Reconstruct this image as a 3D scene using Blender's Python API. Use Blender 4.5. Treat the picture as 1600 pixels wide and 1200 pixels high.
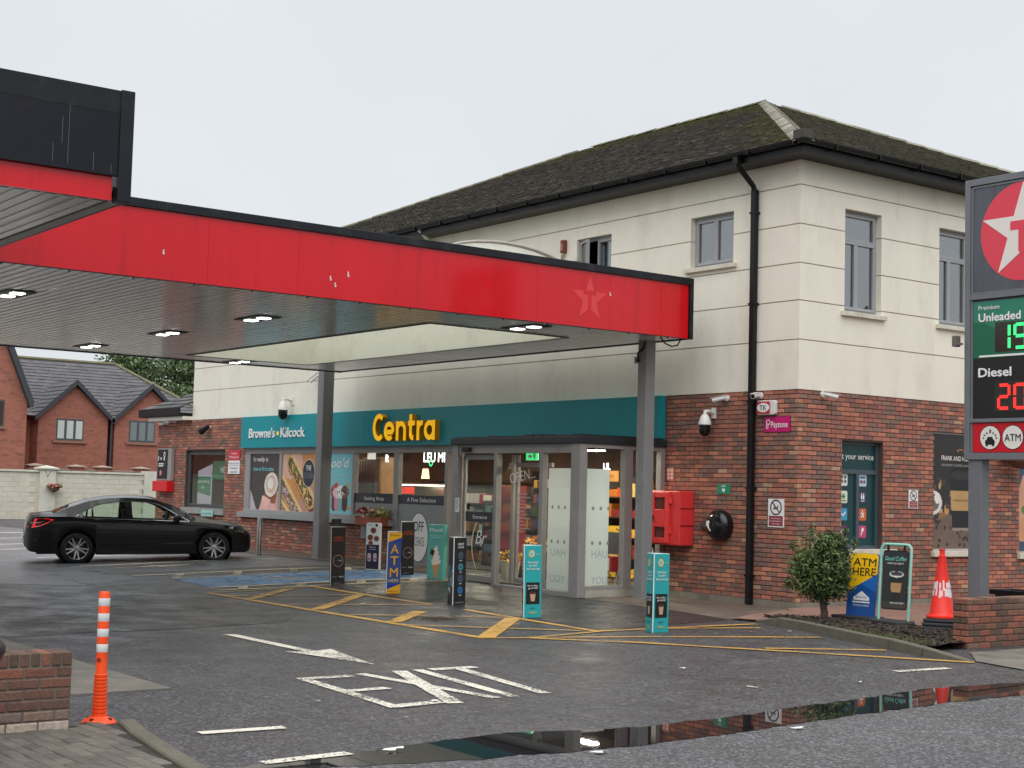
import bpy, bmesh, math, random
import numpy as np
from mathutils import Matrix, Vector, noise as mnoise
random.seed(7); rng = np.random.default_rng(7)
PI = math.pi; R = math.radians
for o in list(bpy.data.objects): bpy.data.objects.remove(o)
scene = bpy.context.scene; col = scene.collection

# ------------------------------------------------------------------ camera
cam_d = bpy.data.cameras.new('camera'); cam = bpy.data.objects.new('camera', cam_d); col.objects.link(cam)
cam_d.sensor_width = 36.0; cam_d.lens = 52.512; cam_d.clip_start = 0.1; cam_d.clip_end = 2000
def cam_matrix(pitch, roll, yaw, loc):
    f = Vector((0, math.cos(pitch), math.sin(pitch))); r = Vector((1, 0, 0)); d = f.cross(r)
    r2 = math.cos(roll) * r + math.sin(roll) * d; d2 = -math.sin(roll) * r + math.cos(roll) * d
    m = Matrix((r2, -d2, -f)).transposed().to_4x4()
    return Matrix.Translation(loc) @ Matrix.Rotation(yaw, 4, 'Z') @ m
cam.matrix_world = cam_matrix(0.0716207, -0.0265577, 0.9299406, (16.134, -17.670, 1.77))
scene.camera = cam
scene.render.resolution_x = 1024; scene.render.resolution_y = 768

# ------------------------------------------------------------------ overcast sky, soft sun, exposure
SUN_EL, SUN_AZ = 52.0, 35.0          # height, and bearing of the sun counted from +X towards -Y
world = bpy.data.worlds.new('World'); scene.world = world; world.use_nodes = True
wn = world.node_tree.nodes; wl = world.node_tree.links; wn.clear()
w_out = wn.new('ShaderNodeOutputWorld'); w_bg = wn.new('ShaderNodeBackground'); w_bg.inputs['Strength'].default_value = 0.1
w_sky = wn.new('ShaderNodeTexSky'); w_sky.sky_type = 'NISHITA'; w_sky.sun_disc = False
w_sky.sun_elevation = R(SUN_EL); w_sky.sun_rotation = R(90 + SUN_AZ); w_sky.air_density = 1.0; w_sky.dust_density = 5.0
w_tc = wn.new('ShaderNodeTexCoord'); w_sep = wn.new('ShaderNodeSeparateXYZ'); wl.new(w_tc.outputs['Generated'], w_sep.inputs[0])
w_ramp = wn.new('ShaderNodeValToRGB')                     # even cloud deck, a little brighter overhead
w_ramp.color_ramp.elements[0].position = 0.0; w_ramp.color_ramp.elements[0].color = (0.690, 0.722, 0.752, 1)
w_ramp.color_ramp.elements[1].position = 1.0; w_ramp.color_ramp.elements[1].color = (1.44, 1.47, 1.50, 1)
e = w_ramp.color_ramp.elements.new(0.35); e.color = (0.680, 0.710, 0.742, 1)
wl.new(w_sep.outputs['Z'], w_ramp.inputs['Fac'])
w_noise = wn.new('ShaderNodeTexNoise'); w_noise.inputs['Scale'].default_value = 3.0; w_noise.inputs['Detail'].default_value = 4
wl.new(w_tc.outputs['Generated'], w_noise.inputs['Vector'])
w_mr = wn.new('ShaderNodeMapRange'); w_mr.inputs['To Min'].default_value = 8.9; w_mr.inputs['To Max'].default_value = 11.1
wl.new(w_noise.outputs['Fac'], w_mr.inputs['Value'])
w_mul = wn.new('ShaderNodeVectorMath'); w_mul.operation = 'SCALE'
wl.new(w_ramp.outputs['Color'], w_mul.inputs[0]); wl.new(w_mr.outputs[0], w_mul.inputs['Scale'])
w_mix = wn.new('ShaderNodeMixRGB'); w_mix.inputs['Fac'].default_value = 0.95
wl.new(w_sky.outputs[0], w_mix.inputs[1]); wl.new(w_mul.outputs[0], w_mix.inputs[2])
wl.new(w_mix.outputs[0], w_bg.inputs['Color']); wl.new(w_bg.outputs[0], w_out.inputs[0])
sun_d = bpy.data.lights.new('sun', 'SUN'); sun_d.energy = 1.4; sun_d.angle = R(70); sun_d.color = (1.0, 0.98, 0.95)
sun = bpy.data.objects.new('sun', sun_d); col.objects.link(sun)
sd = Vector((math.cos(R(SUN_EL)) * math.cos(R(SUN_AZ)), -math.cos(R(SUN_EL)) * math.sin(R(SUN_AZ)), math.sin(R(SUN_EL))))
sun.rotation_euler = sd.to_track_quat('Z', 'Y').to_euler()
scene.view_settings.view_transform = 'Standard'; scene.view_settings.look = 'None'
scene.view_settings.gamma = 1.0; scene.view_settings.exposure = 0.22; scene.view_settings.use_curve_mapping = False
scene.render.engine = 'CYCLES'
try:
    scene.cycles.max_bounces = 8; scene.cycles.transparent_max_bounces = 12; scene.cycles.caustics_reflective = False; scene.cycles.caustics_refractive = False
except Exception: pass

# ------------------------------------------------------------------ helpers
def lin(c): c /= 255.0; return c / 12.92 if c <= 0.04045 else ((c + 0.055) / 1.055) ** 2.4
def C(r, g, b): return (lin(r), lin(g), lin(b))
ORG = {}
def tag(o, label=None, cat=None, group=None, kind=None):
    if label: o['label'] = label
    if cat: o['category'] = cat
    if group: o['group'] = group
    if kind: o['kind'] = kind
    return o
def thing(name, loc, label, cat, group=None, rot=0):
    o = bpy.data.objects.new(name, None); o.empty_display_size = 0.2; col.objects.link(o)
    o.location = loc; o.rotation_euler = (0, 0, rot); ORG[o.name] = Vector(loc)
    return tag(o, label, cat, group)
def copy_tree(o, parent=None):
    c = o.copy(); col.objects.link(c); c.parent = parent; ORG[c.name] = ORG.get(o.name, Vector())
    for ch in list(o.children): copy_tree(ch, c)
    return c
def frame(u, v, n, o):
    u, v, n = Vector(u), Vector(v), Vector(n)
    return Matrix(((u.x, v.x, n.x, o[0]), (u.y, v.y, n.y, o[1]), (u.z, v.z, n.z, o[2]), (0, 0, 0, 1)))
def FA(x, y, z): return frame((1, 0, 0), (0, 0, 1), (0, -1, 0), (x, y, z))      # on the shop front: u right, v up, n out
def FB(x, y, z): return frame((0, 1, 0), (0, 0, 1), (1, 0, 0), (x, y, z))       # on the side wall
def FF(x, y, z): return frame((1, 0, 0), (0, 1, 0), (0, 0, 1), (x, y, z))       # flat on the ground
ID = Matrix.Identity(4)

class MB:
    def __init__(s, T=None): s.v = []; s.f = []; s.m = []; s.c = []; s.T = T
    def add(s, vs, fs, mi=0, c=None):
        b = len(s.v)
        if s.T is not None: vs = [tuple(s.T @ Vector(p)) for p in vs]
        s.v += [tuple(p) for p in vs]; s.f += [tuple(i + b for i in q) for q in fs]; s.m += [mi] * len(fs); s.c += [c] * len(fs)
        return s
    def box(s, x0, y0, z0, x1, y1, z1, mi=0, c=None, skip=''):
        if x1 < x0: x0, x1 = x1, x0
        if y1 < y0: y0, y1 = y1, y0
        if z1 < z0: z0, z1 = z1, z0
        v = [(x0, y0, z0), (x1, y0, z0), (x1, y1, z0), (x0, y1, z0), (x0, y0, z1), (x1, y0, z1), (x1, y1, z1), (x0, y1, z1)]
        F = {'b': (0, 3, 2, 1), 't': (4, 5, 6, 7), 'f': (0, 1, 5, 4), 'r': (1, 2, 6, 5), 'k': (2, 3, 7, 6), 'l': (3, 0, 4, 7)}
        return s.add(v, [F[k] for k in F if k not in skip], mi, c)
    def cbox(s, x0, y0, z0, x1, y1, z1, b, mi=0, c=None):      # box with chamfered upright and front edges (n = +z face)
        pts = [(x0 + b, y0), (x1 - b, y0), (x1, y0 + b), (x1, y1 - b), (x1 - b, y1), (x0 + b, y1), (x0, y1 - b), (x0, y0 + b)]
        ins = [(min(max(px, x0 + b), x1 - b), min(max(py, y0 + b), y1 - b)) for px, py in pts]
        v = [(px, py, z0) for px, py in pts] + [(px, py, z1 - b) for px, py in pts]
        v += [(x0 + b, y0 + b, z1), (x1 - b, y0 + b, z1), (x1 - b, y1 - b, z1), (x0 + b, y1 - b, z1)]
        f = [(i, (i + 1) % 8, 8 + (i + 1) % 8, 8 + i) for i in range(8)]
        f += [(16, 17, 18, 19), (8, 9, 17, 16), (9, 10, 17), (10, 11, 18, 17), (11, 12, 18), (12, 13, 19, 18), (13, 14, 19), (14, 15, 16, 19), (15, 8, 16)]
        return s.add(v, f, mi, c)
    def prism(s, poly, z0, z1, mi=0, c=None, top=True, bot=True):
        n = len(poly); v = [(p[0], p[1], z0) for p in poly] + [(p[0], p[1], z1) for p in poly]
        a = sum(poly[i][0] * poly[(i + 1) % n][1] - poly[(i + 1) % n][0] * poly[i][1] for i in range(n))
        f = [(i, (i + 1) % n, n + (i + 1) % n, n + i) for i in range(n)]
        if top: f.append(tuple(range(n, 2 * n)))
        if bot: f.append(tuple(reversed(range(n))))
        if a < 0: f = [tuple(reversed(q)) for q in f]
        return s.add(v, f, mi, c)
    def cyl(s, p0, p1, r0, r1=None, n=12, mi=0, c=None, caps=True):
        r1 = r0 if r1 is None else r1
        p0, p1 = Vector(p0), Vector(p1); d = (p1 - p0).normalized()
        a = Vector((0, 0, 1)) if abs(d.z) < .9 else Vector((1, 0, 0)); u = d.cross(a).normalized(); w = d.cross(u)
        v = [];
        for P, r in ((p0, r0), (p1, r1)):
            for i in range(n):
                t = 2 * PI * i / n; v.append(P + (u * math.cos(t) + w * math.sin(t)) * r)
        f = [(i, n + i, n + (i + 1) % n, (i + 1) % n) for i in range(n)]
        if caps: f += [tuple(range(n)), tuple(reversed(range(n, 2 * n)))]
        return s.add(v, f, mi, c)
    def tube(s, pts, r, n=8, mi=0, c=None, closed=False, r2=None):
        pts = [Vector(p) for p in pts]; k = len(pts); v = []; f = []; up = None
        for i, p in enumerate(pts):
            if closed: d = pts[(i + 1) % k] - pts[i - 1]
            else: d = pts[min(i + 1, k - 1)] - pts[max(i - 1, 0)]
            d.normalize()
            if up is None:
                a = Vector((0, 0, 1)) if abs(d.z) < .9 else Vector((1, 0, 0)); up = d.cross(a).normalized()
            up = (up - d * up.dot(d)).normalized(); w = d.cross(up)
            rr = r if r2 is None else r + (r2 - r) * i / max(k - 1, 1)
            for j in range(n):
                t = 2 * PI * j / n; v.append(p + (up * math.cos(t) + w * math.sin(t)) * rr)
        m = k if closed else k - 1
        for i in range(m):
            for j in range(n):
                a, b = i * n, ((i + 1) % k) * n
                f.append((a + j, a + (j + 1) % n, b + (j + 1) % n, b + j))
        if not closed: f += [tuple(reversed(range(n))), tuple(range((k - 1) * n, k * n))]
        return s.add(v, f, mi, c)
    def lathe(s, prof, n=16, o=(0, 0, 0), mi=0, c=None, axis='z', caps=True):
        v = []; f = []
        for r, h in prof:
            for i in range(n):
                t = 2 * PI * i / n; x, y = r * math.cos(t), r * math.sin(t)
                v.append((o[0] + x, o[1] + y, o[2] + h) if axis == 'z' else (o[0] + x, o[1] - h, o[2] + y) if axis == 'y' else (o[0] + h, o[1] + x, o[2] + y))
        for k in range(len(prof) - 1):
            for i in range(n): f.append((k * n + i, k * n + (i + 1) % n, (k + 1) * n + (i + 1) % n, (k + 1) * n + i))
        if caps:
            f.append(tuple(reversed(range(n)))); f.append(tuple(range((len(prof) - 1) * n, len(prof) * n)))
        return s.add(v, f, mi, c)
    def quad(s, a, b, c_, d, mi=0, c=None): return s.add([a, b, c_, d], [(0, 1, 2, 3)], mi, c)
    def ell(s, cx, cy, rx, ry, z, n=24, mi=0, c=None, rot=0):
        v = []
        for i in range(n):
            t = 2 * PI * i / n; x, y = rx * math.cos(t), ry * math.sin(t)
            v.append((cx + x * math.cos(rot) - y * math.sin(rot), cy + x * math.sin(rot) + y * math.cos(rot), z))
        return s.add(v, [tuple(range(n))], mi, c)
    def ring(s, cx, cy, rx, ry, w, z, n=28, mi=0, c=None):
        v = []
        for i in range(n):
            t = 2 * PI * i / n; v.append((cx + rx * math.cos(t), cy + ry * math.sin(t), z)); v.append((cx + (rx - w) * math.cos(t), cy + (ry - w) * math.sin(t), z))
        return s.add(v, [(2 * i, (2 * i + 2) % (2 * n), (2 * i + 3) % (2 * n), 2 * i + 1) for i in range(n)], mi, c)
    def rect(s, x0, y0, x1, y1, z, mi=0, c=None): return s.add([(x0, y0, z), (x1, y0, z), (x1, y1, z), (x0, y1, z)], [(0, 1, 2, 3)], mi, c)
    def rrect(s, x0, y0, x1, y1, r, z, mi=0, c=None, z0=None):
        p = []
        for (cx, cy, a) in ((x1 - r, y0 + r, -90), (x1 - r, y1 - r, 0), (x0 + r, y1 - r, 90), (x0 + r, y0 + r, 180)):
            for k in range(5):
                t = R(a + k * 22.5); p.append((cx + r * math.cos(t), cy + r * math.sin(t)))
        if z0 is not None: return s.prism(p, z0, z, mi, c)
        return s.add([(q[0], q[1], z) for q in p], [tuple(range(len(p)))], mi, c)
    def poly(s, pts, z, mi=0, c=None): return s.add([(p[0], p[1], z) for p in pts], [tuple(range(len(pts)))], mi, c)
    def seg(s, x0, y0, x1, y1, w, z, mi=0, c=None):
        d = Vector((x1 - x0, y1 - y0)); d.normalize(); n = Vector((-d.y, d.x)) * w / 2
        return s.add([(x0 - n.x, y0 - n.y, z), (x1 - n.x, y1 - n.y, z), (x1 + n.x, y1 + n.y, z), (x0 + n.x, y0 + n.y, z)], [(0, 1, 2, 3)], mi, c)
    def mesh(s, name, mats, org=Vector((0, 0, 0)), smooth=False):
        me = bpy.data.meshes.new(name)
        me.from_pydata([(p[0] - org[0], p[1] - org[1], p[2] - org[2]) for p in s.v], [], s.f)
        if not isinstance(mats, (list, tuple)): mats = [mats]
        for m in mats: me.materials.append(m)
        if len(mats) > 1: me.polygons.foreach_set('material_index', s.m)
        if any(c is not None for c in s.c):
            a = me.color_attributes.new('Col', 'FLOAT_COLOR', 'CORNER'); buf = []
            for q, c in zip(s.f, s.c):
                c = c or (.5, .5, .5); buf += [c[0], c[1], c[2], 1.0] * len(q)
            a.data.foreach_set('color', buf)
        if smooth: me.polygons.foreach_set('use_smooth', [True] * len(me.polygons))
        me.update(); return me
    def build(s, name, mats, parent=None, smooth=False, bevel=0, local=False, kind=None, autosmooth=None):
        org = Vector((0, 0, 0)) if (parent is None or local) else ORG.get(parent.name, Vector((0, 0, 0)))
        o = bpy.data.objects.new(name, s.mesh(name, mats, org, smooth)); col.objects.link(o)
        if parent is not None: o.parent = parent; ORG[o.name] = ORG.get(parent.name, Vector((0, 0, 0)))
        else: ORG[o.name] = Vector((0, 0, 0))
        if kind: o['kind'] = kind
        if autosmooth:
            for p in o.data.polygons: p.use_smooth = True
            o.data.set_sharp_from_angle(angle=R(autosmooth))
        if bevel:
            b = o.modifiers.new('bevel', 'BEVEL'); b.width = bevel; b.segments = 2; b.limit_method = 'ANGLE'; b.angle_limit = R(40)
        return o

# flat prints: a small painting grid turned into a coloured sheet
class Canvas:
    def __init__(s, w, h, bg):
        s.w, s.h = w, h; s.a = np.zeros((h, w, 3)) + np.array(bg)
        s.X, s.Y = np.meshgrid((np.arange(w) + .5) / w, (np.arange(h) + .5) / h); s.asp = h / w
    def _put(s, m, c): s.a[m] = np.array(c)
    def rect(s, x0, y0, x1, y1, c): s._put((s.X > x0) & (s.X < x1) & (s.Y > y0) & (s.Y < y1), c)
    def ell(s, cx, cy, rx, ry, c, rot=0):
        dx, dy = s.X - cx, (s.Y - cy) * s.asp; ct, st = math.cos(rot), math.sin(rot)
        s._put(((dx * ct + dy * st) / rx) ** 2 + ((-dx * st + dy * ct) / ry) ** 2 < 1, c)
    def cap(s, x0, y0, x1, y1, r, c, jit=0):
        ax, ay, bx, by = x0, y0 * s.asp, x1, y1 * s.asp; px, py = s.X - ax, s.Y * s.asp - ay; dx, dy = bx - ax, by - ay
        t = np.clip((px * dx + py * dy) / (dx * dx + dy * dy + 1e-9), 0, 1)
        d = np.hypot(px - t * dx, py - t * dy)
        if jit: d = d + jit * (rng.random(d.shape) - .5)
        s._put(d < r, c)
    def dots(s, x0, y0, x1, y1, w, n, r, cols, jit=.4):
        for _ in range(n):
            t = random.random(); o = (random.random() - .5) * w
            a = random.random() * PI; l = r * random.uniform(1, 2.6); cx, cy = x0 + (x1 - x0) * t + o, y0 + (y1 - y0) * t + o * .3 / s.asp
            s.cap(cx - math.cos(a) * l, cy - math.sin(a) * l / s.asp, cx + math.cos(a) * l, cy + math.sin(a) * l / s.asp, r * random.uniform(.4, 1), random.choice(cols))
    def poly(s, pts, c):
        m = np.zeros(s.X.shape, bool); n = len(pts)
        for i in range(n):
            (x0, y0), (x1, y1) = pts[i], pts[(i + 1) % n]
            k = ((y0 > s.Y) != (y1 > s.Y)); xx = (x1 - x0) * (s.Y - y0) / ((y1 - y0) if y1 != y0 else 1e-9) + x0
            m ^= k & (s.X < xx)
        s._put(m, c)
    def grain(s, amt, blk=6):
        g = rng.random((s.h // blk + 2, s.w // blk + 2)); g = np.kron(g, np.ones((blk, blk)))[:s.h, :s.w]
        for _ in range(3): g = (g + np.roll(g, blk // 2, 0) + np.roll(g, blk // 2, 1)) / 3
        s.a *= (1 + amt * (g - .5) * 2)[..., None]; s.a *= (1 + .04 * (rng.random((s.h, s.w)) - .5))[..., None]
    def build(s, name, T, W, H, m, parent=None):
        xs = np.linspace(0, W, s.w + 1); ys = np.linspace(0, H, s.h + 1); gx, gy = np.meshgrid(xs, ys)
        P = np.stack([gx.ravel(), gy.ravel(), np.zeros(gx.size), np.ones(gx.size)], 1) @ np.array(T).T
        org = ORG.get(parent.name, Vector((0, 0, 0))) if parent is not None else Vector((0, 0, 0))
        P = P[:, :3] - np.array(org)
        i = np.arange(s.h)[:, None] * (s.w + 1) + np.arange(s.w)[None, :]
        F = np.stack([i, i + 1, i + s.w + 2, i + s.w + 1], -1).reshape(-1, 4)
        me = bpy.data.meshes.new(name); me.from_pydata(P.tolist(), [], F.tolist()); me.materials.append(m)
        a = me.color_attributes.new('Col', 'FLOAT_COLOR', 'CORNER')
        cc = np.concatenate([np.clip(s.a, 0, 1).reshape(-1, 3), np.ones((s.w * s.h, 1))], 1)
        a.data.foreach_set('color', np.repeat(cc, 4, 0).astype(np.float32).ravel())
        o = bpy.data.objects.new(name, me); col.objects.link(o)
        if parent is not None: o.parent = parent; ORG[o.name] = org
        return o

# ------------------------------------------------------------------ lettering
_cap = {}
def text_mb(txt, size, bold=0.0, extrude=0.0, xs=1.0, align='LEFT', shear=0.0, mb=None, T=ID, mi=0, c=None, spacing=1.0, res=3):
    """text of a given capital height laid into an MB (local u,v,n of T)"""
    ofs = [(0, 0)] if (bold <= 0 or extrude) else [(0, 0), (bold, 0), (-bold, 0), (0, bold * .8), (0, -bold * .8)]
    cu = bpy.data.curves.new('t', 'FONT'); cu.body = txt; cu.align_x = align; cu.size = 1.0; cu.offset = bold if len(ofs) == 1 else 0; cu.extrude = 0.5 if extrude else 0; cu.shear = shear; cu.resolution_u = res; cu.space_character = spacing
    ob = bpy.data.objects.new('t', cu); me = bpy.data.meshes.new_from_object(ob)
    k = size / 0.729
    v = []; f = []
    for oi, (ox, oy) in enumerate(ofs):                  # bold: the glyphs laid over each other, slightly shifted
        b0 = len(v)
        for p in me.vertices:
            n = (p.co.z + .5) * extrude if extrude else oi * .0003
            v.append(tuple(T @ Vector(((p.co.x + ox) * k * xs, (p.co.y + oy) * k, n))))
        f += [tuple(i + b0 for i in q.vertices) for q in me.polygons]
    bpy.data.objects.remove(ob); bpy.data.curves.remove(cu); bpy.data.meshes.remove(me)
    mb = mb or MB(); b = mb.T; mb.T = None; mb.add(v, f, mi, c); mb.T = b
    return mb
def text(name, txt, size, T, m, parent, bold=0.0, xs=1.0, align='LEFT', shear=0.0, extrude=0.0, spacing=1.0, res=3, fit=None):
    mb = text_mb(txt, size, bold, extrude, xs, align, shear, None, ID, spacing=spacing, res=res)
    if fit:                                                 # stretch to a given width
        xsn = [p[0] for p in mb.v]; w = max(xsn) - min(xsn); s = fit / w; x0 = min(xsn)
        off = 0 if align == 'LEFT' else -fit / 2
        mb.v = [((p[0] - x0) * s + off, p[1], p[2]) for p in mb.v]
    mb.v = [tuple(T @ Vector(p)) for p in mb.v]
    return mb.build(name, m, parent)

# ------------------------------------------------------------------ materials
MATS = {}
def mat(name, c=(.5, .5, .5), rough=.6, spec=.5, metal=0.0, var=0.0, vs=4.0, bump=0.0, bs=60.0, emit=None, es=1.0, attr=False, coat=0.0, coatr=.05, grime=None, gs=1.2, gamt=.0, rvar=0.0, stretch=(1, 1, 1), alpha=None):
    if name in MATS: return MATS[name]
    m = bpy.data.materials.new(name); MATS[name] = m; m.use_nodes = True; nt = m.node_tree; N, L = nt.nodes, nt.links
    p = N['Principled BSDF']; p.inputs['Roughness'].default_value = rough; p.inputs['Metallic'].default_value = metal
    p.inputs['Specular IOR Level'].default_value = spec; p.inputs['Coat Weight'].default_value = coat; p.inputs['Coat Roughness'].default_value = coatr
    geo = N.new('ShaderNodeNewGeometry'); mp = N.new('ShaderNodeMapping'); mp.inputs['Scale'].default_value = stretch; L.new(geo.outputs['Position'], mp.inputs[0])
    src = None
    if attr: a = N.new('ShaderNodeAttribute'); a.attribute_name = 'Col'; src = a.outputs['Color']
    else: rgb = N.new('ShaderNodeRGB'); rgb.outputs[0].default_value = (*c, 1); src = rgb.outputs[0]
    if var:
        n = N.new('ShaderNodeTexNoise'); n.inputs['Scale'].default_value = vs; n.inputs['Detail'].default_value = 6; n.inputs['Roughness'].default_value = .65; L.new(mp.outputs[0], n.inputs['Vector'])
        r = N.new('ShaderNodeMapRange'); r.inputs['From Min'].default_value = .3; r.inputs['From Max'].default_value = .7; r.inputs['To Min'].default_value = 1 - var; r.inputs['To Max'].default_value = 1 + var; L.new(n.outputs['Fac'], r.inputs[0])
        x = N.new('ShaderNodeVectorMath'); x.operation = 'SCALE'; L.new(src, x.inputs[0]); L.new(r.outputs[0], x.inputs['Scale']); src = x.outputs[0]
        if rvar:
            r2 = N.new('ShaderNodeMapRange'); r2.inputs['From Min'].default_value = .3; r2.inputs['From Max'].default_value = .7; r2.inputs['To Min'].default_value = rough - rvar; r2.inputs['To Max'].default_value = rough + rvar; L.new(n.outputs['Fac'], r2.inputs[0]); L.new(r2.outputs[0], p.inputs['Roughness'])
    if grime is not None:
        n = N.new('ShaderNodeTexNoise'); n.inputs['Scale'].default_value = gs; n.inputs['Detail'].default_value = 8; n.inputs['Roughness'].default_value = .7; L.new(mp.outputs[0], n.inputs['Vector'])
        r = N.new('ShaderNodeMapRange'); r.inputs['From Min'].default_value = .52; r.inputs['From Max'].default_value = .72; r.inputs['To Max'].default_value = gamt; L.new(n.outputs['Fac'], r.inputs[0])
        x = N.new('ShaderNodeMixRGB'); L.new(r.outputs[0], x.inputs[0]); L.new(src, x.inputs[1]); x.inputs[2].default_value = (*grime, 1); src = x.outputs[0]
    L.new(src, p.inputs['Base Color'])
    if bump:
        n = N.new('ShaderNodeTexNoise'); n.inputs['Scale'].default_value = bs; n.inputs['Detail'].default_value = 4; L.new(mp.outputs[0], n.inputs['Vector'])
        b = N.new('ShaderNodeBump'); b.inputs['Strength'].default_value = bump; b.inputs['Distance'].default_value = .01; L.new(n.outputs['Fac'], b.inputs['Height']); L.new(b.outputs[0], p.inputs['Normal'])
    if emit is not None: p.inputs['Emission Color'].default_value = (*emit, 1); p.inputs['Emission Strength'].default_value = es
    return m
def glass_mat(name, tint=(.9, .95, .94), refl=1.0, rough=0.01, f0=.04):
    m = bpy.data.materials.new(name); MATS[name] = m; m.use_nodes = True; N, L = m.node_tree.nodes, m.node_tree.links; N.clear()
    o = N.new('ShaderNodeOutputMaterial'); t = N.new('ShaderNodeBsdfTransparent'); t.inputs[0].default_value = (*tint, 1)
    g = N.new('ShaderNodeBsdfGlossy'); g.inputs['Roughness'].default_value = rough; g.inputs[0].default_value = (refl, refl, refl, 1)
    f = N.new('ShaderNodeLayerWeight'); f.inputs['Blend'].default_value = .5; x = N.new('ShaderNodeMixShader')
    pw = N.new('ShaderNodeMath'); pw.operation = 'POWER'; pw.inputs[1].default_value = 5; L.new(f.outputs['Facing'], pw.inputs[0])
    ad = N.new('ShaderNodeMath'); ad.operation = 'MULTIPLY_ADD'; ad.inputs[1].default_value = .92; ad.inputs[2].default_value = f0; ad.use_clamp = True
    L.new(pw.outputs[0], ad.inputs[0]); L.new(ad.outputs[0], x.inputs[0]); L.new(t.outputs[0], x.inputs[1]); L.new(g.outputs[0], x.inputs[2]); L.new(x.outputs[0], o.inputs[0])
    return m
WHITE = mat('white_print', C(238, 238, 236), .5); BLACKP = mat('black_print', C(24, 24, 26), .5)
PRINT = mat('colour_print', attr=True, rough=.35, spec=.5)
PRINTM = mat('matt_colour_print', attr=True, rough=.6, spec=.4)
GREYF = mat('grey_frame_paint', C(152, 149, 147), .45, var=.06, vs=3, grime=C(96, 92, 88), gamt=.35)
GREYD = mat('dark_grey_frame_paint', C(82, 84, 88), .4, var=.06, vs=3)
BLACKM = mat('black_plastic', C(20, 21, 23), .4, spec=.3, var=.1, vs=5)
BLACKG = mat('black_gloss_metal', C(26, 29, 35), .35, spec=.3, var=.18, vs=2.5, grime=C(90, 96, 92), gamt=.25, gs=3)
WHITEP = mat('white_plastic', C(222, 222, 218), .4, var=.05, vs=6)
STEEL = mat('brushed_steel', C(170, 170, 168), .3, metal=.9, var=.08, vs=12)
GLASS = glass_mat('shop_glass', (.96, .98, .97), f0=.03); GLASSU = glass_mat('window_glass', (.62, .68, .70), 1.0, f0=.24)
def sm(t): t = min(max(t, 0), 1); return t * t * (3 - 2 * t)
def GZ(x, y): return (0.04 + 0.10 * sm((-x - 3) / 5)) * sm((y + 8) / 6)      # the forecourt rises gently towards the shop
# ================================================================== ground
def asphalt(name, base, light, r0, r1, patch=.25, bmp=1.0):
    m = bpy.data.materials.new(name); MATS[name] = m; m.use_nodes = True; N, L = m.node_tree.nodes, m.node_tree.links; p = N['Principled BSDF']
    g = N.new('ShaderNodeNewGeometry')
    def noise(sc, det=3, rg=.6):
        n = N.new('ShaderNodeTexNoise'); n.inputs['Scale'].default_value = sc; n.inputs['Detail'].default_value = det; n.inputs['Roughness'].default_value = rg; L.new(g.outputs['Position'], n.inputs['Vector']); return n
    def mr(src, a, b, c_, d): r = N.new('ShaderNodeMapRange'); [setattr(r.inputs[i + 1], 'default_value', v) for i, v in enumerate((a, b, c_, d))]; L.new(src, r.inputs[0]); return r.outputs[0]
    v = N.new('ShaderNodeTexVoronoi'); v.inputs['Scale'].default_value = 52; L.new(g.outputs['Position'], v.inputs['Vector'])
    sp = N.new('ShaderNodeSeparateColor'); L.new(v.outputs['Color'], sp.inputs[0])
    agg = mr(sp.outputs[0], .2, 1, 0, 1); big = noise(.45, 5); mid = noise(2.6, 6, .7)
    mixc = N.new('ShaderNodeMixRGB'); mixc.inputs[1].default_value = (*base, 1); mixc.inputs[2].default_value = (*light, 1)
    pw = N.new('ShaderNodeMath'); pw.operation = 'POWER'; pw.inputs[1].default_value = 2.2; L.new(agg, pw.inputs[0]); L.new(pw.outputs[0], mixc.inputs[0])
    s1 = N.new('ShaderNodeVectorMath'); s1.operation = 'SCALE'; L.new(mixc.outputs[0], s1.inputs[0]); L.new(mr(big.outputs['Fac'], .3, .7, 1 - patch, 1 + patch), s1.inputs['Scale'])
    s2 = N.new('ShaderNodeVectorMath'); s2.operation = 'SCALE'; L.new(s1.outputs[0], s2.inputs[0]); L.new(mr(mid.outputs['Fac'], .3, .7, .86, 1.14), s2.inputs['Scale'])
    L.new(s2.outputs[0], p.inputs['Base Color'])
    wet = noise(1.3, 8, .72); L.new(mr(wet.outputs['Fac'], .38, .62, r0, r1), p.inputs['Roughness'])
    b = N.new('ShaderNodeBump'); b.inputs['Distance'].default_value = .006; L.new(mr(wet.outputs['Fac'], .38, .62, .25 * bmp, .8 * bmp), b.inputs['Strength']); L.new(v.outputs['Distance'], b.inputs['Height']); L.new(b.outputs[0], p.inputs['Normal'])
    p.inputs['Specular IOR Level'].default_value = .45
    return m
ASPH = asphalt('wet_forecourt_asphalt', (.034, .034, .037), (.145, .145, .151), .33, .56, .16)
ASPHD = asphalt('dark_asphalt', (.020, .020, .020), (.085, .083, .08), .28, .52, .2)
ASPHW = asphalt('rain_wet_asphalt_painted_sheen', (.115, .12, .13), (.29, .30, .32), .26, .44, .2, .4)  # rain-wet tarmac, base colour lightened to paint in the sky's sheen
ASPHR = asphalt('coarse_road_asphalt', (.05, .05, .053), (.20, .20, .208), .42, .7, .12)
CONC = mat('concrete_slab', C(112, 108, 100), .6, var=.22, vs=2.2, bump=.3, bs=50, grime=C(70, 68, 62), gamt=.6, rvar=.2)
KERBM = mat('kerb_concrete', C(98, 94, 82), .75, var=.2, vs=6, bump=.5, bs=50, grime=C(62, 66, 48), gamt=.6, gs=3)
REDPAV = mat('red_block_paving', C(140, 108, 96), .6, var=.22, vs=3, bump=.3, bs=30, grime=C(86, 80, 70), gamt=.6, rvar=.15)
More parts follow.
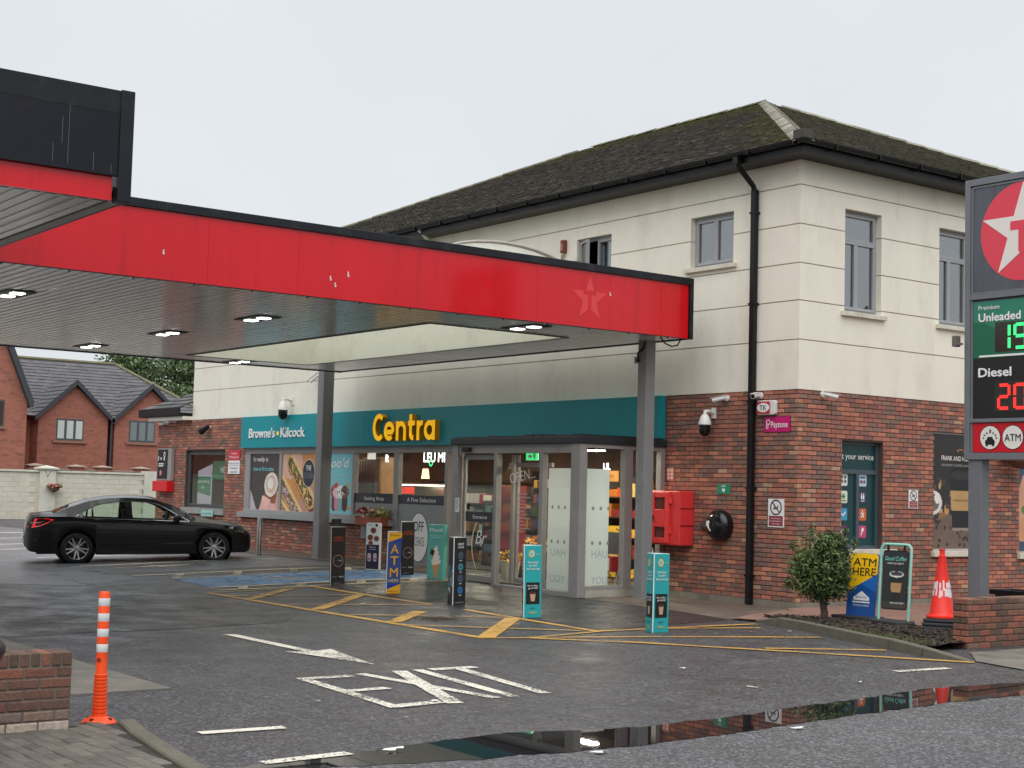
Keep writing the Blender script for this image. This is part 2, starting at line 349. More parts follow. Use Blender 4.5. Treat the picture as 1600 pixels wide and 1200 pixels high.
BROWNT = mat('worn_brown_tarmac', C(96, 86, 76), .6, var=.2, vs=2, bump=.4, bs=60, grime=C(140, 132, 118), gamt=.5, gs=.9)

def sheet(name, poly, z, m, step=0.5, drape=True, kind='structure'):
    """flat polygon cut into a grid so that it follows the ground"""
    bm = bmesh.new(); bm.faces.new([bm.verts.new((x, y, 0)) for x, y in poly])
    if drape:
        for ax in (0, 1):
            lo = min(p[ax] for p in poly); hi = max(p[ax] for p in poly); k = math.ceil(lo / step) * step
            while k < hi:
                if k > lo:
                    no = (1, 0, 0) if ax == 0 else (0, 1, 0)
                    bmesh.ops.bisect_plane(bm, geom=bm.verts[:] + bm.edges[:] + bm.faces[:], plane_co=(k, k, 0), plane_no=no)
                k += step
    for v in bm.verts: v.co.z = (GZ(v.co.x, v.co.y) if drape else 0) + z
    bmesh.ops.recalc_face_normals(bm, faces=bm.faces[:])
    if bm.faces and sum(f.normal.z for f in bm.faces) < 0: bmesh.ops.reverse_faces(bm, faces=bm.faces[:])
    me = bpy.data.meshes.new(name); bm.to_mesh(me); bm.free(); me.materials.append(m)
    o = bpy.data.objects.new(name, me); col.objects.link(o); ORG[o.name] = Vector((0, 0, 0))
    if kind: o['kind'] = kind
    return o
GRASSG = mat('far_ground', C(96, 104, 84), .9, var=.25, vs=.05)
MB().rect(-900, -900, 900, 900, -0.06).build('ground', GRASSG, kind='structure')
sheet('forecourt', [(-60, -40), (7.75, -40), (7.75, 40), (-60, 40)], 0, ASPH, .5)
sheet('road', [(7.75, -90), (14.6, -90), (14.6, 90), (7.75, 90)], 0, ASPHR, .5)
MB().box(14.6, -90, -.1, 19.5, 90, .11).build('footpath', CONC, kind='structure')
MB().box(19.5, -90, -.1, 60, 90, .06).build('ground', GRASSG, kind='structure')
sheet('dark_tarmac', [(-7.3, -11.9), (-9.5, -10), (-8.0, -8.02), (-6.3, -7.4), (-4.7, -7.25), (-2.7, -7.2), (-1.2, -8.3), (-.8, -10.2), (-.8, -11.2), (-.6, -12.1)], .004, ASPHD)  # darker sheet of tarmac over the forecourt
sheet('dark_tarmac', [(-6.0, -4.75), (-2.8, -4.75), (1.4, -5.1), (1.0, -2.45), (-.2, -2.2), (-2.4, -1.95), (-6.8, -1.95), (-7.0, -3.0)], .004, ASPHD)
sheet('footpath', [(-2.4, -1.95), (-.2, -2.2), (1.0, -2.45), (1.38, -2.3), (1.15, -1.75), (0.3, -.45), (0, -.2), (0, .05), (-3.1, .05), (-3.1, -1.9)], .008, BROWNT)
sheet('footpath', [(-24, -1.25), (-8.2, -1.25), (-6.9, -1.2), (-6.9, .05), (-24, .05)], .008, BROWNT)
sheet('footpath', [(1.0, -2.42), (1.4, -2.3), (2.2, -1.4), (3.76, -1.2), (5.0, -2.0), (4.4, 12), (0, 12), (0, -.2), (.3, -.45), (.55, -1.4)], .03, REDPAV)
sheet('wet_tarmac_painted_sheen', [(-42, -30), (-13.1, -30), (-12.6, -14), (-9.6, -10), (-8.3, -8.3), (-9.6, -6.8), (-11.0, -6.5), (-11.0, -1.3), (-42, -1.3)], .003, ASPHW)  # wet ground in the open, its sky sheen put into a paler colour
# concrete apron of the pumps
ap = MB(); ap.box(-9, -24, -.1, 4.05, -12.2, .012); ap.build('apron', CONC, kind='structure')
sheet('footpath', [(5.95, -3.62), (7.2, -3.95), (7.2, 40), (5.35, 40), (5.35, -2.9)], .012, CONC)

# lower left footpath: stone edging and block pavers
PAV = mat('grey_block_paver', attr=True, rough=.7, var=.22, vs=9, bump=.4, bs=70, grime=C(66, 70, 56), gamt=.5, gs=2.5)
fp = MB(); fp.box(3.2, -24, -.1, 8.6, -13.72, .012); fp.prism([(5.6, -13.72), (5.65, -13.2), (6.2, -13.33), (6.75, -13.42), (7.45, -13.53), (8.6, -13.68), (8.6, -13.72)], -.05, .012)
fpo = fp.build('footpath', mat('paver_joint_sand', C(52, 50, 44), .9, var=.2, bump=.4, grime=C(60, 74, 40), gamt=.5, gs=3), kind='structure'); ORG[fpo.name] = Vector((0, 0, 0))
pm = [MB().cbox(-.098, -.0485, -.02, .098, .0485, .022, .006, c=tuple(k * q for q in C(112, 106, 98))).mesh('paver', PAV) for k in (.62, .7, .78, .84, .92)]
edge = [(5.65, -13.2), (6.2, -13.33), (6.75, -13.42), (7.45, -13.53), (8.6, -13.68)]
def edge_y(x):
    for (a, b), (c_, d) in zip(edge, edge[1:]):
        if a <= x <= c_: return b + (d - b) * (x - a) / (c_ - a)
    return -13.2 if x < 5.65 else -13.7
npv = 0
for i in range(60):
    for j in range(20):
        x = 5.62 + j * .2 + (.1 if i % 2 else 0); y = -13.30 - i * .1
        if x > 8.4 or y > edge_y(x) - .19 or y < -15.3 or npv >= 300: continue
        if x < 5.66 and y < -13.6: continue
        o = bpy.data.objects.new('paver', random.choice(pm)); col.objects.link(o); o.parent = fpo
        o.location = (x, y, random.uniform(-.003, .003)); o.rotation_euler = (random.uniform(-.012, .012), random.uniform(-.012, .012), random.uniform(-.02, .02)); npv += 1
# edging stones
KS = []
for (a, b), (c_, d) in zip(edge, edge[1:]):
    L_ = math.hypot(c_ - a, d - b); k = max(1, round(L_ / .42)); ang = math.atan2(d - b, c_ - a)
    for i in range(k):
        t = (i + .5) / k; mb = MB(Matrix.Translation((a + (c_ - a) * t, b + (d - b) * t - .07, 0)) @ Matrix.Rotation(ang, 4, 'Z'))
        mb.cbox(-L_ / k / 2 + .006, -.065, -.08, L_ / k / 2 - .006, .065, .042, .012); mb.build('edging_stone', KERBM, fpo)

# right hand kerb, planting bed
kpts = [(1.40, -2.34), (1.95, -2.50), (2.513, -2.662), (3.25, -2.95), (3.979, -3.25), (4.62, -3.46), (5.264, -3.677), (5.914, -3.70)]
kb = tag(bpy.data.objects.new('kerb', None), kind='structure'); col.objects.link(kb); ORG[kb.name] = Vector((0, 0, 0))
for i, ((a, b), (c_, d)) in enumerate(zip(kpts, kpts[1:])):
    L_ = math.hypot(c_ - a, d - b); ang = math.atan2(d - b, c_ - a); h = .08 if i == 0 else .155 if i < 5 else .14
    mb = MB(Matrix.Translation(((a + c_) / 2, (b + d) / 2 + .06, 0)) @ Matrix.Rotation(ang, 4, 'Z')); h2 = .155 if i < 5 else .13 if i == 5 else .05
    if i == 0: h, h2 = .07, .15
    if i == 5: h, h2 = .155, .13
    if i == 6: h, h2 = .13, .045
    l = L_ / 2 - .006
    mb.add([(-l, -.065, -.1), (l, -.065, -.1), (l, .065, -.1), (-l, .065, -.1), (-l, -.05, h), (l, -.05, h2), (l, .065, h2), (-l, .065, h)], [(0, 3, 2, 1), (4, 5, 6, 7), (0, 1, 5, 4), (1, 2, 6, 5), (2, 3, 7, 6), (3, 0, 4, 7)])
    mb.build('kerb_stone', KERBM, kb, bevel=.012)
SOIL = mat('dark_soil', C(52, 44, 38), .95, var=.35, vs=14, bump=1.0, bs=40)
soil = [(1.42, -2.22), (2.0, -2.42), (2.53, -2.56), (3.98, -3.14), (5.0, -3.48), (5.06, -3.2), (5.0, -2.4), (4.8, -1.6), (3.8, -1.15), (2.35, -1.38), (1.3, -1.8)]
sh = sheet('planting_bed', soil, .075, SOIL, .18)
for v in sh.data.vertices: v.co.z += .025 * mnoise.noise(Vector((v.co.x * 3, v.co.y * 3, 0))) + (.0 if v.co.y < -2.2 else .01)
def in_poly(x, y, P):
    r = False; n = len(P)
    for i in range(n):
        (x0, y0), (x1, y1) = P[i], P[(i + 1) % n]
        if (y0 > y) != (y1 > y) and x < (x1 - x0) * (y - y0) / (y1 - y0) + x0: r = not r
    return r
mul = MB()
for _ in range(2600):
    x, y = random.uniform(1.3, 5.4), random.uniform(-3.6, -1.1)
    if not in_poly(x, y, soil): continue
    a = random.random() * PI; l, w = random.uniform(.012, .035), random.uniform(.006, .014); z = GZ(x, y) + random.uniform(.075, .105)
    k = random.choice([(40, 34, 30), (62, 50, 42), (30, 26, 24), (84, 66, 54), (48, 42, 36)])
    mb_T = mul.T; mul.T = Matrix.Translation((x, y, z)) @ Matrix.Rotation(a, 4, 'Z') @ Matrix.Rotation(random.uniform(-.6, .6), 4, 'X') @ Matrix.Rotation(random.uniform(-.5, .5), 4, 'Y')
    mul.box(-l, -w, -.004, l, w, .004, c=C(*k), skip='b'); mul.T = None
CHIP = mat('bark_chips', attr=True, rough=.9)
tag(mul.build('bark_mulch', CHIP), 'dark bark mulch covering the planting bed behind the kerb', 'mulch', kind='stuff')
gr = MB()
for _ in range(620):
    t = random.random(); cx, cy = random.choice([(4.5, -3.1), (4.9, -3.25), (5.2, -3.15), (5.15, -2.75), (3.6, -2.85), (4.2, -3.0)])
    x, y = random.gauss(cx, .16), random.gauss(cy, .07)
    if not in_poly(x, y, soil): continue
    h = random.uniform(.02, .075); a = random.random() * 2 * PI; z = GZ(x, y) + .085; lx, ly = math.cos(a), math.sin(a); b = random.uniform(-.5, .5) * h
    k = random.uniform(.7, 1.3); cc = tuple(q * k for q in C(92, 112, 54))
    gr.add([(x - ly * .003, y + lx * .003, z), (x + ly * .003, y - lx * .003, z), (x + lx * b, y + ly * b, z + h)], [(0, 1, 2)], c=cc)
tag(gr.build('grass_tufts', mat('grass_blade', attr=True, rough=.7)), 'short bright green grass tufts along the back of the kerb', 'grass', kind='stuff')

# ------------------------------------------------------------------ painted markings
def paint(name, c, wear=.5, sc=26, under=(.065, .065, .068)):
    m = bpy.data.materials.new(name); m.use_nodes = True; N, L = m.node_tree.nodes, m.node_tree.links; p = N['Principled BSDF']; p.inputs['Roughness'].default_value = .5
    g = N.new('ShaderNodeNewGeometry'); n = N.new('ShaderNodeTexNoise'); n.inputs['Scale'].default_value = sc; n.inputs['Detail'].default_value = 5; n.inputs['Roughness'].default_value = .75; L.new(g.outputs['Position'], n.inputs['Vector'])
    n2 = N.new('ShaderNodeTexNoise'); n2.inputs['Scale'].default_value = 1.7; n2.inputs['Detail'].default_value = 3; L.new(g.outputs['Position'], n2.inputs['Vector'])
    ad = N.new('ShaderNodeMath'); ad.operation = 'MULTIPLY_ADD'; ad.inputs[1].default_value = .45; L.new(n2.outputs['Fac'], ad.inputs[0]); L.new(n.outputs['Fac'], ad.inputs[2])
    r = N.new('ShaderNodeMapRange'); r.inputs[1].default_value = .48 + (1 - wear) * .45; r.inputs[2].default_value = .56 + (1 - wear) * .45; r.inputs[3].default_value = 0; r.inputs[4].default_value = 1; L.new(ad.outputs[0], r.inputs[0])
    p.inputs['Base Color'].default_value = (*c, 1); tr = N.new('ShaderNodeBsdfTransparent'); x = N.new('ShaderNodeMixShader'); L.new(r.outputs[0], x.inputs[0]); L.new(p.outputs[0], x.inputs[1]); L.new(tr.outputs[0], x.inputs[2])
    L.new(x.outputs[0], N['Material Output'].inputs['Surface'])          # where the paint has worn off the tarmac shows
    return m
PW = paint('worn_white_road_paint', C(226, 221, 206), .42, 34); PY = paint('worn_yellow_road_paint', C(206, 160, 78), .40, 30); PC = paint('worn_cream_road_paint', C(200, 188, 160), .45, 24); PB = paint('worn_blue_road_paint', C(96, 140, 186), .40, 12, (.07, .085, .105))
def seg_poly(x0, y0, x1, y1, w, sk0=0, sk1=0):
    d = Vector((x1 - x0, y1 - y0)); d.normalize(); n = Vector((-d.y, d.x)) * (w / 2)
    return [(x0 - n.x, y0 - n.y), (x1 - n.x, y1 - n.y), (x1 + n.x, y1 + n.y), (x0 + n.x, y0 + n.y)]
def mark(name, segs, m, z=.008, parent=None):
    """several painted strokes that belong to one marking"""
    me = bpy.data.meshes.new(name); vs = []; fs = []
    for k, s in enumerate(segs):
        P = seg_poly(*s) if not isinstance(s[0], (tuple, list)) else s
        if len(P) == 4:
            L_ = math.hypot(P[1][0] - P[0][0], P[1][1] - P[0][1]); n = max(1, int(L_ / .25)); b = len(vs)
            for i in range(n + 1):
                t = i / n
                for A, B in ((P[0], P[1]), (P[3], P[2])):
                    x, y = A[0] + (B[0] - A[0]) * t, A[1] + (B[1] - A[1]) * t
                    j = .006 if 0 < i < n else .012
                    x += random.uniform(-j, j) * .5; y += random.uniform(-j, j) * .5
                    vs.append((x, y, GZ(x, y) + z + k * .0006))
            for i in range(n): fs.append((b + 2 * i, b + 2 * i + 2, b + 2 * i + 3, b + 2 * i + 1))
        else:
            b = len(vs); vs += [(x, y, GZ(x, y) + z + k * .0006) for x, y in P]; fs.append(tuple(range(b, b + len(P))))
    me.from_pydata(vs, [], fs); me.materials.append(m)
    bm = bmesh.new(); bm.from_mesh(me)
    for f in bm.faces:
        f.normal_update()
        if f.normal.z < 0: f.normal_flip()
    bm.to_mesh(me); bm.free()
    o = bpy.data.objects.new(name, me); col.objects.link(o); ORG[o.name] = Vector((0, 0, 0))
    if parent: o.parent = parent
    else: o['kind'] = 'structure'
    return o
W = .115
ex = bpy.data.objects.new('exit_lettering', None); col.objects.link(ex); ex['kind'] = 'structure'
mark('letter', [(3.86, -10.86, 5.84, -11.06, W), (3.93, -10.81, 3.94, -10.34, .15), (4.83, -10.93, 4.80, -10.50, .13), (5.78, -11.05, 5.72, -10.54, .15)], PW, parent=ex)
mark('letter', [(3.83, -10.20, 5.74, -9.99, W), (3.80, -9.74, 5.86, -10.50, .15)], PW, parent=ex)
mark('letter', [(3.79, -9.53, 5.75, -9.81, W)], PW, parent=ex)
mark('letter', [(3.84, -9.40, 3.84, -8.86, .15), (3.86, -9.09, 5.70, -9.43, W)], PW, parent=ex)
mark('arrow_marking', [(0.0, -9.68, 1.95, -9.69, .14), [(1.884, -9.95), (2.3, -9.86), (3.26, -9.685), (2.1, -9.44), (1.842, -9.37), (1.95, -9.62), (1.95, -9.76)]], PW)
for a, b, c_, d in ((6.26, -12.98, 6.31, -12.33), (7.49, -13.12, 7.44, -12.45), (6.08, -5.15, 6.18, -4.40), (6.2, -7.4, 6.2, -7.35)): mark('edge_dash', [(a, b, c_, d, .12)], PW)
mark('edge_dash', [(6.283, -11.62, 6.30, -11.20, .10)], paint('faded_white_road_paint', C(200, 194, 178), .72, 20))
# yellow criss-cross box in front of the entrance
mark('box_marking', [(-6.12, -7.06, 1.55, -7.08, .14), (-6.35, -5.0, -2.83, -4.92, .13), (-1.85, -5.0, 1.54, -5.30, .12),
     (-4.78, -6.98, -6.3, -5.45, .17), (-2.73, -6.98, -4.85, -4.93, .19), (-.64, -7.0, -1.9, -5.75, .20), (1.5, -7.05, -.44, -5.18, .22),
     (-5.45, -6.98, -4.62, -4.95, .07), (-3.7, -6.98, -2.73, -4.97, .07), (-1.78, -6.98, -1.25, -6.04, .07), (-1.0, -5.77, -.55, -5.26, .07), (-.22, -7.05, 1.36, -5.45, .07), (-6.1, -7.0, -6.3, -5.0, .08)], PY)
for s in ([(1.52, -7.06, 1.77, -6.5, .09), (1.74, -6.6, 1.51, -5.25, .08)], [(1.77, -6.57, 2.76, -5.70, .11), (2.72, -5.73, 6.0, -3.72, .11)], [(1.72, -6.52, 2.25, -5.25, .09), (2.24, -5.27, 3.33, -3.2, .1)], [(3.9, -4.78, 4.72, -3.62, .1)], [(1.48, -5.26, 1.57, -4.1, .11), (1.565, -4.14, 1.66, -2.62, .11)], [(1.6, -4.2, 2.1, -2.98, .1)]):
    mark('yellow_line', s, PY, .010)
# blue bay with cream borders
sheet('blue_bay', [(-9.3, -6.3), (-7.15, -6.55), (-7.0, -1.9), (-8.6, -1.75), (-9.3, -1.9)], .006, PB, .25)
mark('bay_marking', [(-10.3, -6.6, -10.2, -1.35, .22), (-9.25, -6.3, -9.25, -1.6, .12), (-7.05, -6.6, -6.95, -1.8, .20), (-6.5, -6.6, -6.4, -1.8, .16), (-7.1, -6.62, -6.4, -6.6, .1)] + [(-9.25, y, -10.25, y + .55, .15) for y in (-6.2, -5.0, -3.8, -2.6)] + [(-6.45, y, -7.0, y + .35, .15) for y in (-6.3, -5.2, -4.0, -2.9)], PC)
mark('wheelchair_marking', [(-8.6, -4.6, -7.9, -4.5, .09), (-8.2, -4.55, -8.0, -3.95, .09), (-8.0, -3.95, -7.6, -3.8, .09), (-8.75, -4.45, -8.65, -4.75, .1), (-8.4, -4.9, -7.7, -4.75, .07), (-7.7, -4.75, -7.65, -4.2, .07)], PC, .010)
for s in ([(-13.35, -6.4, -13.45, -1.95, .2)], [(-16.55, -6.2, -16.1, -2.2, .2)], [(-20.1, -6.4, -19.9, -2.2, .2)], [(-22.5, -6.2, -21.9, -2.4, .22)], [(-25.5, -6.2, -25.2, -2.4, .25)], [(-29, -6, -28.6, -1, .3)]): mark('parking_line', s, PW)
mark('arrow_marking', [(-12.45, -6.1, -12.45, -5.2, .22), [(-12.75, -5.25), (-12.15, -5.25), (-12.44, -4.4)]], PC)
# puddle along the road edge
pn = [(7.62, -13.6), (7.68, -13.2), (7.86, -12.6), (7.99, -12.03), (8.08, -11.2), (8.13, -10.48), (8.06, -9.5), (7.94, -8.63), (7.84, -7.6), (7.77, -6.5), (7.81, -5.46), (7.86, -4.2), (7.9, -2.5)]
pf = [(7.56, -13.55), (7.50, -13.07), (7.42, -12.38), (7.33, -11.8), (7.25, -11.02), (7.40, -10.4), (7.51, -9.94), (7.45, -9.0), (7.31, -7.94), (7.2, -7.0), (7.09, -6.04), (7.15, -5.4), (7.25, -4.64), (7.3, -2.5)]
def wiggle(P):
    out = []
    for (a, b), (c_, d) in zip(P, P[1:]):
        n = max(2, int(abs(d - b) / .02))
        for i in range(n):
            t = i / n; x, y = a + (c_ - a) * t, b + (d - b) * t
            x += .04 * mnoise.noise(Vector((y * 3.1, x, 5))) + .03 * mnoise.noise(Vector((y * 9, x, 2))) + .022 * mnoise.noise(Vector((y * 27, x, 8))); out.append((x, y))
    return out + [P[-1]]
WATER = mat('puddle_water', (.012, .012, .013), .015, spec=.5)
WATER.node_tree.nodes['Principled BSDF'].inputs['IOR'].default_value = 1.36
pl, pr_ = wiggle(pf), wiggle(pn)
wm = MB(); yy = np.arange(-13.55, -2.5, .02)
fx = np.interp(yy, [p[1] for p in pl], [p[0] for p in pl]); nx = np.interp(yy, [p[1] for p in pr_], [p[0] for p in pr_])
vs = []; 
for y, a, b in zip(yy, fx, nx): vs += [(a, y, .0035 + GZ(7.6, y)), (max(b, a + .02), y, .0035 + GZ(7.6, y))]
wm.add(vs, [(2 * i, 2 * i + 1, 2 * i + 3, 2 * i + 2) for i in range(len(yy) - 1)]); wm.build('puddle', WATER, kind='structure')
# drain cover and scraps of litter
dc = thing('drain_cover', (-.78, -6.17, GZ(-.78, -6.17)), 'small rusty square drain grate set in the yellow criss-cross box', 'drain cover')
d = MB(); d.box(-.33, -.25, 0, .33, .25, .006); d.build('surround', mat('patched_concrete', C(84, 80, 72), .8, var=.2, vs=8), dc, local=True)
d = MB(); d.box(-.2, -.17, .006, .2, -.14, .016); d.box(-.2, .14, .006, .2, .17, .016); d.box(-.2, -.14, .006, -.17, .14, .016); d.box(.17, -.14, .006, .2, .14, .016)
d.build('rim', mat('rusty_iron', C(66, 48, 40), .8, var=.3, vs=20), dc, local=True)
for i in range(8): d = MB(); x = -.155 + i * .0443; d.box(x - .011, -.14, .006, x + .011, .14, .014); d.build('bar', MATS['rusty_iron'], dc, local=True)
PAPER = mat('white_paper', C(222, 222, 220), .7, var=.08, vs=30)
lit = [(4.88, -6.99, .07, 'flat white paper scrap alone on the tarmac right of the road lettering'), (8.16, -8.89, .09, 'white paper scrap on the road just below the puddle'), (8.24, -10.96, .1, 'crumpled receipt on the road at the near edge of the puddle'), (-3.25, -5.88, .09, 'white lid lying in the yellow criss-cross box'), (5.28, -11.48, .05, 'tiny white scrap left of the painted letter E'), (5.70, -10.62, .09, 'white tissue on the end of the painted letter E'), (7.50, -12.15, .13, 'torn white plastic strip lying in the left of the puddle'), (2.49, -3.55, .06, 'red and white wrapper in the gutter below the kerb'), (2.65, -2.99, .06, 'pale crumpled cup against the kerb face'), (6.5, -6.2, .05, 'small white scrap on the tarmac near the short white dash'), (2.3, -3.35, .06, 'dark dead leaves gathered in the gutter below the kerb')]
for x, y, s, lab in lit:
    mb = MB(); n = 9; pts = []
    for i in range(n): a = 2 * PI * i / n; r = s * random.uniform(.45, 1) * (1, .4)[i % 3 == 1]; pts.append((x + math.cos(a) * r * .5, y + math.sin(a) * r, GZ(x, y) + .012 + random.uniform(0, .012)))
    mb.add(pts + [(x, y, GZ(x, y) + .02)], [(i, (i + 1) % n, n) for i in range(n)])
    m = PAPER if 'leaves' not in lab and 'red' not in lab else mat('dead_leaf', C(44, 34, 26), .8) if 'leaves' in lab else mat('red_wrapper', C(200, 90, 86), .5)
    o = mb.build('litter_scrap', m); tag(o, lab, 'litter')
# ================================================================== shop building
BRICKM = mat('mixed_red_brick', attr=True, rough=.85, var=.20, vs=28, bump=.5, bs=90, grime=C(120, 92, 80), gamt=.28, gs=2.2)
MORTAR = mat('dark_mortar', C(84, 70, 62), .95, var=.2, vs=10)
BCOL = [tuple(min(1, (v * .87 + sum(c) / 3 * .13) * 1.24) for v in (c[0] * 1.02, c[1], c[2] * .93)) for c in [C(160, 98, 80)] * 5 + [C(148, 88, 74)] * 5 + [C(126, 96, 86)] * 4 + [C(112, 90, 82)] * 3 + [C(174, 110, 86)] * 3 + [C(170, 132, 108)] * 1 + [C(140, 94, 80)] * 4 + [C(126, 86, 80)] * 3]
def jit(c, a=.12): k = 1 + random.uniform(-a, a); return (c[0] * k, c[1] * k * random.uniform(.95, 1.05), c[2] * k)
def rects_minus(x0, z0, x1, z1, ops):
    xs = sorted({x0, x1} | {v for o in ops for v in (o[0], o[2]) if x0 < v < x1}); out = []
    for a, b in zip(xs, xs[1:]):
        m = (a + b) / 2; cuts = sorted((max(o[1], z0), min(o[3], z1)) for o in ops if o[0] < m < o[2] and o[1] < z1 and o[3] > z0); z = z0
        for c0, c1 in cuts:
            if c0 > z + 1e-6: out.append((a, z, b, c0))
            z = max(z, c1)
        if z < z1 - 1e-6: out.append((a, z, b, z1))
    return out
def brick_layout(x0, z0, x1, z1, ops, ch=.0745, bl=.225, shift=0):
    out = []; n = round((z1 - z0) / ch); ch = (z1 - z0) / n
    for r in range(n):
        a, b = z0 + r * ch, z0 + (r + 1) * ch; m = (a + b) / 2; segs = [(x0, x1)]
        for o in ops:
            if o[1] < m < o[3]:
                ns = []
                for s, t in segs:
                    if o[2] <= s or o[0] >= t: ns.append((s, t)); continue
                    if o[0] > s: ns.append((s, o[0]))
                    if o[2] < t: ns.append((o[2], t))
                segs = ns
        off = (bl / 2 if r % 2 else 0) + shift
        for s, t in segs:
            k = math.floor((s - x0 - off) / bl); x = x0 + off + k * bl
            while x < t - .02:
                p, q = max(x, s), min(x + bl, t)
                if q - p > .03: out.append((p, a, q, b, q - p > bl * .97))
                x += bl
    return out
CAMP = Vector((16.134, -17.670, 1.77))
bld = thing('shop_building', (0, 0, 0), 'two storey shop with red brick ground floor, cream rendered upper floor and mossy hipped roof', 'building')
opsA = [(-22.65, .93, -20.2, 2.66), (-19.0, .93, -11.7, 3.6), (-11.7, 0, -3.07, 3.6)]
opsB = [(1.05, .95, 2.06, 2.73), (3.40, .92, 4.75, 2.99), (5.84, .88, 7.2, 2.75)]
wl_ = []
for lo, hi in ((-24.6, -3.07), (-3.07, -.013)):
    q = MB()
    for a, b, c_, d in rects_minus(lo, .15, hi, 3.5, opsA): q.box(a, .012, b, c_, .25, d)
    wl_.append(q.build('brick_wall', MORTAR, bld))
wallA0, wallA = wl_
q = MB()
for a, b, c_, d in rects_minus(.013, .15, 15, 3.5, opsB): q.box(-.25, a, b, -.012, c_, d)
wallB = q.build('brick_wall', MORTAR, bld)
allb = [('A', *q) for q in brick_layout(-24.6, .15, 0, 3.5, opsA)] + [('B', *q) for q in brick_layout(0, .15, 8.6, 3.5, opsB, shift=.1125)]
def bdist(q):
    p = Vector(((q[1] + q[3]) / 2, 0, (q[2] + q[4]) / 2)) if q[0] == 'A' else Vector((0, (q[1] + q[3]) / 2, (q[2] + q[4]) / 2))
    if q[0] == 'B' and q[1] > 3.0: return 1e6
    if q[2] < .75 and q[0] == 'B' and .6 < q[1] < 3: return 1e5
    return (p - CAMP).length
full = sorted([q for q in allb if q[5]], key=bdist); ind = set(full[:300])
G_ = .0065
vmesh = {}
for kk in 'AB':
    vmesh[kk] = []
    for i in range(28):
        mb = MB(FA(0, 0, 0) if kk == 'A' else FB(0, 0, 0)); mb.cbox(-.1125 + G_, -.0372 + G_, -.02, .1125 - G_, .0372 - G_, random.uniform(-.002, .002), .005, c=jit(BCOL[i]))
        vmesh[kk].append(mb.mesh('brick', BRICKM))
rest = MB()
for q in allb:
    kk, x0, z0, x1, z1, fl = q
    if q in ind:
        o = bpy.data.objects.new('brick', random.choice(vmesh[kk])); col.objects.link(o); xm, zm = (x0 + x1) / 2, (z0 + z1) / 2
        o.parent = (wallA if x0 > -3.1 else wallA0) if kk == 'A' else wallB; o.location = (xm, 0, zm) if kk == 'A' else (0, xm, zm)
    else:
        rest.T = FA(0, 0, 0) if kk == 'A' else FB(0, 0, 0); h = random.uniform(-.002, .002); g = G_
        rest.box(x0 + g, z0 + g, -.02, x1 - g, z1 - g, h, c=jit(random.choice(BCOL)), skip='b')
rest.T = None
rest.build('brickwork', BRICKM, bld, kind='stuff')
PLM = mat('plinth_render', C(128, 122, 110), .85, var=.2, vs=4, bump=.4, bs=40, grime=C(80, 76, 66), gamt=.6)
for a, b in ((-24.6, -11.75), (-3.05, .0)): p = MB(); p.box(a, -.012, -.1, b, .2, .15); p.build('plinth', PLM, bld)
p = MB(); p.box(-.2, -.009, -.1, .013, 15, .149); p.build('plinth', PLM, bld)
# rendered upper storey: bands with recessed joints
REND = mat('cream_render', C(237, 231, 216), .9, var=.045, vs=1.2, bump=.35, bs=120, grime=C(186, 178, 160), gamt=.34, gs=1.4, stretch=(1, 1, .4))
opsUA = [(-2.5, 5.66, -1.47, 6.54), (-5.6, 5.66, -4.6, 6.54)]
opsUB = [(1.05, 4.83, 1.96, 6.52), (3.49, 4.83, 4.40, 6.52), (5.93, 4.83, 6.84, 6.52)]
bands = [3.5, 4.29, 4.915, 5.515, 6.14, 6.77, 7.2]
for a, b in zip(bands, bands[1:]):
    z0 = a + (.009 if a > 3.6 else 0); z1 = b - .009
    for r in rects_minus(-22.3, z0, .012, z1, opsUA): m1 = MB(); m1.box(r[0], -.012, r[1], r[2], .2, r[3]); m1.build('render_band', REND, bld)
    for r in rects_minus(.2, z0, 15, z1, opsUB): m1 = MB(); m1.box(-.2, r[0], r[1], .012, r[2], r[3]); m1.build('render_band', REND, bld)
jn = MB(); 
opx = lambda O: [(a - .004, b - .004, c - .0, d) if False else (a - .004, b - .004, c + .004, d + .004) for a, b, c, d in O]
for r in rects_minus(-22.25, 3.52, -.2, 7.2, opx(opsUA)): jn.box(r[0], .004, r[1], r[2], .19, r[3])
for r in rects_minus(.01, 3.52, 14.9, 7.2, opx(opsUB)): jn.box(-.19, r[0], r[1], -.004, r[2], r[3])
jn.build('render_joint', mat('render_joint', C(172, 164, 148), .9, var=.15, vs=3), bld)
p = MB(); p.box(-22.3, .2, 3.5, -22.1, 15, 7.2); p.build('render_band', REND, bld)        # left end wall
p = MB(); p.box(-22.1, 14.8, 0, -.25, 15, 7.2); p.box(-24.6, 14.8, 0, -22.1, 15, 3.5); p.box(-24.6, .25, 0, -24.4, 14.8, 3.55); p.build('rear_wall', REND, bld)
p = MB(); p.box(-24.4, .25, 3.42, -.25, 14.8, 3.56); p.build('upper_floor', mat('ceiling_white', C(190, 186, 176), .9), bld)
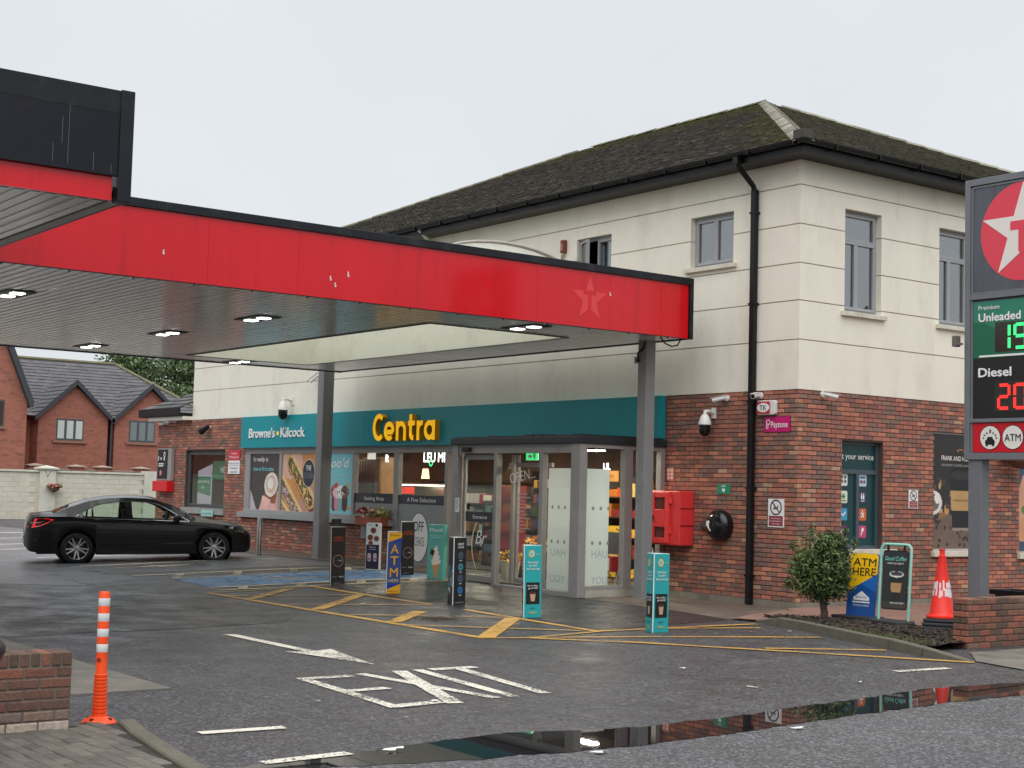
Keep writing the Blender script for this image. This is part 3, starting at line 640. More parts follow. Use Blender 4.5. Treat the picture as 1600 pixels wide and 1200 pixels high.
# ------------------------------------------------------------------ windows
WFR = mat('grey_window_frame', C(158, 159, 163), .4, var=.05, vs=5); SILLM = mat('painted_sill', C(214, 208, 192), .8, var=.1, vs=5, grime=C(150, 142, 124), gamt=.5, gs=3)
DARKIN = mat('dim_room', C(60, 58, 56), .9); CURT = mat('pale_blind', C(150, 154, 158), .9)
def win(T, w, h, bars, name='window', frame_m=WFR, pane_m=GLASSU, sill=True, fw=.055, dep=.11, sill_m=SILLM, room=True, sillw=.12):
    """window in an opening w x h at T (u,v,n), bars: list of rects (u0,v0,u1,v1) for casements"""
    o = MB(T); 
    for a, b, c_, d in ((0, 0, w, fw), (0, h - fw, w, h), (0, fw, fw, h - fw), (w - fw, fw, w, h - fw)): o.box(a, b, -dep - .05, c_, d, -dep + .012)
    win_o = o.build(name, frame_m, bld, bevel=.004)
    for (a, b, c_, d) in bars:
        m = MB(T); k = fw * .85; z0, z1 = -dep - .035, -dep + .03
        for q in ((a, b, c_, b + k), (a, d - k, c_, d), (a, b + k, a + k, d - k), (c_ - k, b + k, c_, d - k)): m.box(q[0], q[1], z0, q[2], q[3], z1)
        m.build('casement', frame_m, win_o, bevel=.004)
        g = MB(T); g.box(a + k, b + k, -dep - .012, c_ - k, d - k, -dep - .006); g.build('pane', pane_m, win_o)
    if sill: s = MB(T); s.box(-.09, -.075, -.2, w + .09, -.002, sillw - .04); s.build('sill', sill_m, win_o, bevel=.006)
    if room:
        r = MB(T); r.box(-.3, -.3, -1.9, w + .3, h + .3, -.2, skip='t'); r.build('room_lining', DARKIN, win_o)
        for f in r.f: pass
    return win_o
def two(w, h, split=.5, fw=.055): return [(fw, fw, w * split + .005, h - fw), (w * split + .005, fw, w - fw, h - fw)]
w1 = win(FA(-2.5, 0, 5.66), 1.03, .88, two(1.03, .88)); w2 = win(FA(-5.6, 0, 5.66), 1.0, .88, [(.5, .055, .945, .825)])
# the left casement of the second window stands ajar
a = MB(FA(-5.545, .06, 5.715) @ Matrix.Rotation(R(-24), 4, 'Y'))
for q in ((0, 0, .45, .047), (0, .723, .45, .77), (0, .047, .047, .723), (.403, .047, .45, .723)): a.box(q[0], q[1], -.03, q[2], q[3], .03)
a.build('casement', WFR, w2); a2 = MB(a.T); a2.box(.047, .047, -.004, .403, .723, .002); a2.build('pane', GLASSU, w2)
for w_, (x, wd) in ((w1, (-2.4, .85)), (w2, (-5.5, .8))):
    c_ = MB(FA(x, .5, 5.7)); c_.box(0, 0, -.02, wd, .8, 0); c_.build('blind', CURT, w_)
st = MB(FA(-2.38, .22, 5.72)); st.box(0, 0, -.06, .2, .1, 0); st.box(.22, 0, -.06, .3, .16, 0); st.cyl((.36, .12, 0), (.5, .2, -.02), .02); st.build('desk_clutter', mat('pale_clutter', C(226, 236, 240), .6), w1)
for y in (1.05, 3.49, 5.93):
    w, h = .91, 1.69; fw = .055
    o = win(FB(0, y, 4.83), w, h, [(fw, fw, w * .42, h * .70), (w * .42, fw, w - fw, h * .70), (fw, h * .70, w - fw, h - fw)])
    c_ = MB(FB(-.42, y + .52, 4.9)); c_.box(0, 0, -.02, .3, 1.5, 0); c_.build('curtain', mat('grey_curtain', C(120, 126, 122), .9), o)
# ------------------------------------------------------------------ roof
EZ = 7.33
E = [Vector((.45, -.45, EZ)), Vector((.45, 15.45, EZ)), Vector((-22.75, 15.45, EZ)), Vector((-22.75, -.45, EZ))]
RA, RB = Vector((-8, 7.5, 11.0)), Vector((-14.5, 7.5, 11.0))
roof = MB(); roof.add([*E, RA, RB], [(0, 1, 4), (3, 0, 4, 5), (1, 2, 5, 4), (2, 3, 5)]); 
ROOFM = mat('roof_underlay', C(52, 50, 46), .9, var=.2)
roof = roof.build('roof', ROOFM, bld)
TILE = mat('mossy_roof_tile', attr=True, rough=.85, var=.3, vs=20, bump=.6, bs=60)
def tiles(mb, ea, eb, rb, ra, wid, exp, mossf, cols, lift=.02):
    """small flat tiles lapped over a roof slope; ea->eb is the eave, ra->rb the ridge above it"""
    along = (eb - ea).normalized(); mid = ((ra + rb) / 2 - ea); up = (mid - along * mid.dot(along)); H = up.length; up.normalize(); nrm = along.cross(up).normalized()
    if nrm.z < 0: nrm = -nrm
    n = int(H / exp)
    for r in range(n):
        h0, h1 = r * exp, min((r + 1) * exp + .02, H); t = (r + .5) / n
        lo = (ra - ea).dot(along) * t; hi = (eb - ea).length + (rb - eb).dot(along) * t
        x = lo - (wid / 2 if r % 2 else 0)
        while x < hi:
            a, b = max(x, lo), min(x + wid - .004, hi); x += wid
            if b - a < .02: continue
            l = lift + random.uniform(-.006, .008); P = ea + along * ((a + b) / 2) + up * h0
            c = mossf(P, t, random.choice(cols))
            p0 = ea + along * a + up * h0; p1 = ea + along * b + up * h0; q0 = ea + along * a + up * h1 + nrm * .004; q1 = ea + along * b + up * h1 + nrm * .004
            mb.add([p0 + nrm * l, p1 + nrm * (l + random.uniform(-.004, .004)), q1, q0, p0, p1], [(0, 1, 2, 3), (4, 5, 1, 0)], c=c)
tc = [C(88, 84, 78), C(78, 76, 72), C(98, 92, 82), C(70, 70, 68), C(106, 98, 86), C(84, 78, 68)]
def moss_main(P, t, c):
    n = mnoise.noise(P * .55) * .5 + mnoise.noise(P * 2.3) * .35
    hip = abs((P.x - .45) + (P.y + .45)) / 1.4       # distance to the near hip
    m = max(sm((t - .72) / .25), sm(1 - hip / 1.6) * .9) * .8 + n * .75 - .12
    k = min(max(m, 0), 1) * .85; g = C(112, 108, 50) if random.random() < .6 else C(84, 92, 44)
    c = tuple(a * (1 - k) + b * k for a, b in zip(c, g)); f = random.uniform(.8, 1.2); return tuple(q * f for q in c)
tm = MB(); tiles(tm, E[3], E[0], RA, RB, .17, .102, moss_main, tc)
def moss_side(P, t, c):
    n = mnoise.noise(P * .5) * .5 + mnoise.noise(P * 2.0) * .4; k = min(max(.25 + n * .9, 0), .8); g = C(86, 84, 50)
    c = tuple(a * (1 - k) + b * k for a, b in zip(c, g)); f = random.uniform(.8, 1.2); return tuple(q * f for q in c)
tiles(tm, E[0], E[1], RA, RA, .17, .102, moss_side, tc)
tm.build('roof_tiles', TILE, roof, kind='stuff')
HIPM = mat('lichened_hip_tile', attr=True, rough=.85, var=.25, vs=14, bump=.4, bs=50)
def hip_run(a, b, cols, ln=.30, wd=.15, sag=.05, lift=.045, mortar=None):
    d = (b - a); L_ = d.length; d.normalize(); side = d.cross(Vector((0, 0, 1))).normalized(); up = side.cross(d).normalized(); n = int(L_ / ln)
    ms = []
    for c in cols:
        mb = MB(); l = ln / 2 + .02
        mb.add([(-l, -wd, -sag - .0), (-l, 0, .022), (-l, wd, -sag), (l, -wd, -sag - .02), (l, 0, .012), (l, wd, -sag - .02), (-l, -wd, -sag - .02), (-l, 0, .005), (-l, wd, -sag - .02)], [(0, 3, 4, 1), (1, 4, 5, 2), (6, 0, 1, 7), (7, 1, 2, 8)], c=c); ms.append(mb.mesh('hip_tile', HIPM))
    M = Matrix((d, side, up)).transposed().to_4x4()
    for i in range(n):
        o = bpy.data.objects.new('hip_tile', random.choice(ms)); col.objects.link(o); o.parent = roof
        o.matrix_local = Matrix.Translation(a + d * (i + .5) * ln + up * (lift + random.uniform(-.006, .006))) @ M
hip_run(E[0], RA, [C(152, 148, 134), C(138, 134, 120), C(160, 156, 142), C(128, 126, 114)], .31, .17)
hip_run(RA, RB, [C(96, 94, 66), C(84, 84, 60), C(110, 108, 80)], .42, .12)
hip_run(E[1], RA, [C(130, 128, 110), C(110, 110, 92), C(140, 138, 120)], .42, .13)
hip_run(E[3], RB, [C(96, 92, 66), C(84, 82, 60)], .42, .13)
fb = MB(); fb.box(-22.7, -.43, 7.17, .43, -.40, 7.34); fb.box(.40, -.40, 7.17, .43, 15.4, 7.34); fb.box(-22.7, -.40, 7.17, .40, .0, 7.185); fb.box(0, 0.0, 7.17, .40, 15.4, 7.185); fb.build('eaves_board', BLACKM, bld)
he = MB(); he.prism([(.30, -.52), (.52, -.52), (.52, -.30)], 7.36, 7.5); he.build('hip_end', mat('hip_end_mortar', C(70, 68, 62), .9, var=.2, vs=8), bld)
def gutter(p0, p1, out, nm='gutter'):
    mb = MB(); P0, P1 = Vector(p0), Vector(p1); o = Vector(out); n = 7; v = []
    for P in (P0, P1):
        for i in range(n): a = PI * i / (n - 1); v.append(P + o * (-math.cos(a) * .062) + Vector((0, 0, -math.sin(a) * .075)))
        for i in range(n): a = PI * (n - 1 - i) / (n - 1); v.append(P + o * (-math.cos(a) * .055) + Vector((0, 0, -math.sin(a) * .067)))
    k = 2 * n; mb.add(v, [(i, (i + 1) % k, k + (i + 1) % k, k + i) for i in range(k)] + [tuple(range(k)), tuple(reversed(range(k, 2 * k)))])
    return mb.build(nm, BLACKM, bld, autosmooth=50)
g1 = gutter((-22.8, -.497, 7.35), (.56, -.497, 7.35), (0, -1, 0)); g2 = gutter((.497, -.56, 7.351), (.497, 15.4, 7.351), (1, 0, 0))
for i in range(24):
    x = -22.2 + i * .98; b = MB(); b.box(x - .012, -.568, 7.262, x + .012, -.43, 7.358); b.build('bracket', BLACKM, g1)
for i in range(14):
    y = .2 + i * 1.05; b = MB(); b.box(.43, y - .012, 7.262, .568, y + .012, 7.358); b.build('bracket', BLACKM, g2)
dp = MB(); dp.box(-.985, -.55, 7.16, -.875, -.45, 7.28); dp.tube([(-.93, -.49, 7.2), (-.93, -.46, 7.12), (-.93, -.12, 6.86), (-.93, -.085, 6.78)], .047, 8); dp.box(-.98, -.125, .06, -.88, -.035, 6.8)
dpo = dp.build('downpipe', BLACKM, bld, bevel=.008)
for z in (.5, 1.9, 3.3, 4.9, 6.4): b = MB(); b.box(-.995, -.135, z, -.865, -.01, z + .035); b.build('bracket', BLACKM, dpo)
dp = MB(); dp.box(-10.45, -.1, 5.2, -10.37, -.03, 7.0); dp.cyl((-10.41, -.46, 7.28), (-10.41, -.06, 6.98), .04); dp.build('downpipe', mat('cream_pipe', C(214, 210, 196), .6), bld)
# low lean-to roof at the far left end
lt = MB(); lt.add([(-25.1, -.4, 3.82), (-22.3, -.4, 3.82), (-22.3, 2.4, 5.1)], [(0, 1, 2)]); lto = lt.build('side_roof', ROOFM, bld)
t2 = MB(); tiles(t2, Vector((-25.1, -.4, 3.82)), Vector((-22.3, -.4, 3.82)), Vector((-22.3, 2.4, 5.1)), Vector((-22.3, 2.4, 5.1)), .33, .30, lambda P, t, c: c, [C(92, 92, 94), C(80, 80, 82), C(104, 104, 104)], .03); t2.build('roof_tiles', TILE, lto, kind='stuff')
t2 = MB(); t2.box(-25.1, -.42, 3.62, -22.3, -.38, 3.83); t2.box(-25.1, -.38, 3.60, -22.3, .0, 3.62); t2.box(-25.12, -.38, 3.62, -25.08, 6, 3.83); t2.build('eaves_board', BLACKM, bld)
t2 = MB(); t2.box(-24.65, -.3, 3.5, -22.3, .2, 3.62); t2.build('render_band', REND, bld)
# ------------------------------------------------------------------ left window beside the price board
lw = win(FA(-22.65, 0, 1.1), 2.45, 1.55, [(.055, .055, 2.39, 1.49)], pane_m=GLASS, frame_m=GREYD, sill=False, room=False)
s = MB(FA(-22.65, 0, .93)); s.box(-.1, 0, -.15, 2.53, .165, .06); s.build('sill', mat('grey_sill', C(150, 150, 146), .7, var=.12, vs=5), lw, bevel=.006)
GRN = mat('green_poster', C(52, 122, 88), .6); LILAC = mat('pale_lilac_board', C(190, 184, 196), .7)
b = MB(FA(-22.65, .25, 1.1)); b.poly([(.3, .06), (1.2, .1), (1.2, 1.2), (.3, 1.0)], 0); b.build('display_board', LILAC, lw)
b = MB(FA(-22.65, .245, 1.1)); b.poly([(.3, .42), (1.12, .32), (1.12, .85), (.3, .85)], 0); b.rect(1.25, .78, 2.38, 1.28, 0); b.build('display_poster', GRN, lw)
text('poster_lettering', 'HEAL', .17, FA(-20.95, .24, 2.06), WHITE, lw, bold=.0); text('poster_lettering', 'something', .09, FA(-22.3, .24, 1.78), WHITE, lw, fit=.7); text('poster_lettering', 'nice', .09, FA(-22.1, .24, 1.62), WHITE, lw)
b = MB(FA(-22.65, .6, 1.1)); b.rect(.06, 1.05, 2.4, 1.49, 0); b.build('roller_blind', mat('dark_slats', C(70, 70, 74), .6), lw)
for i in range(9): q = MB(FA(-22.65, .58, 2.15 + i * .048)); q.box(.06, 0, 0, 2.4, .03, .015); q.build('slat', MATS['dark_slats'], lw)
b = MB(FA(-22.65, 1.6, 1.0)); b.rect(0, 0, 2.45, 1.7, 0); b.build('room_lining', mat('back_room', C(84, 84, 76), .9, var=.4, vs=3), lw)
# ================================================================== shopfront windows
SF = bld
SLG = mat('grey_aluminium_sill', C(150, 152, 152), .5, var=.08, vs=4)
b = MB(); b.box(-19.15, -.13, .93, -11.72, .12, 1.06); b.box(-19.0, -.02, 1.06, -11.72, .12, 1.14); b.build('sill', SLG, SF, bevel=.008)
b = MB(); b.box(-13.0, -.09, .62, -12.2, .0, .93); b.build('meter_box', SLG, SF, bevel=.006)
xs = [(-19.0, -18.72), (-17.14, -17.02), (-15.33, -15.21), (-13.6, -13.49), (-11.82, -11.62), (-9.82, -9.70)]
NAVY = mat('navy_vinyl', C(40, 48, 60), .35); FILM = mat('grey_window_film', C(142, 146, 148), .35, var=.05, vs=2)
b = MB(); b.box(-19.0, .0, 2.55, -6.7, .12, 2.70); b.build('shopfront_head', GREYF, SF)
for i, (a, c_) in enumerate(xs):
    z0 = 1.14 if i < 4 else .0
    b = MB(); b.box(a, -.012, z0, c_, .10, 2.55); b.build('mullion', GREYF, SF, bevel=.004)
b = MB(); b.box(-11.62, -.0, .0, -9.82, .10, .16); b.build('bottom_rail', GREYF, SF)
panes = [(-18.72, -17.14), (-17.02, -15.33), (-15.21, -13.60), (-13.49, -11.82), (-11.62, -9.82)]
shop_w = []
for i, (a, c_) in enumerate(panes):
    z0 = 1.14 if i < 4 else .16
    b = MB(); b.box(a, .030, z0, c_, .040, 2.55); shop_w.append(b.build('shop_window', GLASS, SF))
# poster 1: coffee in a hand
cv = Canvas(64, 60, C(70, 64, 66)); cv.poly([(0, 0), (.22, 0), (.02, .34), (0, .34)], C(190, 180, 186))
for k in range(5): cv.cap(-.1 + k * .2, .15 + k * .05, .3 + k * .2, .85, .006, C(84, 77, 78))
cv.poly([(.32, 0), (1, 0), (1, .3), (.9, .36), (.55, .26), (.42, .22)], C(226, 172, 164)); cv.poly([(.5, .12), (.88, .12), (.93, .4), (.5, .36)], C(150, 86, 50)); cv.ell(.72, .44, .24, .22, C(120, 74, 50), .3); cv.ell(.71, .45, .225, .2, C(236, 226, 216), .3); cv.ell(.71, .46, .18, .15, C(214, 188, 168), .3); cv.ell(.69, .47, .1, .09, C(240, 234, 228), .3)
cv.cap(.42, .1, .62, .06, .05, C(234, 184, 174)); cv.cap(.46, .2, .66, .14, .05, C(238, 190, 180)); cv.cap(.92, .1, .98, .3, .06, C(220, 160, 152)); cv.grain(.12)
o = cv.build('poster_print', FA(-18.72, .026, 1.14), 1.58, 1.41, PRINT, shop_w[0])
text('lettering', 'It really is', .115, FA(-18.58, .022, 2.36), WHITE, shop_w[0], bold=.012, fit=.78)
text('lettering', 'love at first taste.', .11, FA(-18.58, .022, 2.12), mat('aqua_print', C(126, 210, 214), .5), shop_w[0], bold=.012, fit=1.12)
# poster 2: filled baguettes
cv = Canvas(76, 64, C(216, 150, 84)); cv.grain(.25, 10); cv.ell(.25, .85, .35, .25, C(220, 176, 158)); cv.ell(.85, .1, .3, .3, C(196, 146, 130))
def baguette(x0, y0, x1, y1, fill):
    cv.cap(x0 + .02, y0 - .05, x1 + .02, y1 - .05, .125, C(96, 58, 40), .02); cv.cap(x0, y0, x1, y1, .13, C(214, 168, 104), .015); cv.cap(x0 + .05, y0 + .03, x1 + .05, y1 + .03, .075, C(232, 198, 140)); cv.cap(x0 - .01, y0 - .02, x1 - .01, y1 - .02, .075, C(96, 62, 44), .03)
    cv.dots(x0 - .01, y0 - .02, x1 - .01, y1 - .02, .1, 90, .014, fill)
baguette(-.05, .52, .5, -.05, [C(190, 160, 180), C(150, 84, 60), C(226, 210, 200), C(120, 60, 70), C(206, 180, 150), C(110, 130, 60)])
baguette(.25, .86, .86, .2, [C(228, 200, 110), C(112, 140, 60), C(150, 90, 50), C(236, 214, 150), C(90, 110, 50), C(200, 120, 60)])
baguette(-.12, .15, .18, -.12, [C(200, 90, 60), C(120, 140, 60), C(220, 190, 150)])
cv.a *= (1 + .05 * (rng.random((cv.h, cv.w, 1)) - .5)); cv.build('poster_print', FA(-17.02, .026, 1.14), 1.69, 1.41, PRINT, shop_w[1])
b = MB(FA(-17.02, .022, 1.14)); b.ell(1.33, .93, .31, .345, 0); b.build('roundel', mat('cream_print', C(226, 206, 176), .5), shop_w[1])
b = MB(FA(-17.02, .020, 1.14)); b.ell(1.33, .93, .29, .325, 0); b.build('roundel', NAVY, shop_w[1])
text('lettering', 'THE', .13, FA(-15.69, .017, 2.14), WHITE, shop_w[1], bold=.01, align='CENTER', fit=.25); text('lettering', 'KITCHEN', .14, FA(-15.69, .017, 1.95), mat('outline_print', C(130, 140, 148), .5), shop_w[1], align='CENTER', fit=.5)
# poster 3: turquoise ice cream poster
cv = Canvas(64, 60, C(126, 204, 212)); cv.grain(.06, 12)
for cx, c1, c2 in ((.12, C(226, 150, 170), C(190, 80, 110)), (.48, C(190, 70, 90), C(110, 30, 60)), (.56, C(232, 214, 216), C(200, 150, 160)), (.68, C(240, 240, 240), C(110, 190, 190)), (.78, C(120, 76, 54), C(70, 44, 40))):
    cv.cap(cx, .12, cx, .3, .075, c2); cv.ell(cx, .36, .11, .1, c1); cv.dots(cx - .04, .34, cx + .04, .42, .12, 14, .02, [c1, c2, C(240, 230, 226)])
cv.cap(.52, .46, .54, .48, .045, C(206, 40, 56))
for sx, sy in ((.88, .46), (.9, .1), (.06, .44), (.1, .13)):
    for k in range(5): a = k * 2 * PI / 5; cv.cap(sx, sy, sx + .05 * math.cos(a), sy + .05 * math.sin(a), .014, C(196, 168, 120))
cv.build('poster_print', FA(-15.21, .026, 1.14), 1.61, 1.41, PRINT, shop_w[2])
text('lettering', "Moo'd", .22, FA(-14.98, .022, 2.22), WHITE, shop_w[2], bold=.02, shear=.25, fit=1.2)
PALEA = mat('pale_aqua_print', C(190, 228, 216), .5)
text('lettering', 'ice cream shakes', .07, FA(-14.7, .022, 1.98), PALEA, shop_w[2], fit=.9); text('lettering', 'made for you', .07, FA(-14.6, .022, 1.84), PALEA, shop_w[2], fit=.7)
# windows 4 and 5: vinyl bands and film
def band(wi, a, c_, z0, z1, txt):
    b = MB(); b.box(a, .020, z0, c_, .029, z1); b.build('vinyl_band', NAVY, shop_w[wi])
    xm = (a + c_) / 2; text('lettering', txt, .095, FA(xm, .016, (z0 + z1) / 2 - .045), WHITE, shop_w[wi], bold=.006, align='CENTER', fit=.095 * .74 * len(txt))
    q = MB(FA(xm, .016, (z0 + z1) / 2)); wd = .095 * .74 * len(txt) / 2 + .12; q.ell(-wd, 0, .014, .014, 0, 8); q.ell(wd, 0, .014, .014, 0, 8); q.build('dot', mat('dull_print', C(140, 146, 150), .5), shop_w[wi])
band(3, -13.49, -11.82, 1.42, 1.64, 'Seating Area'); band(4, -11.62, -9.82, 1.43, 1.63, 'A Fine Selection')
b = MB(); b.box(-13.49, .021, 1.14, -11.82, .029, 1.42); b.build('window_film', FILM, shop_w[3])
b = MB(); b.box(-11.62, .021, .16, -9.82, .029, 1.43); b.build('window_film', FILM, shop_w[4])
b = MB(FA(-10.78, .017, .78)); b.ell(0, -.05, .37, .53, 0, 32); b.build('roundel', mat('navy_print', C(58, 62, 72), .5), shop_w[4])
b = MB(FA(-10.78, .014, .78)); b.ell(0, -.05, .355, .515, 0, 32); b.build('roundel', WHITE, shop_w[4])
text('lettering', 'OFF', .22, FA(-10.78, .011, .86), MATS['navy_print'], shop_w[4], align='CENTER', fit=.40, bold=.006); text('lettering', 'LICENCE', .2, FA(-10.78, .011, .55), MATS['outline_print'], shop_w[4], align='CENTER', fit=.46)
# ================================================================== glass porch
PX0, PX1, PY_ = -6.80, -3.05, -1.90
porch = MB(); porch.box(PX0 - .02, PY_ - .04, 2.60, PX1 + .04, .0, 2.72)
PRF = mat('black_porch_flashing', C(44, 47, 51), .45, var=.15, vs=3)
porch = porch.build('porch_roof', PRF, bld, bevel=.01)
b = MB(); 
for i in range(14):
    x = PX0 + i * .27; b.box(x, PY_ + .02, 2.72, x + .25, -.05, 2.735 + random.uniform(0, .03))
b.build('roof_flashing', PRF, porch)
def bar(x0, y0, z0, x1, y1, z1, n='frame', m=GREYF): q = MB(); q.box(x0, y0, z0, x1, y1, z1); return q.build(n, m, porch, bevel=.005)
PZ = .10
bar(PX0, PY_, PZ - .06, PX0 + .18, PY_ + .16, 2.60); bar(PX1 - .24, PY_ - .01, -.02, PX1, PY_ + .15, 2.60, 'corner_post')
bar(PX0 + .18, PY_ + .02, 2.44, PX1 - .24, PY_ + .14, 2.60); bar(-5.50, PY_ + .01, PZ - .05, -5.41, PY_ + .13, 2.44); bar(-4.17, PY_ + .01, PZ - .06, -4.08, PY_ + .13, 2.44)
bar(-5.41, PY_ + .02, PZ - .08, PX1 - .24, PY_ + .12, PZ + .02)
def pane(x0, y0, z0, x1, y1, z1, n='pane', par=None): q = MB(); q.box(x0, y0, z0, x1, y1, z1); return q.build(n, GLASS, par or porch)
# sliding leaf with the entrance band
leaf = bar(-6.58, PY_ + .10, PZ + .02, -6.50, PY_ + .145, 2.42, 'sliding_door'); 
q = MB(); q.box(-6.50, PY_ + .10, PZ + .02, -5.56, PY_ + .145, PZ + .13); q.box(-6.50, PY_ + .10, 2.33, -5.56, PY_ + .145, 2.42); q.box(-5.56, PY_ + .10, PZ + .02, -5.505, PY_ + .145, 2.42); q.build('door_rail', GREYF, leaf)
pane(-6.50, PY_ + .118, PZ + .13, -5.56, PY_ + .126, 2.33, 'pane', leaf)
q = MB(); q.box(-6.48, PY_ + .110, 1.20, -5.58, PY_ + .117, 1.38); q.build('vinyl_band', NAVY, leaf); text('lettering', 'Entrance', .07, FA(-6.02, PY_ + .106, 1.255), WHITE, leaf, bold=.008, align='CENTER', fit=.44)
q = MB(FA(-6.0, PY_ + .114, .78)); ap_ = [(.35 + .62 * math.cos(R(a)), .66 * math.sin(R(a))) for a in range(142, 224, 4)]
q.add([(x, y, 0) for x, y in ap_] + [(.35 + (x - .35) * .965, y * .965, 0) for x, y in ap_], [(i, i + len(ap_), i + len(ap_) + 1, i + 1) for i in range(len(ap_) - 1)]); q.build('vinyl_ring', WHITE, leaf)
text('lettering', 'Br', .26, FA(-6.18, PY_ + .112, .80), WHITE, leaf, shear=.3, bold=-.004); text('lettering', 'ET', .06, FA(-6.02, PY_ + .112, .62), WHITE, leaf)
q = MB(FA(-6.66, PY_ - .004, 1.36)); q.box(0, 0, 0, .13, .26, .004); q.build('notice', WHITE, porch)
for i in range(6): q = MB(FA(-6.64, PY_ - .009, 1.40 + i * .035)); q.box(0, 0, 0, .07 + .02 * (i % 3), .012, .001); q.build('notice_line', mat('grey_print', C(120, 120, 124), .5), porch)
# middle bay with an inner frame, and the fixed pane beside the corner
pane(-5.41, PY_ + .06, PZ + .02, -4.17, PY_ + .068, 2.44); pane(-4.08, PY_ + .06, PZ + .02, PX1 - .24, PY_ + .068, 2.44)
for x in (-5.36, -5.22): bar(x, PY_ + .30, PZ, x + .06, PY_ + .36, 2.42)
bar(-5.16, PY_ + .30, 2.2, -4.2, PY_ + .36, 2.28); bar(-5.16, PY_ + .30, PZ, -4.2, PY_ + .36, PZ + .14)
text('lettering', 'OPEN...', .19, FA(-5.05, PY_ + .052, 1.90) @ Matrix.Rotation(R(9), 4, 'Z'), WHITE, porch, bold=-.012, fit=.72)
for i in range(12): q = MB(FA(-4.82, PY_ + .052, 1.72 - i * .06)); q.box(0, 0, 0, .28 + .1 * math.sin(i * 2.1), .016, .001); q.build('opening_hours', mat('thin_white_print', C(176, 178, 178), .5), porch)
q = MB(FA(-5.2, PY_ + .5, 2.33)); q.box(0, 0, -.03, .34, .14, 0); q.build('exit_sign', mat('green_exit_sign', C(40, 150, 90), .4, emit=C(60, 200, 120), es=1.2), porch)
q = MB(FA(-5.14, PY_ + .496, 2.36)); q.poly([(0, .04), (.06, .09), (.06, .06), (.12, .06), (.12, .02), (.06, .02), (.06, -.01)], 0); q.rect(.16, 0, .22, .09, 0); q.build('exit_symbol', WHITE, porch)
FROST_ = mat('frosted_white_film', C(240, 244, 243), .6, var=.05, vs=1.5)
FROST = bpy.data.materials.new('frosted_film'); FROST.use_nodes = True; N, L = FROST.node_tree.nodes, FROST.node_tree.links; N.clear(); oo = N.new('ShaderNodeOutputMaterial'); mx = N.new('ShaderNodeMixShader'); tl = N.new('ShaderNodeBsdfTranslucent'); df = N.new('ShaderNodeBsdfDiffuse'); tl.inputs[0].default_value = (.9, .95, .94, 1); df.inputs[0].default_value = (.9, .94, .93, 1); mx.inputs[0].default_value = .4; L.new(df.outputs[0], mx.inputs[1]); L.new(tl.outputs[0], mx.inputs[2]); L.new(mx.outputs[0], oo.inputs[0])
b = MB(); b.box(-3.98, PY_ + .072, PZ + .03, PX1 - .25, PY_ + .080, 2.18); b.build('frosted_film', FROST, porch)
b = MB(); b.box(PX1 - .08, PY_ + .17, .24, PX1 - .072, -1.20, 2.18); b.build('frosted_film', FROST, porch)
DOTM = mat('grey_dot', C(150, 158, 158), .5)
for z in (.94, 1.52):
    for i in range(3):
        q = MB(FA(-3.86 + i * .17, PY_ + .070, z)); q.ell(0, 0, .028, .034, 0, 12); q.build('dot', DOTM, porch)
        q = MB(FB(PX1 - .070, -1.55 + i * .17, z)); q.ell(0, 0, .028, .034, 0, 12); q.build('dot', DOTM, porch)
FAINT = mat('faint_film_print', C(196, 204, 202), .5)
for z, t_ in ((.70, 'UAH'), (.26, 'UOY')): text('lettering', t_, .13, FA(-3.88, PY_ + .070, z), FAINT, porch, fit=.4); text('lettering', t_[::-1], .13, FB(PX1 - .070, -1.56, z), FAINT, porch, fit=.34)
# porch side
b = MB(); b.box(PX1 - .26, PY_ + .15, -.05, PX1 + .02, -.0, .16); b.build('porch_plinth', mat('pale_concrete', C(178, 174, 162), .8, var=.2, vs=4, grime=C(120, 114, 100), gamt=.5), porch)
bar(PX1 - .12, PY_ + .15, .16, PX1, .0, .23); bar(PX1 - .12, PY_ + .15, 2.53, PX1, 0, 2.60); bar(PX1 - .12, -.92, .23, PX1, -.74, 2.53); bar(PX1 - .12, -.10, .23, PX1, .0, 2.53)
pane(PX1 - .06, PY_ + .15, .23, PX1 - .052, -.92, 2.53); pane(PX1 - .06, -.74, .23, PX1 - .052, -.10, 2.53)
bar(PX0, PY_ + .16, PZ, PX0 + .10, 0, PZ + .1); pane(PX0 + .04, PY_ + .16, PZ + .1, PX0 + .048, 0, 2.55)
q = MB(); q.box(-6.45, PY_ - .05, 2.47, -6.2, PY_ + .0, 2.55); q.build('door_sensor', BLACKM, porch, bevel=.01)
# ================================================================== inside the shop
FLR = mat('shop_floor_tiles', C(96, 92, 86), .3, var=.1, vs=2)
b = MB(); b.box(-24.4, .25, -.05, -.26, 14.7, .17); b.box(PX0, PY_ + .16, -.05, PX1 - .27, .25, .15); b.build('shop_floor', FLR, bld)
INW = mat('brown_interior_wall', C(120, 96, 80), .8, var=.25, vs=2); CEIL = mat('dark_ceiling', C(74, 70, 66), .9)
b = MB(); b.box(-24, 7.0, .13, -.3, 7.15, 2.95); b.box(-19.5, .3, .13, -19.4, 7, 2.95); b.build('partition', INW, bld)
b = MB(); b.box(-19.4, .12, 2.95, -.26, 7.0, 3.0); b.build('ceiling', CEIL, bld)
b = MB(); b.box(-24.35, .30, .171, -19.55, 7, .18); b.build('shop_floor', FLR, bld)
LAMPW = mat('warm_ceiling_fill_lamp', (1, 1, 1), .5, emit=(1.0, .86, .68), es=95.0)
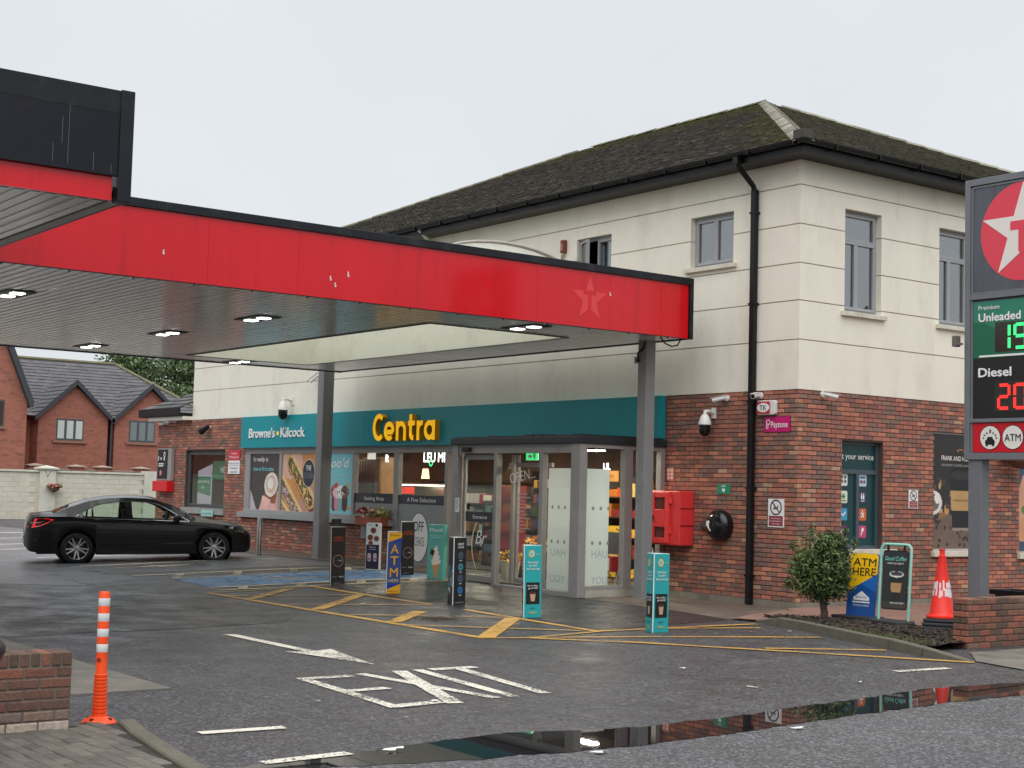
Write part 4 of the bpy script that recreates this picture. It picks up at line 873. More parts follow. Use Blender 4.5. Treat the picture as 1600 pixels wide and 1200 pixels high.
for i, (x, y) in enumerate([(-17.5, 1.8), (-15.0, 1.8), (-12.5, 1.6), (-10.0, 1.0), (-7.6, 1.6), (-5.0, .55), (-3.4, 1.6), (-16.5, 4.0), (-13.5, 4.2), (-10.5, 4.2), (-7.5, 4.2), (-4.5, 4.2), (-5.6, -.9), (-4.0, -.9)]):  # shop lamps placed to light the goods, porch pair added for brightness
    t = thing('ceiling_fill_lamp', (x, y, 2.9 if y > 0 else 2.52), f'small warm ceiling lamp of a set partly added to brighten the shop and porch', 'lamp', 'ceiling lamps inside the shop, partly added for brightness')
    q = MB(); q.box(-.34, -.12, 0, .34, .12, .05); q.build('housing', BLACKM, t, local=True); q = MB(); q.box(-.3, -.09, -.012, .3, .09, -.002); q.build('diffuser', LAMPW, t, local=True)
GOODS = mat('packaged_goods', attr=True, rough=.45); SHELFM = mat('dark_shelf', C(58, 54, 52), .6)
PALG = [C(196, 60, 40), C(226, 170, 50), C(230, 226, 214), C(70, 110, 60), C(60, 90, 140), C(150, 96, 60), C(214, 120, 40), C(40, 40, 44), C(236, 200, 90), C(120, 40, 50), C(200, 190, 170), C(90, 140, 150)]
def shelf(x0, y0, x1, y1, z1, face, label, bottles=False, pal=PALG, n=5):
    """shelving unit with goods on each board; face '-y' or '+x' is the open side"""
    t = thing('shelf_unit', ((x0 + x1) / 2, (y0 + y1) / 2, .13), label, 'shelving'); q = MB()
    if face == '-y': q.box(x0, y1 - .05, .13, x1, y1, z1); q.box(x0, y0, .13, x0 + .03, y1, z1); q.box(x1 - .03, y0, .13, x1, y1, z1)
    else: q.box(x0, y0, .13, x0 + .05, y1, z1); q.box(x0, y0, .13, x1, y0 + .03, z1); q.box(x0, y1 - .03, .13, x1, y1, z1)
    q.build('carcass', SHELFM, t); hs = (z1 - .2) / n
    for k in range(n):
        z = .2 + k * hs; q = MB(); q.box(x0 + .03, y0, z - .025, x1 - .03, y1, z); q.build('shelf_board', SHELFM, t); g = MB()
        a, b_ = (x0 + .05, x1 - .05) if face == '-y' else (y0 + .05, y1 - .05); p_ = a
        while p_ < b_ - .06:
            w = random.uniform(.06, .17); h = min(random.uniform(.12, .26), hs - .06); c = jit(random.choice(pal), .25); rep = random.randint(1, 3)
            for _ in range(rep):
                if p_ + w > b_: break
                if face == '-y':
                    if bottles: g.lathe([(w * .3, 0), (w * .3, h * .6), (w * .12, h * .8), (w * .12, h)], 7, (p_ + w / 2, y0 + .12, z), c=c)
                    else: g.box(p_, y0 + .03, z, p_ + w - .01, y0 + .25, z + h, c=c)
                else:
                    if bottles: g.lathe([(w * .3, 0), (w * .3, h * .6), (w * .12, h * .8), (w * .12, h)], 7, (x1 - .12, p_ + w / 2, z), c=c)
                    else: g.box(x1 - .25, p_, z, x1 - .03, p_ + w - .01, z + h, c=c)
                p_ += w
        if g.v: g.build('shelf_goods', GOODS, t, kind='stuff')
    return t
shelf(-5.7, .9, -4.35, 1.4, 2.1, '-y', 'shelving of yellow and orange boxed goods behind the porch side glass', pal=[C(236, 190, 60), C(226, 140, 40), C(214, 90, 40), C(240, 214, 120), C(160, 50, 40)])
shelf(-4.1, .32, -3.15, .7, 2.2, '-y', 'bottle shelving lit warmly behind the window edge beside the red cabinet', True, [C(230, 220, 190), C(190, 120, 60), C(150, 60, 50), C(220, 190, 120)])
shelf(-10.1, 1.2, -8.1, 1.7, 1.55, '-y', 'long shelving of mixed goods at the back, seen through the middle porch pane')
shelf(-12.4, 1.9, -10.3, 2.4, 1.8, '-y', 'shelving of pale packets seen through the sliding door', pal=[C(196, 200, 206), C(120, 130, 150), C(150, 96, 60), C(226, 222, 214), C(170, 40, 80)])
shelf(-8.2, 5.9, -3.0, 6.6, 2.2, '-y', 'tall shelving along the back wall right of the shop')
shelf(-14.5, 5.9, -8.6, 6.6, 2.3, '-y', 'tall shelving along the middle of the back wall')
shelf(-18.9, 5.8, -15.0, 6.4, 2.0, '-y', 'dark bottle shelving at the back behind the fine selection window', True)
q = thing('display_stand', (-8.0, .4, .13), 'tall narrow red display stand inside the porch behind the middle pane', 'display stand'); m = MB(); m.box(-.28, -.16, 0, .28, .16, 1.75); m.build('body', mat('red_card', C(170, 40, 40), .5), q, local=True, bevel=.01)
for i in range(4): m = MB(); m.box(-.22, -.18, .35 + i * .33, .22, -.165, .5 + i * .33); m.build('panel', mat('dark_red_card', C(120, 30, 34), .5), q, local=True)
# counter and back of the seating area
t = thing('deli_counter', (-16.6, 4.2, .13), 'lit glass topped deli counter with red price cards behind the fine selection window', 'counter')
m = MB(); m.box(-1.2, -.4, 0, 1.2, .4, 1.25); m.build('base', mat('wood_counter', C(120, 88, 60), .5, var=.2, vs=3), t, local=True)
m = MB(); m.box(-1.2, -.4, 1.75, 1.2, .3, 1.79); m.box(-1.2, .26, 1.25, 1.2, .3, 1.75); m.build('hood', STEEL, t, local=True)
m = MB(); m.box(-1.15, -.36, 1.72, 1.15, -.3, 1.745); m.build('strip_lamp', mat('warm_strip', (1, 1, 1), emit=(1, .85, .6), es=9), t, local=True)
m = MB(); m.box(-.8, -.42, 1.5, -.2, -.405, 1.68); m.build('price_card', mat('red_lit_card', C(230, 60, 40), .5, emit=C(230, 60, 40), es=.5), t, local=True)
for i in range(9): m = MB(); m.box(-1.1 + i * .25, -.3, 1.26, -.92 + i * .25, .1, 1.36 + .06 * (i % 3)); m.build('dish', mat(f'food_{i % 3}', [C(206, 140, 70), C(150, 90, 60), C(110, 130, 60)][i % 3], .6), t, local=True)
t = thing('wall_cabinet', (-17.9, 3.4, .13), 'wooden panelled cabinet behind the seating area window', 'cabinet')
m = MB(); m.box(-.5, -.25, 0, .5, .25, 2.45); m.build('body', mat('oak_panel', C(150, 118, 82), .5, var=.15, vs=4), t, local=True)
for i in range(3): m = MB(); m.box(-.4, -.27, 1.4 + i * .36, .4, -.255, 1.68 + i * .36); m.build('panel', mat('oak_inset', C(122, 92, 62), .5), t, local=True)
t = thing('wine_rack', (-16.75, 2.2, .13), 'dark wire wine rack at the left of the seating area window', 'rack')
for i in range(9): m = MB(); m.box(-.55 + i * .13, -.1, 0, -.54 + i * .13, -.08, 2.3); m.build('upright', BLACKM, t, local=True)
for i in range(14): m = MB(); m.box(-.56, -.11, .2 + i * .15, .56, -.085, .21 + i * .15); m.build('rail', BLACKM, t, local=True)
m = MB(); m.box(-.58, 0, 0, .58, .1, 2.35); m.build('back', mat('rack_back', C(50, 46, 44), .8), t, local=True)
LIT = mat('lit_white_letter', (1, 1, 1), .5, emit=(1, 1, 1), es=1.6)
t = thing('hanging_sign', (-14.8, 3.0, 2.6), 'glowing white letters hanging inside behind the fine selection window', 'sign')
text('letters', 'LEU MI', .25, FA(-15.2, 3.0, 2.44), LIT, t, bold=.02, fit=.95); m = MB(); m.box(-.4, .02, .12, .6, .05, .16); m.build('rail', BLACKM, t, local=True)
m = MB(FA(-14.85, 2.99, 2.42)); m.ring(0, 0, .085, .085, .03, 0); m.build('green_ring', mat('lit_green', (0, 1, .3), emit=(.1, .9, .3), es=1.3), t)
t = thing('hanging_sign', (-16.9, 3.0, 2.45), 'white lit letter R on a hanging sign behind the seating area window', 'sign'); text('letters', 'R', .2, FA(-17.0, 3.0, 2.44), LIT, t, bold=.03); m = MB(); m.box(-1.0, 0, .06, -.62, .03, .3); m.build('white_panel', mat('white_sign_panel', C(220, 226, 226), .5, emit=(.8, .9, .9), es=.25), t, local=True)
t = thing('hanging_sign', (-5.3, .6, 2.2), 'white letters UL above an orange plate behind the porch side glass', 'sign'); text('letters', 'UL', .13, FA(-5.36, .55, 2.22), LIT, t, bold=.02); m = MB(); m.box(-.06, 0, -.2, .3, .03, 0); m.build('plate', mat('orange_plate', C(226, 160, 80), .5, emit=C(226, 160, 80), es=.25), t, local=True); text('lettering', 'Pizza Pizza', .05, FA(-5.34, .59, 2.08), BLACKP, t, fit=.24)
# bakery lamps (two) seen from the street
for i, (x, y, z) in enumerate([(-16.0, 3.6, 2.15), (-17.6, 3.3, 2.1)]):
    t = thing('table_lamp', (x, y, z), ('pale lampshade glowing warmly right of the hanging letters inside', 'warm lamp glowing inside at the right edge of the seating area window')[i], 'lamp'); m = MB(); m.lathe([(.11, -.12), (.075, .14)], 14, caps=False); m.build('shade', mat('lit_shade', C(240, 210, 170), .6, emit=(1, .72, .45), es=1.3), t, local=True); m = MB(); m.cyl((0, 0, .14), (0, 0, .8), .008); m.build('cord', BLACKM, t, local=True)
def flowers(t, cx, cy, cz, rx, rz, cols, n=90, leafc=C(60, 84, 40)):
    g = MB(); f = MB()
    for _ in range(n):
        a = random.random() * 2 * PI; r = random.random() ** .5 * rx; h = cz + rz * (random.random() ** .7) * (1 - .4 * (r / rx) ** 2); x, y = cx + r * math.cos(a), cy + r * math.sin(a); s = rx * random.uniform(.10, .2)
        M = Matrix.Translation((x, y, h)) @ Matrix.Rotation(random.uniform(-.9, .9), 4, 'X') @ Matrix.Rotation(random.uniform(-.9, .9), 4, 'Y')
        if random.random() < .62:
            f.T = M; c = jit(random.choice(cols), .2); k = 7
            f.add([(s * math.cos(2 * PI * i / k), s * math.sin(2 * PI * i / k), s * .25) for i in range(k)] + [(0, 0, 0)], [(i, (i + 1) % k, k) for i in range(k)], c=c)
        else:
            g.T = M; g.add([(-s * .4, 0, 0), (0, -s * 1.3, .01), (s * .4, 0, 0), (0, s * 1.3, .01)], [(0, 1, 2, 3)], c=jit(leafc, .3))
    f.T = None; g.T = None
    FLM = mat('flower_petal', attr=True, rough=.6); f.build('blooms', FLM, t, kind='stuff'); g.build('leaves', mat('flower_leaf', attr=True, rough=.6), t, kind='stuff')
for i, (x, y, cc, lab) in enumerate([(-6.13, -1.0, [C(236, 190, 40), C(226, 170, 30)], 'yellow flowers in a cream bucket just inside the porch'), (-6.05, -.45, [C(210, 150, 60), C(160, 60, 50), C(230, 200, 140)], 'mixed orange and red flowers in a cream bucket behind the yellow ones')]):
    z = .13 + i * .25; t = thing('flower_bucket', (x, y, z), lab, 'flowers'); m = MB(); m.lathe([(.14, 0), (.2, .36), (.205, .36), (.19, .34), (.13, .02)], 18, caps=False); m.build('bucket', mat('cream_bucket', C(206, 200, 180), .5), t, local=True); flowers(t, x, y, z + .36, .24, .2, cc, 120)
    if i: m = MB(); m.box(-.25, -.25, -.25, .25, .25, 0); m.build('crate', mat('dark_crate', C(80, 60, 46), .7), t, local=True)
# basket trolley inside the porch side
t = thing('basket_trolley', (-3.62, -.66, .13), 'steel basket trolley holding a red basket inside the porch', 'trolley')
for sx in (-.17, .17): m = MB(); m.tube([(sx, -.12, 0), (sx, 0, .35), (sx, .08, .75), (sx, .0, 1.0), (sx, -.08, 1.04)], .014, 8); m.build('side_rail', STEEL, t, local=True)
for sx in (-.17, .17): m = MB(); m.tube([(sx, 0, .35), (sx * 1.2, .25, .02)], .013, 8); m.build('leg', STEEL, t, local=True)
m = MB(); m.box(-.17, -.02, .6, .17, .03, .98); m.build('back_panel', GREYD, t, local=True); m = MB(); m.box(-.16, -.16, .3, .16, .1, .56); m.box(-.1, -.17, .1, -.04, -.15, .5); m.build('basket', mat('red_plastic', C(170, 36, 44), .4), t, local=True, bevel=.02)
m = MB(); m.box(.0, -.175, .32, .1, -.165, .54); m.box(-.15, -.175, .26, -.09, -.165, .44); m.build('price_ticket', WHITE, t, local=True)
# ================================================================== forecourt canopy
SZ, FT, CT = 4.35, 5.235, 5.35           # soffit, top of red, top of coping
XF, XB, YE = -1.75, -13.1, -.66          # near fascia, far edge, end beside the shop
YW, XW = -12.35, 3.0                     # wing: its end, its near fascia
can = thing('forecourt_canopy', (0, 0, 0), 'large flat petrol station canopy with red and black fascia and ribbed grey soffit', 'canopy')
REDF = mat('red_fascia_panel', C(212, 4, 24), .25, spec=.25, coat=.55, coatr=.1, var=.05, vs=.6, grime=C(140, 10, 20), gamt=.35, gs=3.2, stretch=(1, 2, .10))
REDF2 = mat('faded_red_print', C(206, 52, 56), .3)
def fascia(y0, y1):
    q = MB(); q.box(XF - .05, y0 + .0015, SZ, XF, y1 - .0015, FT); return q.build('fascia_panel', REDF, can)
for a, b in ((-12.3, -9.33), (-9.33, -8.0), (-8.0, -6.40), (-6.40, -3.9), (-3.9, -2.43), (-2.43, -1.89), (-1.89, -1.35), (-1.35, YE - .09)): fascia(a, b)
q = MB(); q.box(XF - .08, -12.3, FT, XF + .035, YE, CT); q.box(XF - .06, YE - .075, SZ - .01, XF + .035, YE, FT); q.build('coping', BLACKG, can, bevel=.006)
q = MB(); q.box(XF - .02, -12.3, SZ - .012, XF + .012, YE - .08, SZ - .002); q.build('bottom_trim', BLACKM, can)
for i in range(14): q = MB(); y = -12 + i * .83; q.box(XF + .0, y - .008, SZ - .035, XF + .02, y + .008, SZ - .012); q.build('clip', BLACKM, can)
# faint ghost of an old star emblem
star = []
for k in range(10): a = PI / 2 + k * PI / 5; r = .36 if k % 2 == 0 else .145; star.append((r * math.cos(a), r * math.sin(a)))
q = MB(FB(XF + .002, -2.86, 4.80))
for k in range(10): q.add([(*star[k], 0), (*star[(k + 1) % 10], 0), (0, 0, 0)], [(2, 0, 1)])
q.build('ghost_star', mat('faded_star', C(226, 66, 68), .35), can)
q = MB(FB(XF + .004, -2.86, 4.80)); q.poly([(-.13, .06), (.13, .06), (.13, .13), (-.13, .13)], 0); q.rect(-.035, -.2, .035, .06, 0); q.build('ghost_letter', REDF, can)
# bird droppings
DROP = mat('bird_dropping', C(216, 212, 204), .7)
for y, z, l in ((-9.95, 4.72, .03), (-7.50, 4.64, .045), (-7.22, 4.72, .06), (-7.42, 4.56, .03), (-2.45, 4.93, .035)):
    q = MB(FB(XF + .003, y, z) @ Matrix.Rotation(random.uniform(-.5, .5), 4, 'Z')); q.ell(0, 0, .012, l * .6, 0, 10); q.ell(.01, -.03, .016, .016, .0005, 8); q.build('bird_dropping', DROP, can)
# wing fascia: black above a red band
q = MB(); q.box(XW - .05, -24, 4.575, XW, YW - .13, 5.375); q.build('fascia_panel', mat('black_fascia_panel', C(28, 30, 38), .32, spec=.25, var=.12, vs=.8, grime=C(66, 54, 60), gamt=.5, gs=.5), can)
q = MB(); q.box(XW - .052, -24, 5.16, XW + .003, YW - .13, 5.376); q.build('fascia_panel', BLACKG, can)
q = MB(); q.box(XW - .10, -24, SZ, XW - .05, YW - .16, 4.575); q.build('fascia_panel', REDF, can)
q = MB(); q.box(XW - .12, YW - .13, SZ - .01, XW + .02, YW, 5.385); q.build('corner_trim', BLACKG, can, bevel=.006)
q = MB(); q.box(XF + .04, YW - .05, SZ, XW - .12, YW - .01, 5.37); q.build('fascia_panel', BLACKG, can)
for y, z0, z1 in ((-13.1, 4.62, 4.83), (-12.96, 4.62, 5.3), (-12.72, 4.6, 4.8), (-12.55, 4.6, 4.7), (-13.02, 4.8, 5.1)):
    q = MB(FB(XW + .004, y, z0)); q.rect(0, 0, .004, (z1 - z0) * .8, 0); q.build('weather_streak', mat('pale_streak', C(104, 106, 110), .7), can)
# deck and ribbed soffit with the rooflight opening
OX0, OX1, OY0, OY1 = -12.0, -3.2, -4.87, -2.16
CDK = mat('canopy_deck', C(110, 108, 104), .8)
q = MB()
for r in rects_minus(XB, -24, XF - .05, YE, [(OX0 - .06, OY0 - .06, OX1 + .06, OY1 + .06)]): q.box(r[0], r[1], SZ + .10, r[2], r[3], SZ + .14)
q.box(XF - .04, -24, SZ + .10, XW - .1, YW - .06, SZ + .14); q.build('deck', CDK, can)
q = MB(); q.box(XB - .03, -24, SZ - .02, XB, YE, SZ + .5); q.box(XB, YE - .03, SZ - .01, XF - .06, YE, SZ + .55); q.build('edge_trim', GREYD, can)
SOF = mat('grey_soffit_slat', C(222, 219, 211), .3, coat=1.0, coatr=.14, metal=.0, var=.08, vs=1.5, grime=C(110, 106, 98), gamt=.5, gs=.8)
def slat_mesh(l):
    w = .145; mb = MB(); x0, x1 = -l / 2, l / 2; P = [(-w / 2, .0085), (-.047, .0085), (-.045, 0), (.045, 0), (.047, .0085), (w / 2, .0085)]
    v = [(x0, y, z) for y, z in P] + [(x1, y, z) for y, z in P]; n = len(P)
    mb.add(v, [(i, i + 1, n + i + 1, n + i) for i in range(n - 1)]); return mb.mesh('soffit_slat', SOF)
sl = {}
def put_slat(xa, xb, y):
    k = round(xb - xa, 3)
    if k not in sl: sl[k] = slat_mesh(k)
    o = bpy.data.objects.new('soffit_slat', sl[k]); col.objects.link(o); o.parent = can; o.location = ((xa + xb) / 2, y, SZ + random.uniform(-.002, .002))
y = -20.0
while y < YE - .09:
    if y < YW - .2: put_slat(XF + .02, XW - .13, y)
    if OY0 - .06 < y < OY1 + .06: put_slat(XB + .02, OX0 - .03, y); put_slat(OX1 + .03, XF - .07, y)
    else: put_slat(XB + .02, XF - .07, y)
    y += .145
q = MB(); q.box(XF + .03, YW - .17, SZ - .006, XW - .13, YW - .055, SZ + .05); q.build('soffit_edge', mat('pale_edge_trim', C(176, 174, 170), .4, var=.1, vs=3), can)
# opening upstands and the translucent barrel vault above
UPS = mat('cream_upstand', C(242, 242, 226), .8, var=.05, vs=1.0, grime=C(170, 168, 140), gamt=.3)
q = MB(); h = 1.25
q.box(OX0 - .05, OY0, SZ, OX0, OY1, SZ + h); q.box(OX1, OY0, SZ, OX1 + .05, OY1, SZ + .95); q.box(OX0 - .05, OY1, SZ, OX1 + .05, OY1 + .05, SZ + h); q.box(OX0 - .05, OY0 - .05, SZ, OX1 + .05, OY0, SZ + .95); q.build('rooflight_upstand', UPS, can)
q = MB(); 
for a, b, c_, d in ((OX0 - .03, OY0 - .04, OX1 + .03, OY0), (OX0 - .03, OY1, OX1 + .03, OY1 + .04), (OX0 - .04, OY0 - .04, OX0, OY1 + .04), (OX1, OY0 - .04, OX1 + .04, OY1 + .04)): q.box(a, b, SZ - .014, c_, d, SZ - .003)
q.build('rooflight_trim', GREYD, can)
VAULT = mat('opal_vault', C(226, 226, 214), .4); VAULT.node_tree.nodes['Principled BSDF'].inputs['Transmission Weight'].default_value = 0.0
vt = bpy.data.materials.new('opal_sheet'); vt.use_nodes = True; N, L = vt.node_tree.nodes, vt.node_tree.links; N.clear(); oo = N.new('ShaderNodeOutputMaterial'); mx = N.new('ShaderNodeMixShader'); tl = N.new('ShaderNodeBsdfTranslucent'); df = N.new('ShaderNodeBsdfDiffuse'); tl.inputs[0].default_value = (.98, .98, .93, 1); df.inputs[0].default_value = (.6, .6, .54, 1); mx.inputs[0].default_value = .75; L.new(df.outputs[0], mx.inputs[1]); L.new(tl.outputs[0], mx.inputs[2]); L.new(mx.outputs[0], oo.inputs[0])
q = MB(); n = 14; v = []; vy = (OY1 - OY0) / 2 + .05; rise = .45
for x in (OX0 - .05, OX1 + .05):
    for i in range(n + 1): t = PI * i / n; v.append((x, (OY0 + OY1) / 2 - math.cos(t) * vy, SZ + .95 + math.sin(t) * rise))
q.add(v, [(i, i + 1, n + 2 + i, n + 1 + i) for i in range(n)] + [tuple(range(n + 1)), tuple(range(n + 1, 2 * n + 2))]); vo = q.build('rooflight_vault', vt, can)
for x in (OX1 + .06, OX1 + .12): q = MB(); q.tube([(x, p[1], p[2] + .01) for p in v[:n + 1]], .022, 6); q.build('vault_rib', mat('pale_rib', C(176, 174, 166), .5), can)
# lamps: dark frame with two bright diffusers
LAMP = mat('white_led_panel', (1, 1, 1), .5, emit=(1, .98, .95), es=5.0)
for x, y in ((-4.75, -10.87), (-4.77, -7.05), (-8.11, -7.06), (-11.69, -7.06), (-2.45, -3.57), (-12.5, -3.5), (-8.11, -10.87), (-11.69, -10.87)):
    q = MB(); q.box(x - .42, y - .2, SZ - .016, x + .42, y + .2, SZ - .004); lf = q.build('lamp_frame', mat('dark_lamp_frame', C(70, 70, 70), .5), can)
    for dx in (-.21, .21): q = MB(); q.box(x + dx - .085, y - .085, SZ - .03, x + dx + .085, y + .085, SZ - .018); q.build('diffuser', LAMP, lf)
# columns
COLM = mat('grey_column_paint', C(138, 138, 140), .42, var=.07, vs=2, grime=C(104, 102, 100), gamt=.4, gs=2)
for x, y, s in ((-2.60, -.88, .21), (-13.55, -.80, .27)):
    z0 = GZ(x, y) - .02; q = MB(); q.box(x - s / 2, y - s / 2, z0, x + s / 2, y + s / 2, SZ + .08); co = q.build('column', COLM, can, bevel=.01)
    q = MB(); q.box(x - s / 2 - .03, y - s / 2 - .03, z0, x + s / 2 + .03, y + s / 2 + .03, z0 + .035); q.build('base_plate', COLM, co)
bx_ = MB(); bx_.box(-2.79, -.99, 3.98, -2.71, -.92, 4.09); jb = bx_.build('junction_box', mat('grey_box', C(150, 150, 146), .5), can)
q = MB(); q.tube([(-2.50, -1.0, 4.34), (-2.56, -1.01, 4.22), (-2.69, -1.01, 4.14), (-2.66, -1.01, 4.0), (-2.72, -1.0, 4.03)], .014, 7); q.build('cable', BLACKM, can)
q = MB(); q.tube([(XF - .06, -1.30 + .0, 4.33), (XF - .06, -1.2, 4.24), (XF - .06, -1.05, 4.20), (XF - .06, -.92, 4.23), (XF - .06, -.85, 4.33)], .013, 7); q.build('cable', BLACKM, can)
# ================================================================== shop fascia sign
TEAL = mat('teal_fascia_panel', C(26, 148, 158), .3, spec=.35, var=.04, vs=.8)
sg = thing('shop_fascia_sign', (-11, 0, 2.7), 'long teal shop sign with white and raised yellow lettering above the windows', 'sign')
for a, b in zip((-19.05, -16.0, -12.95, -9.9, -6.6, -3.07), (-16.0, -12.95, -9.9, -6.6, -3.07)): q = MB(); q.box(a + .002, -.13, 2.70, b - .002, -.0, 3.495); q.build('sign_panel', TEAL, sg)
text('lettering', "Browne's", .25, FA(-18.57, -.136, 2.95), WHITE, sg, bold=.01, fit=1.40, extrude=.02); text('lettering', 'Kilcock', .25, FA(-16.87, -.136, 2.95), WHITE, sg, bold=.01, fit=1.22, extrude=.02)
YEL = mat('yellow_letter_face', C(255, 196, 0), .4, spec=.3, emit=C(255, 186, 0), es=.45); YELS = mat('yellow_letter_return', C(214, 150, 16), .45)
q = MB(FA(-17.05, -.136, 3.05)); q.ell(0, 0, .05, .05, 0); q.build('dot', YEL, sg)
def arc(cx, cy, rx, ry, a0, a1, n=20): return [(cx + rx * math.cos(R(a0 + (a1 - a0) * i / n)), cy + ry * math.sin(R(a0 + (a1 - a0) * i / n))) for i in range(n + 1)]
def stroke(path, w):
    out = [];inn = []; n = len(path)
    for i, p in enumerate(path):
        a, b = path[max(i - 1, 0)], path[min(i + 1, n - 1)]; d = Vector((b[0] - a[0], b[1] - a[1])); d.normalize(); nn = Vector((-d.y, d.x)) * w / 2
        out.append((p[0] + nn.x, p[1] + nn.y)); inn.append((p[0] - nn.x, p[1] - nn.y))
    return out + inn[::-1]
def strokes3d(mb, paths, w, d0, d1):
    for k, pth in enumerate(paths):
        P = stroke(pth, w); n = len(pth); e = d1 + k * .0015
        for i in range(n - 1): mb.add([(*P[i], e), (*P[2 * n - 1 - i], e), (*P[2 * n - 2 - i], e), (*P[i + 1], e)], [(0, 1, 2, 3)], 0)
        m = len(P); mb.add([(p[0], p[1], d0) for p in P] + [(p[0], p[1], e) for p in P], [(i, (i + 1) % m, m + (i + 1) % m, m + i) for i in range(m)], 1)
x0 = -12.36; CH, XH, LW = .60, .42, .105
letters = []
r = CH / 2; cw = .44
letters.append([arc(x0 + cw / 2 + .04, r, cw / 2 - .02, r - LW / 2, 48, 312)])
def lx(o): return x0 + o
ex_ = .69; rr = XH / 2 - LW / 2
letters.append([[(lx(ex_) - rr + .0, XH / 2 - .02), (lx(ex_) + rr, XH / 2 - .02)], arc(lx(ex_), XH / 2, rr, rr, -8, 312, 22)])
nx_ = 1.02; letters.append([[(lx(nx_), 0), (lx(nx_), XH)], arc(lx(nx_) + .15, XH - .15 - LW / 2, .15, .15, 180, 0, 12) + [(lx(nx_) + .30, 0)]])
tx_ = 1.55; letters.append([[(lx(tx_), XH + .14), (lx(tx_), .12)] + arc(lx(tx_) + .10, .12 + LW / 2 - .05, .10, .07, 180, 280, 6), [(lx(tx_) - .1, XH - LW / 2), (lx(tx_) + .16, XH - LW / 2)]])
rx_ = 1.84; letters.append([[(lx(rx_), 0), (lx(rx_), XH)], arc(lx(rx_) + .15, XH - .17 - LW / 2 + .0, .15, .17, 180, 80, 8)])
ax_ = 2.22; letters.append([arc(lx(ax_) + .06, XH / 2, rr, rr, 0, 360, 26), [(lx(ax_) + .06 + rr, 0), (lx(ax_) + .06 + rr, XH)]])
for L_ in letters:
    q = MB(FA(0, -.135, 2.80)); strokes3d(q, L_, LW, .0, .12); q.build('letter', [YEL, YELS], sg)
# ================================================================== fixtures on the walls
def bullet_cam(loc, yaw, pitch, label, base=(0, -1, 0), s=1.0):
    """white bullet camera on a round wall base; yaw/pitch aim the body"""
    t = thing('security_camera', loc, label, 'camera'); b = Vector(base); m = MB()
    m.cyl((0, 0, 0), b * .035 * s, .055 * s, .05 * s, 14); m.build('wall_base', WHITEP, t, local=True)
    p = b * .09 * s; m = MB(); m.tube([b * .03 * s, p * .8, p], .022 * s, 8); m.lathe([(.001, -.032 * s), (.03 * s, -.01 * s), (.03 * s, .01 * s), (.001, .032 * s)], 10, tuple(p), caps=False); m.build('arm', WHITEP, t, local=True)
    d = Vector((math.cos(pitch) * math.cos(yaw), math.cos(pitch) * math.sin(yaw), math.sin(pitch))); e = p + d * .19 * s
    m = MB(); m.cyl(p - d * .02 * s, e, .036 * s, .04 * s, 14); m.build('body', WHITEP, t, local=True, autosmooth=40)
    m = MB(); m.cyl(e, e + d * .004 * s, .034 * s, .03 * s, 14); m.build('lens', mat('camera_lens', C(16, 18, 22), .1), t, local=True)
    m = MB(); u = d.cross(Vector((0, 0, 1))).normalized(); w = u.cross(d); M = frame(d, u, w, p + w * .042 * s); m.T = M; m.box(-.03 * s, -.035 * s, 0, .23 * s, .035 * s, .006 * s); m.build('hood', WHITEP, t, local=True); return t
def dome_cam(loc, label, arm=.22, base=(0, -1, 0), s=1.0):
    t = thing('dome_camera', loc, label, 'camera'); b = Vector(base); m = MB(); q = frame((b.y, -b.x, 0), (0, 0, 1), b, (0, 0, 0)); m.T = q
    m.box(-.05 * s, -.09 * s, 0, .05 * s, .09 * s, .03 * s); m.T = None; m.build('wall_plate', WHITEP, t, local=True, bevel=.006)
    c = b * arm * s; m = MB(); m.tube([b * .02 * s, c * .6 + Vector((0, 0, .03 * s)), c + Vector((0, 0, .02 * s)), c + Vector((0, 0, -.05 * s))], .032 * s, 10); m.build('arm', WHITEP, t, local=True, autosmooth=50)
    m = MB(); m.lathe([(.04 * s, -.03 * s), (.07 * s, -.06 * s), (.105 * s, -.16 * s), (.11 * s, -.20 * s), (.1 * s, -.21 * s)], 18, tuple(c)); m.build('housing', WHITEP, t, local=True, autosmooth=50)
    m = MB(); m.lathe([(.097 * s, -.21 * s), (.095 * s, -.30 * s), (.075 * s, -.36 * s), (.04 * s, -.395 * s), (.002, -.40 * s)], 18, tuple(c)); m.build('dome', mat('black_dome', C(14, 15, 17), .08), t, local=True, autosmooth=50)
    m = MB(); m.cyl(c + Vector((b.x * .07 + .03, b.y * .09, -.27)) * 1, c + Vector((b.x * .1 + .03, b.y * .11, -.275)), .04 * s, .04 * s, 12); m.build('lens', mat('lens_ring', C(40, 42, 46), .15), t, local=True); return t
bullet_cam((-1.55, -.012, 3.40), R(205), R(-12), 'white bullet camera left of the downpipe under the cream band'); bullet_cam((-.79, -.012, 3.42), R(292), R(-10), 'white bullet camera facing forward just right of the downpipe')
bullet_cam((.012, .55, 3.44), R(35), R(-14), 'white bullet camera on the side wall near the building corner', (1, 0, 0)); bullet_cam((-15.15, -.012, 4.40), R(215), R(-38), 'cream bullet camera on the render beside the far canopy column', s=1.25)
bullet_cam((-23.9, -.012, 3.45), R(200), R(-10), 'left of two white cameras at the far left brick corner', s=1.1); bullet_cam((-23.4, -.012, 3.50), R(250), R(-16), 'right of two white cameras at the far left brick corner', s=1.1)
dome_cam((-1.85, -.012, 3.16), 'white and black dome camera on the brick wall left of the downpipe'); dome_cam((-16.55, -.012, 3.85), 'white and black dome camera above the white sign lettering', s=1.2)
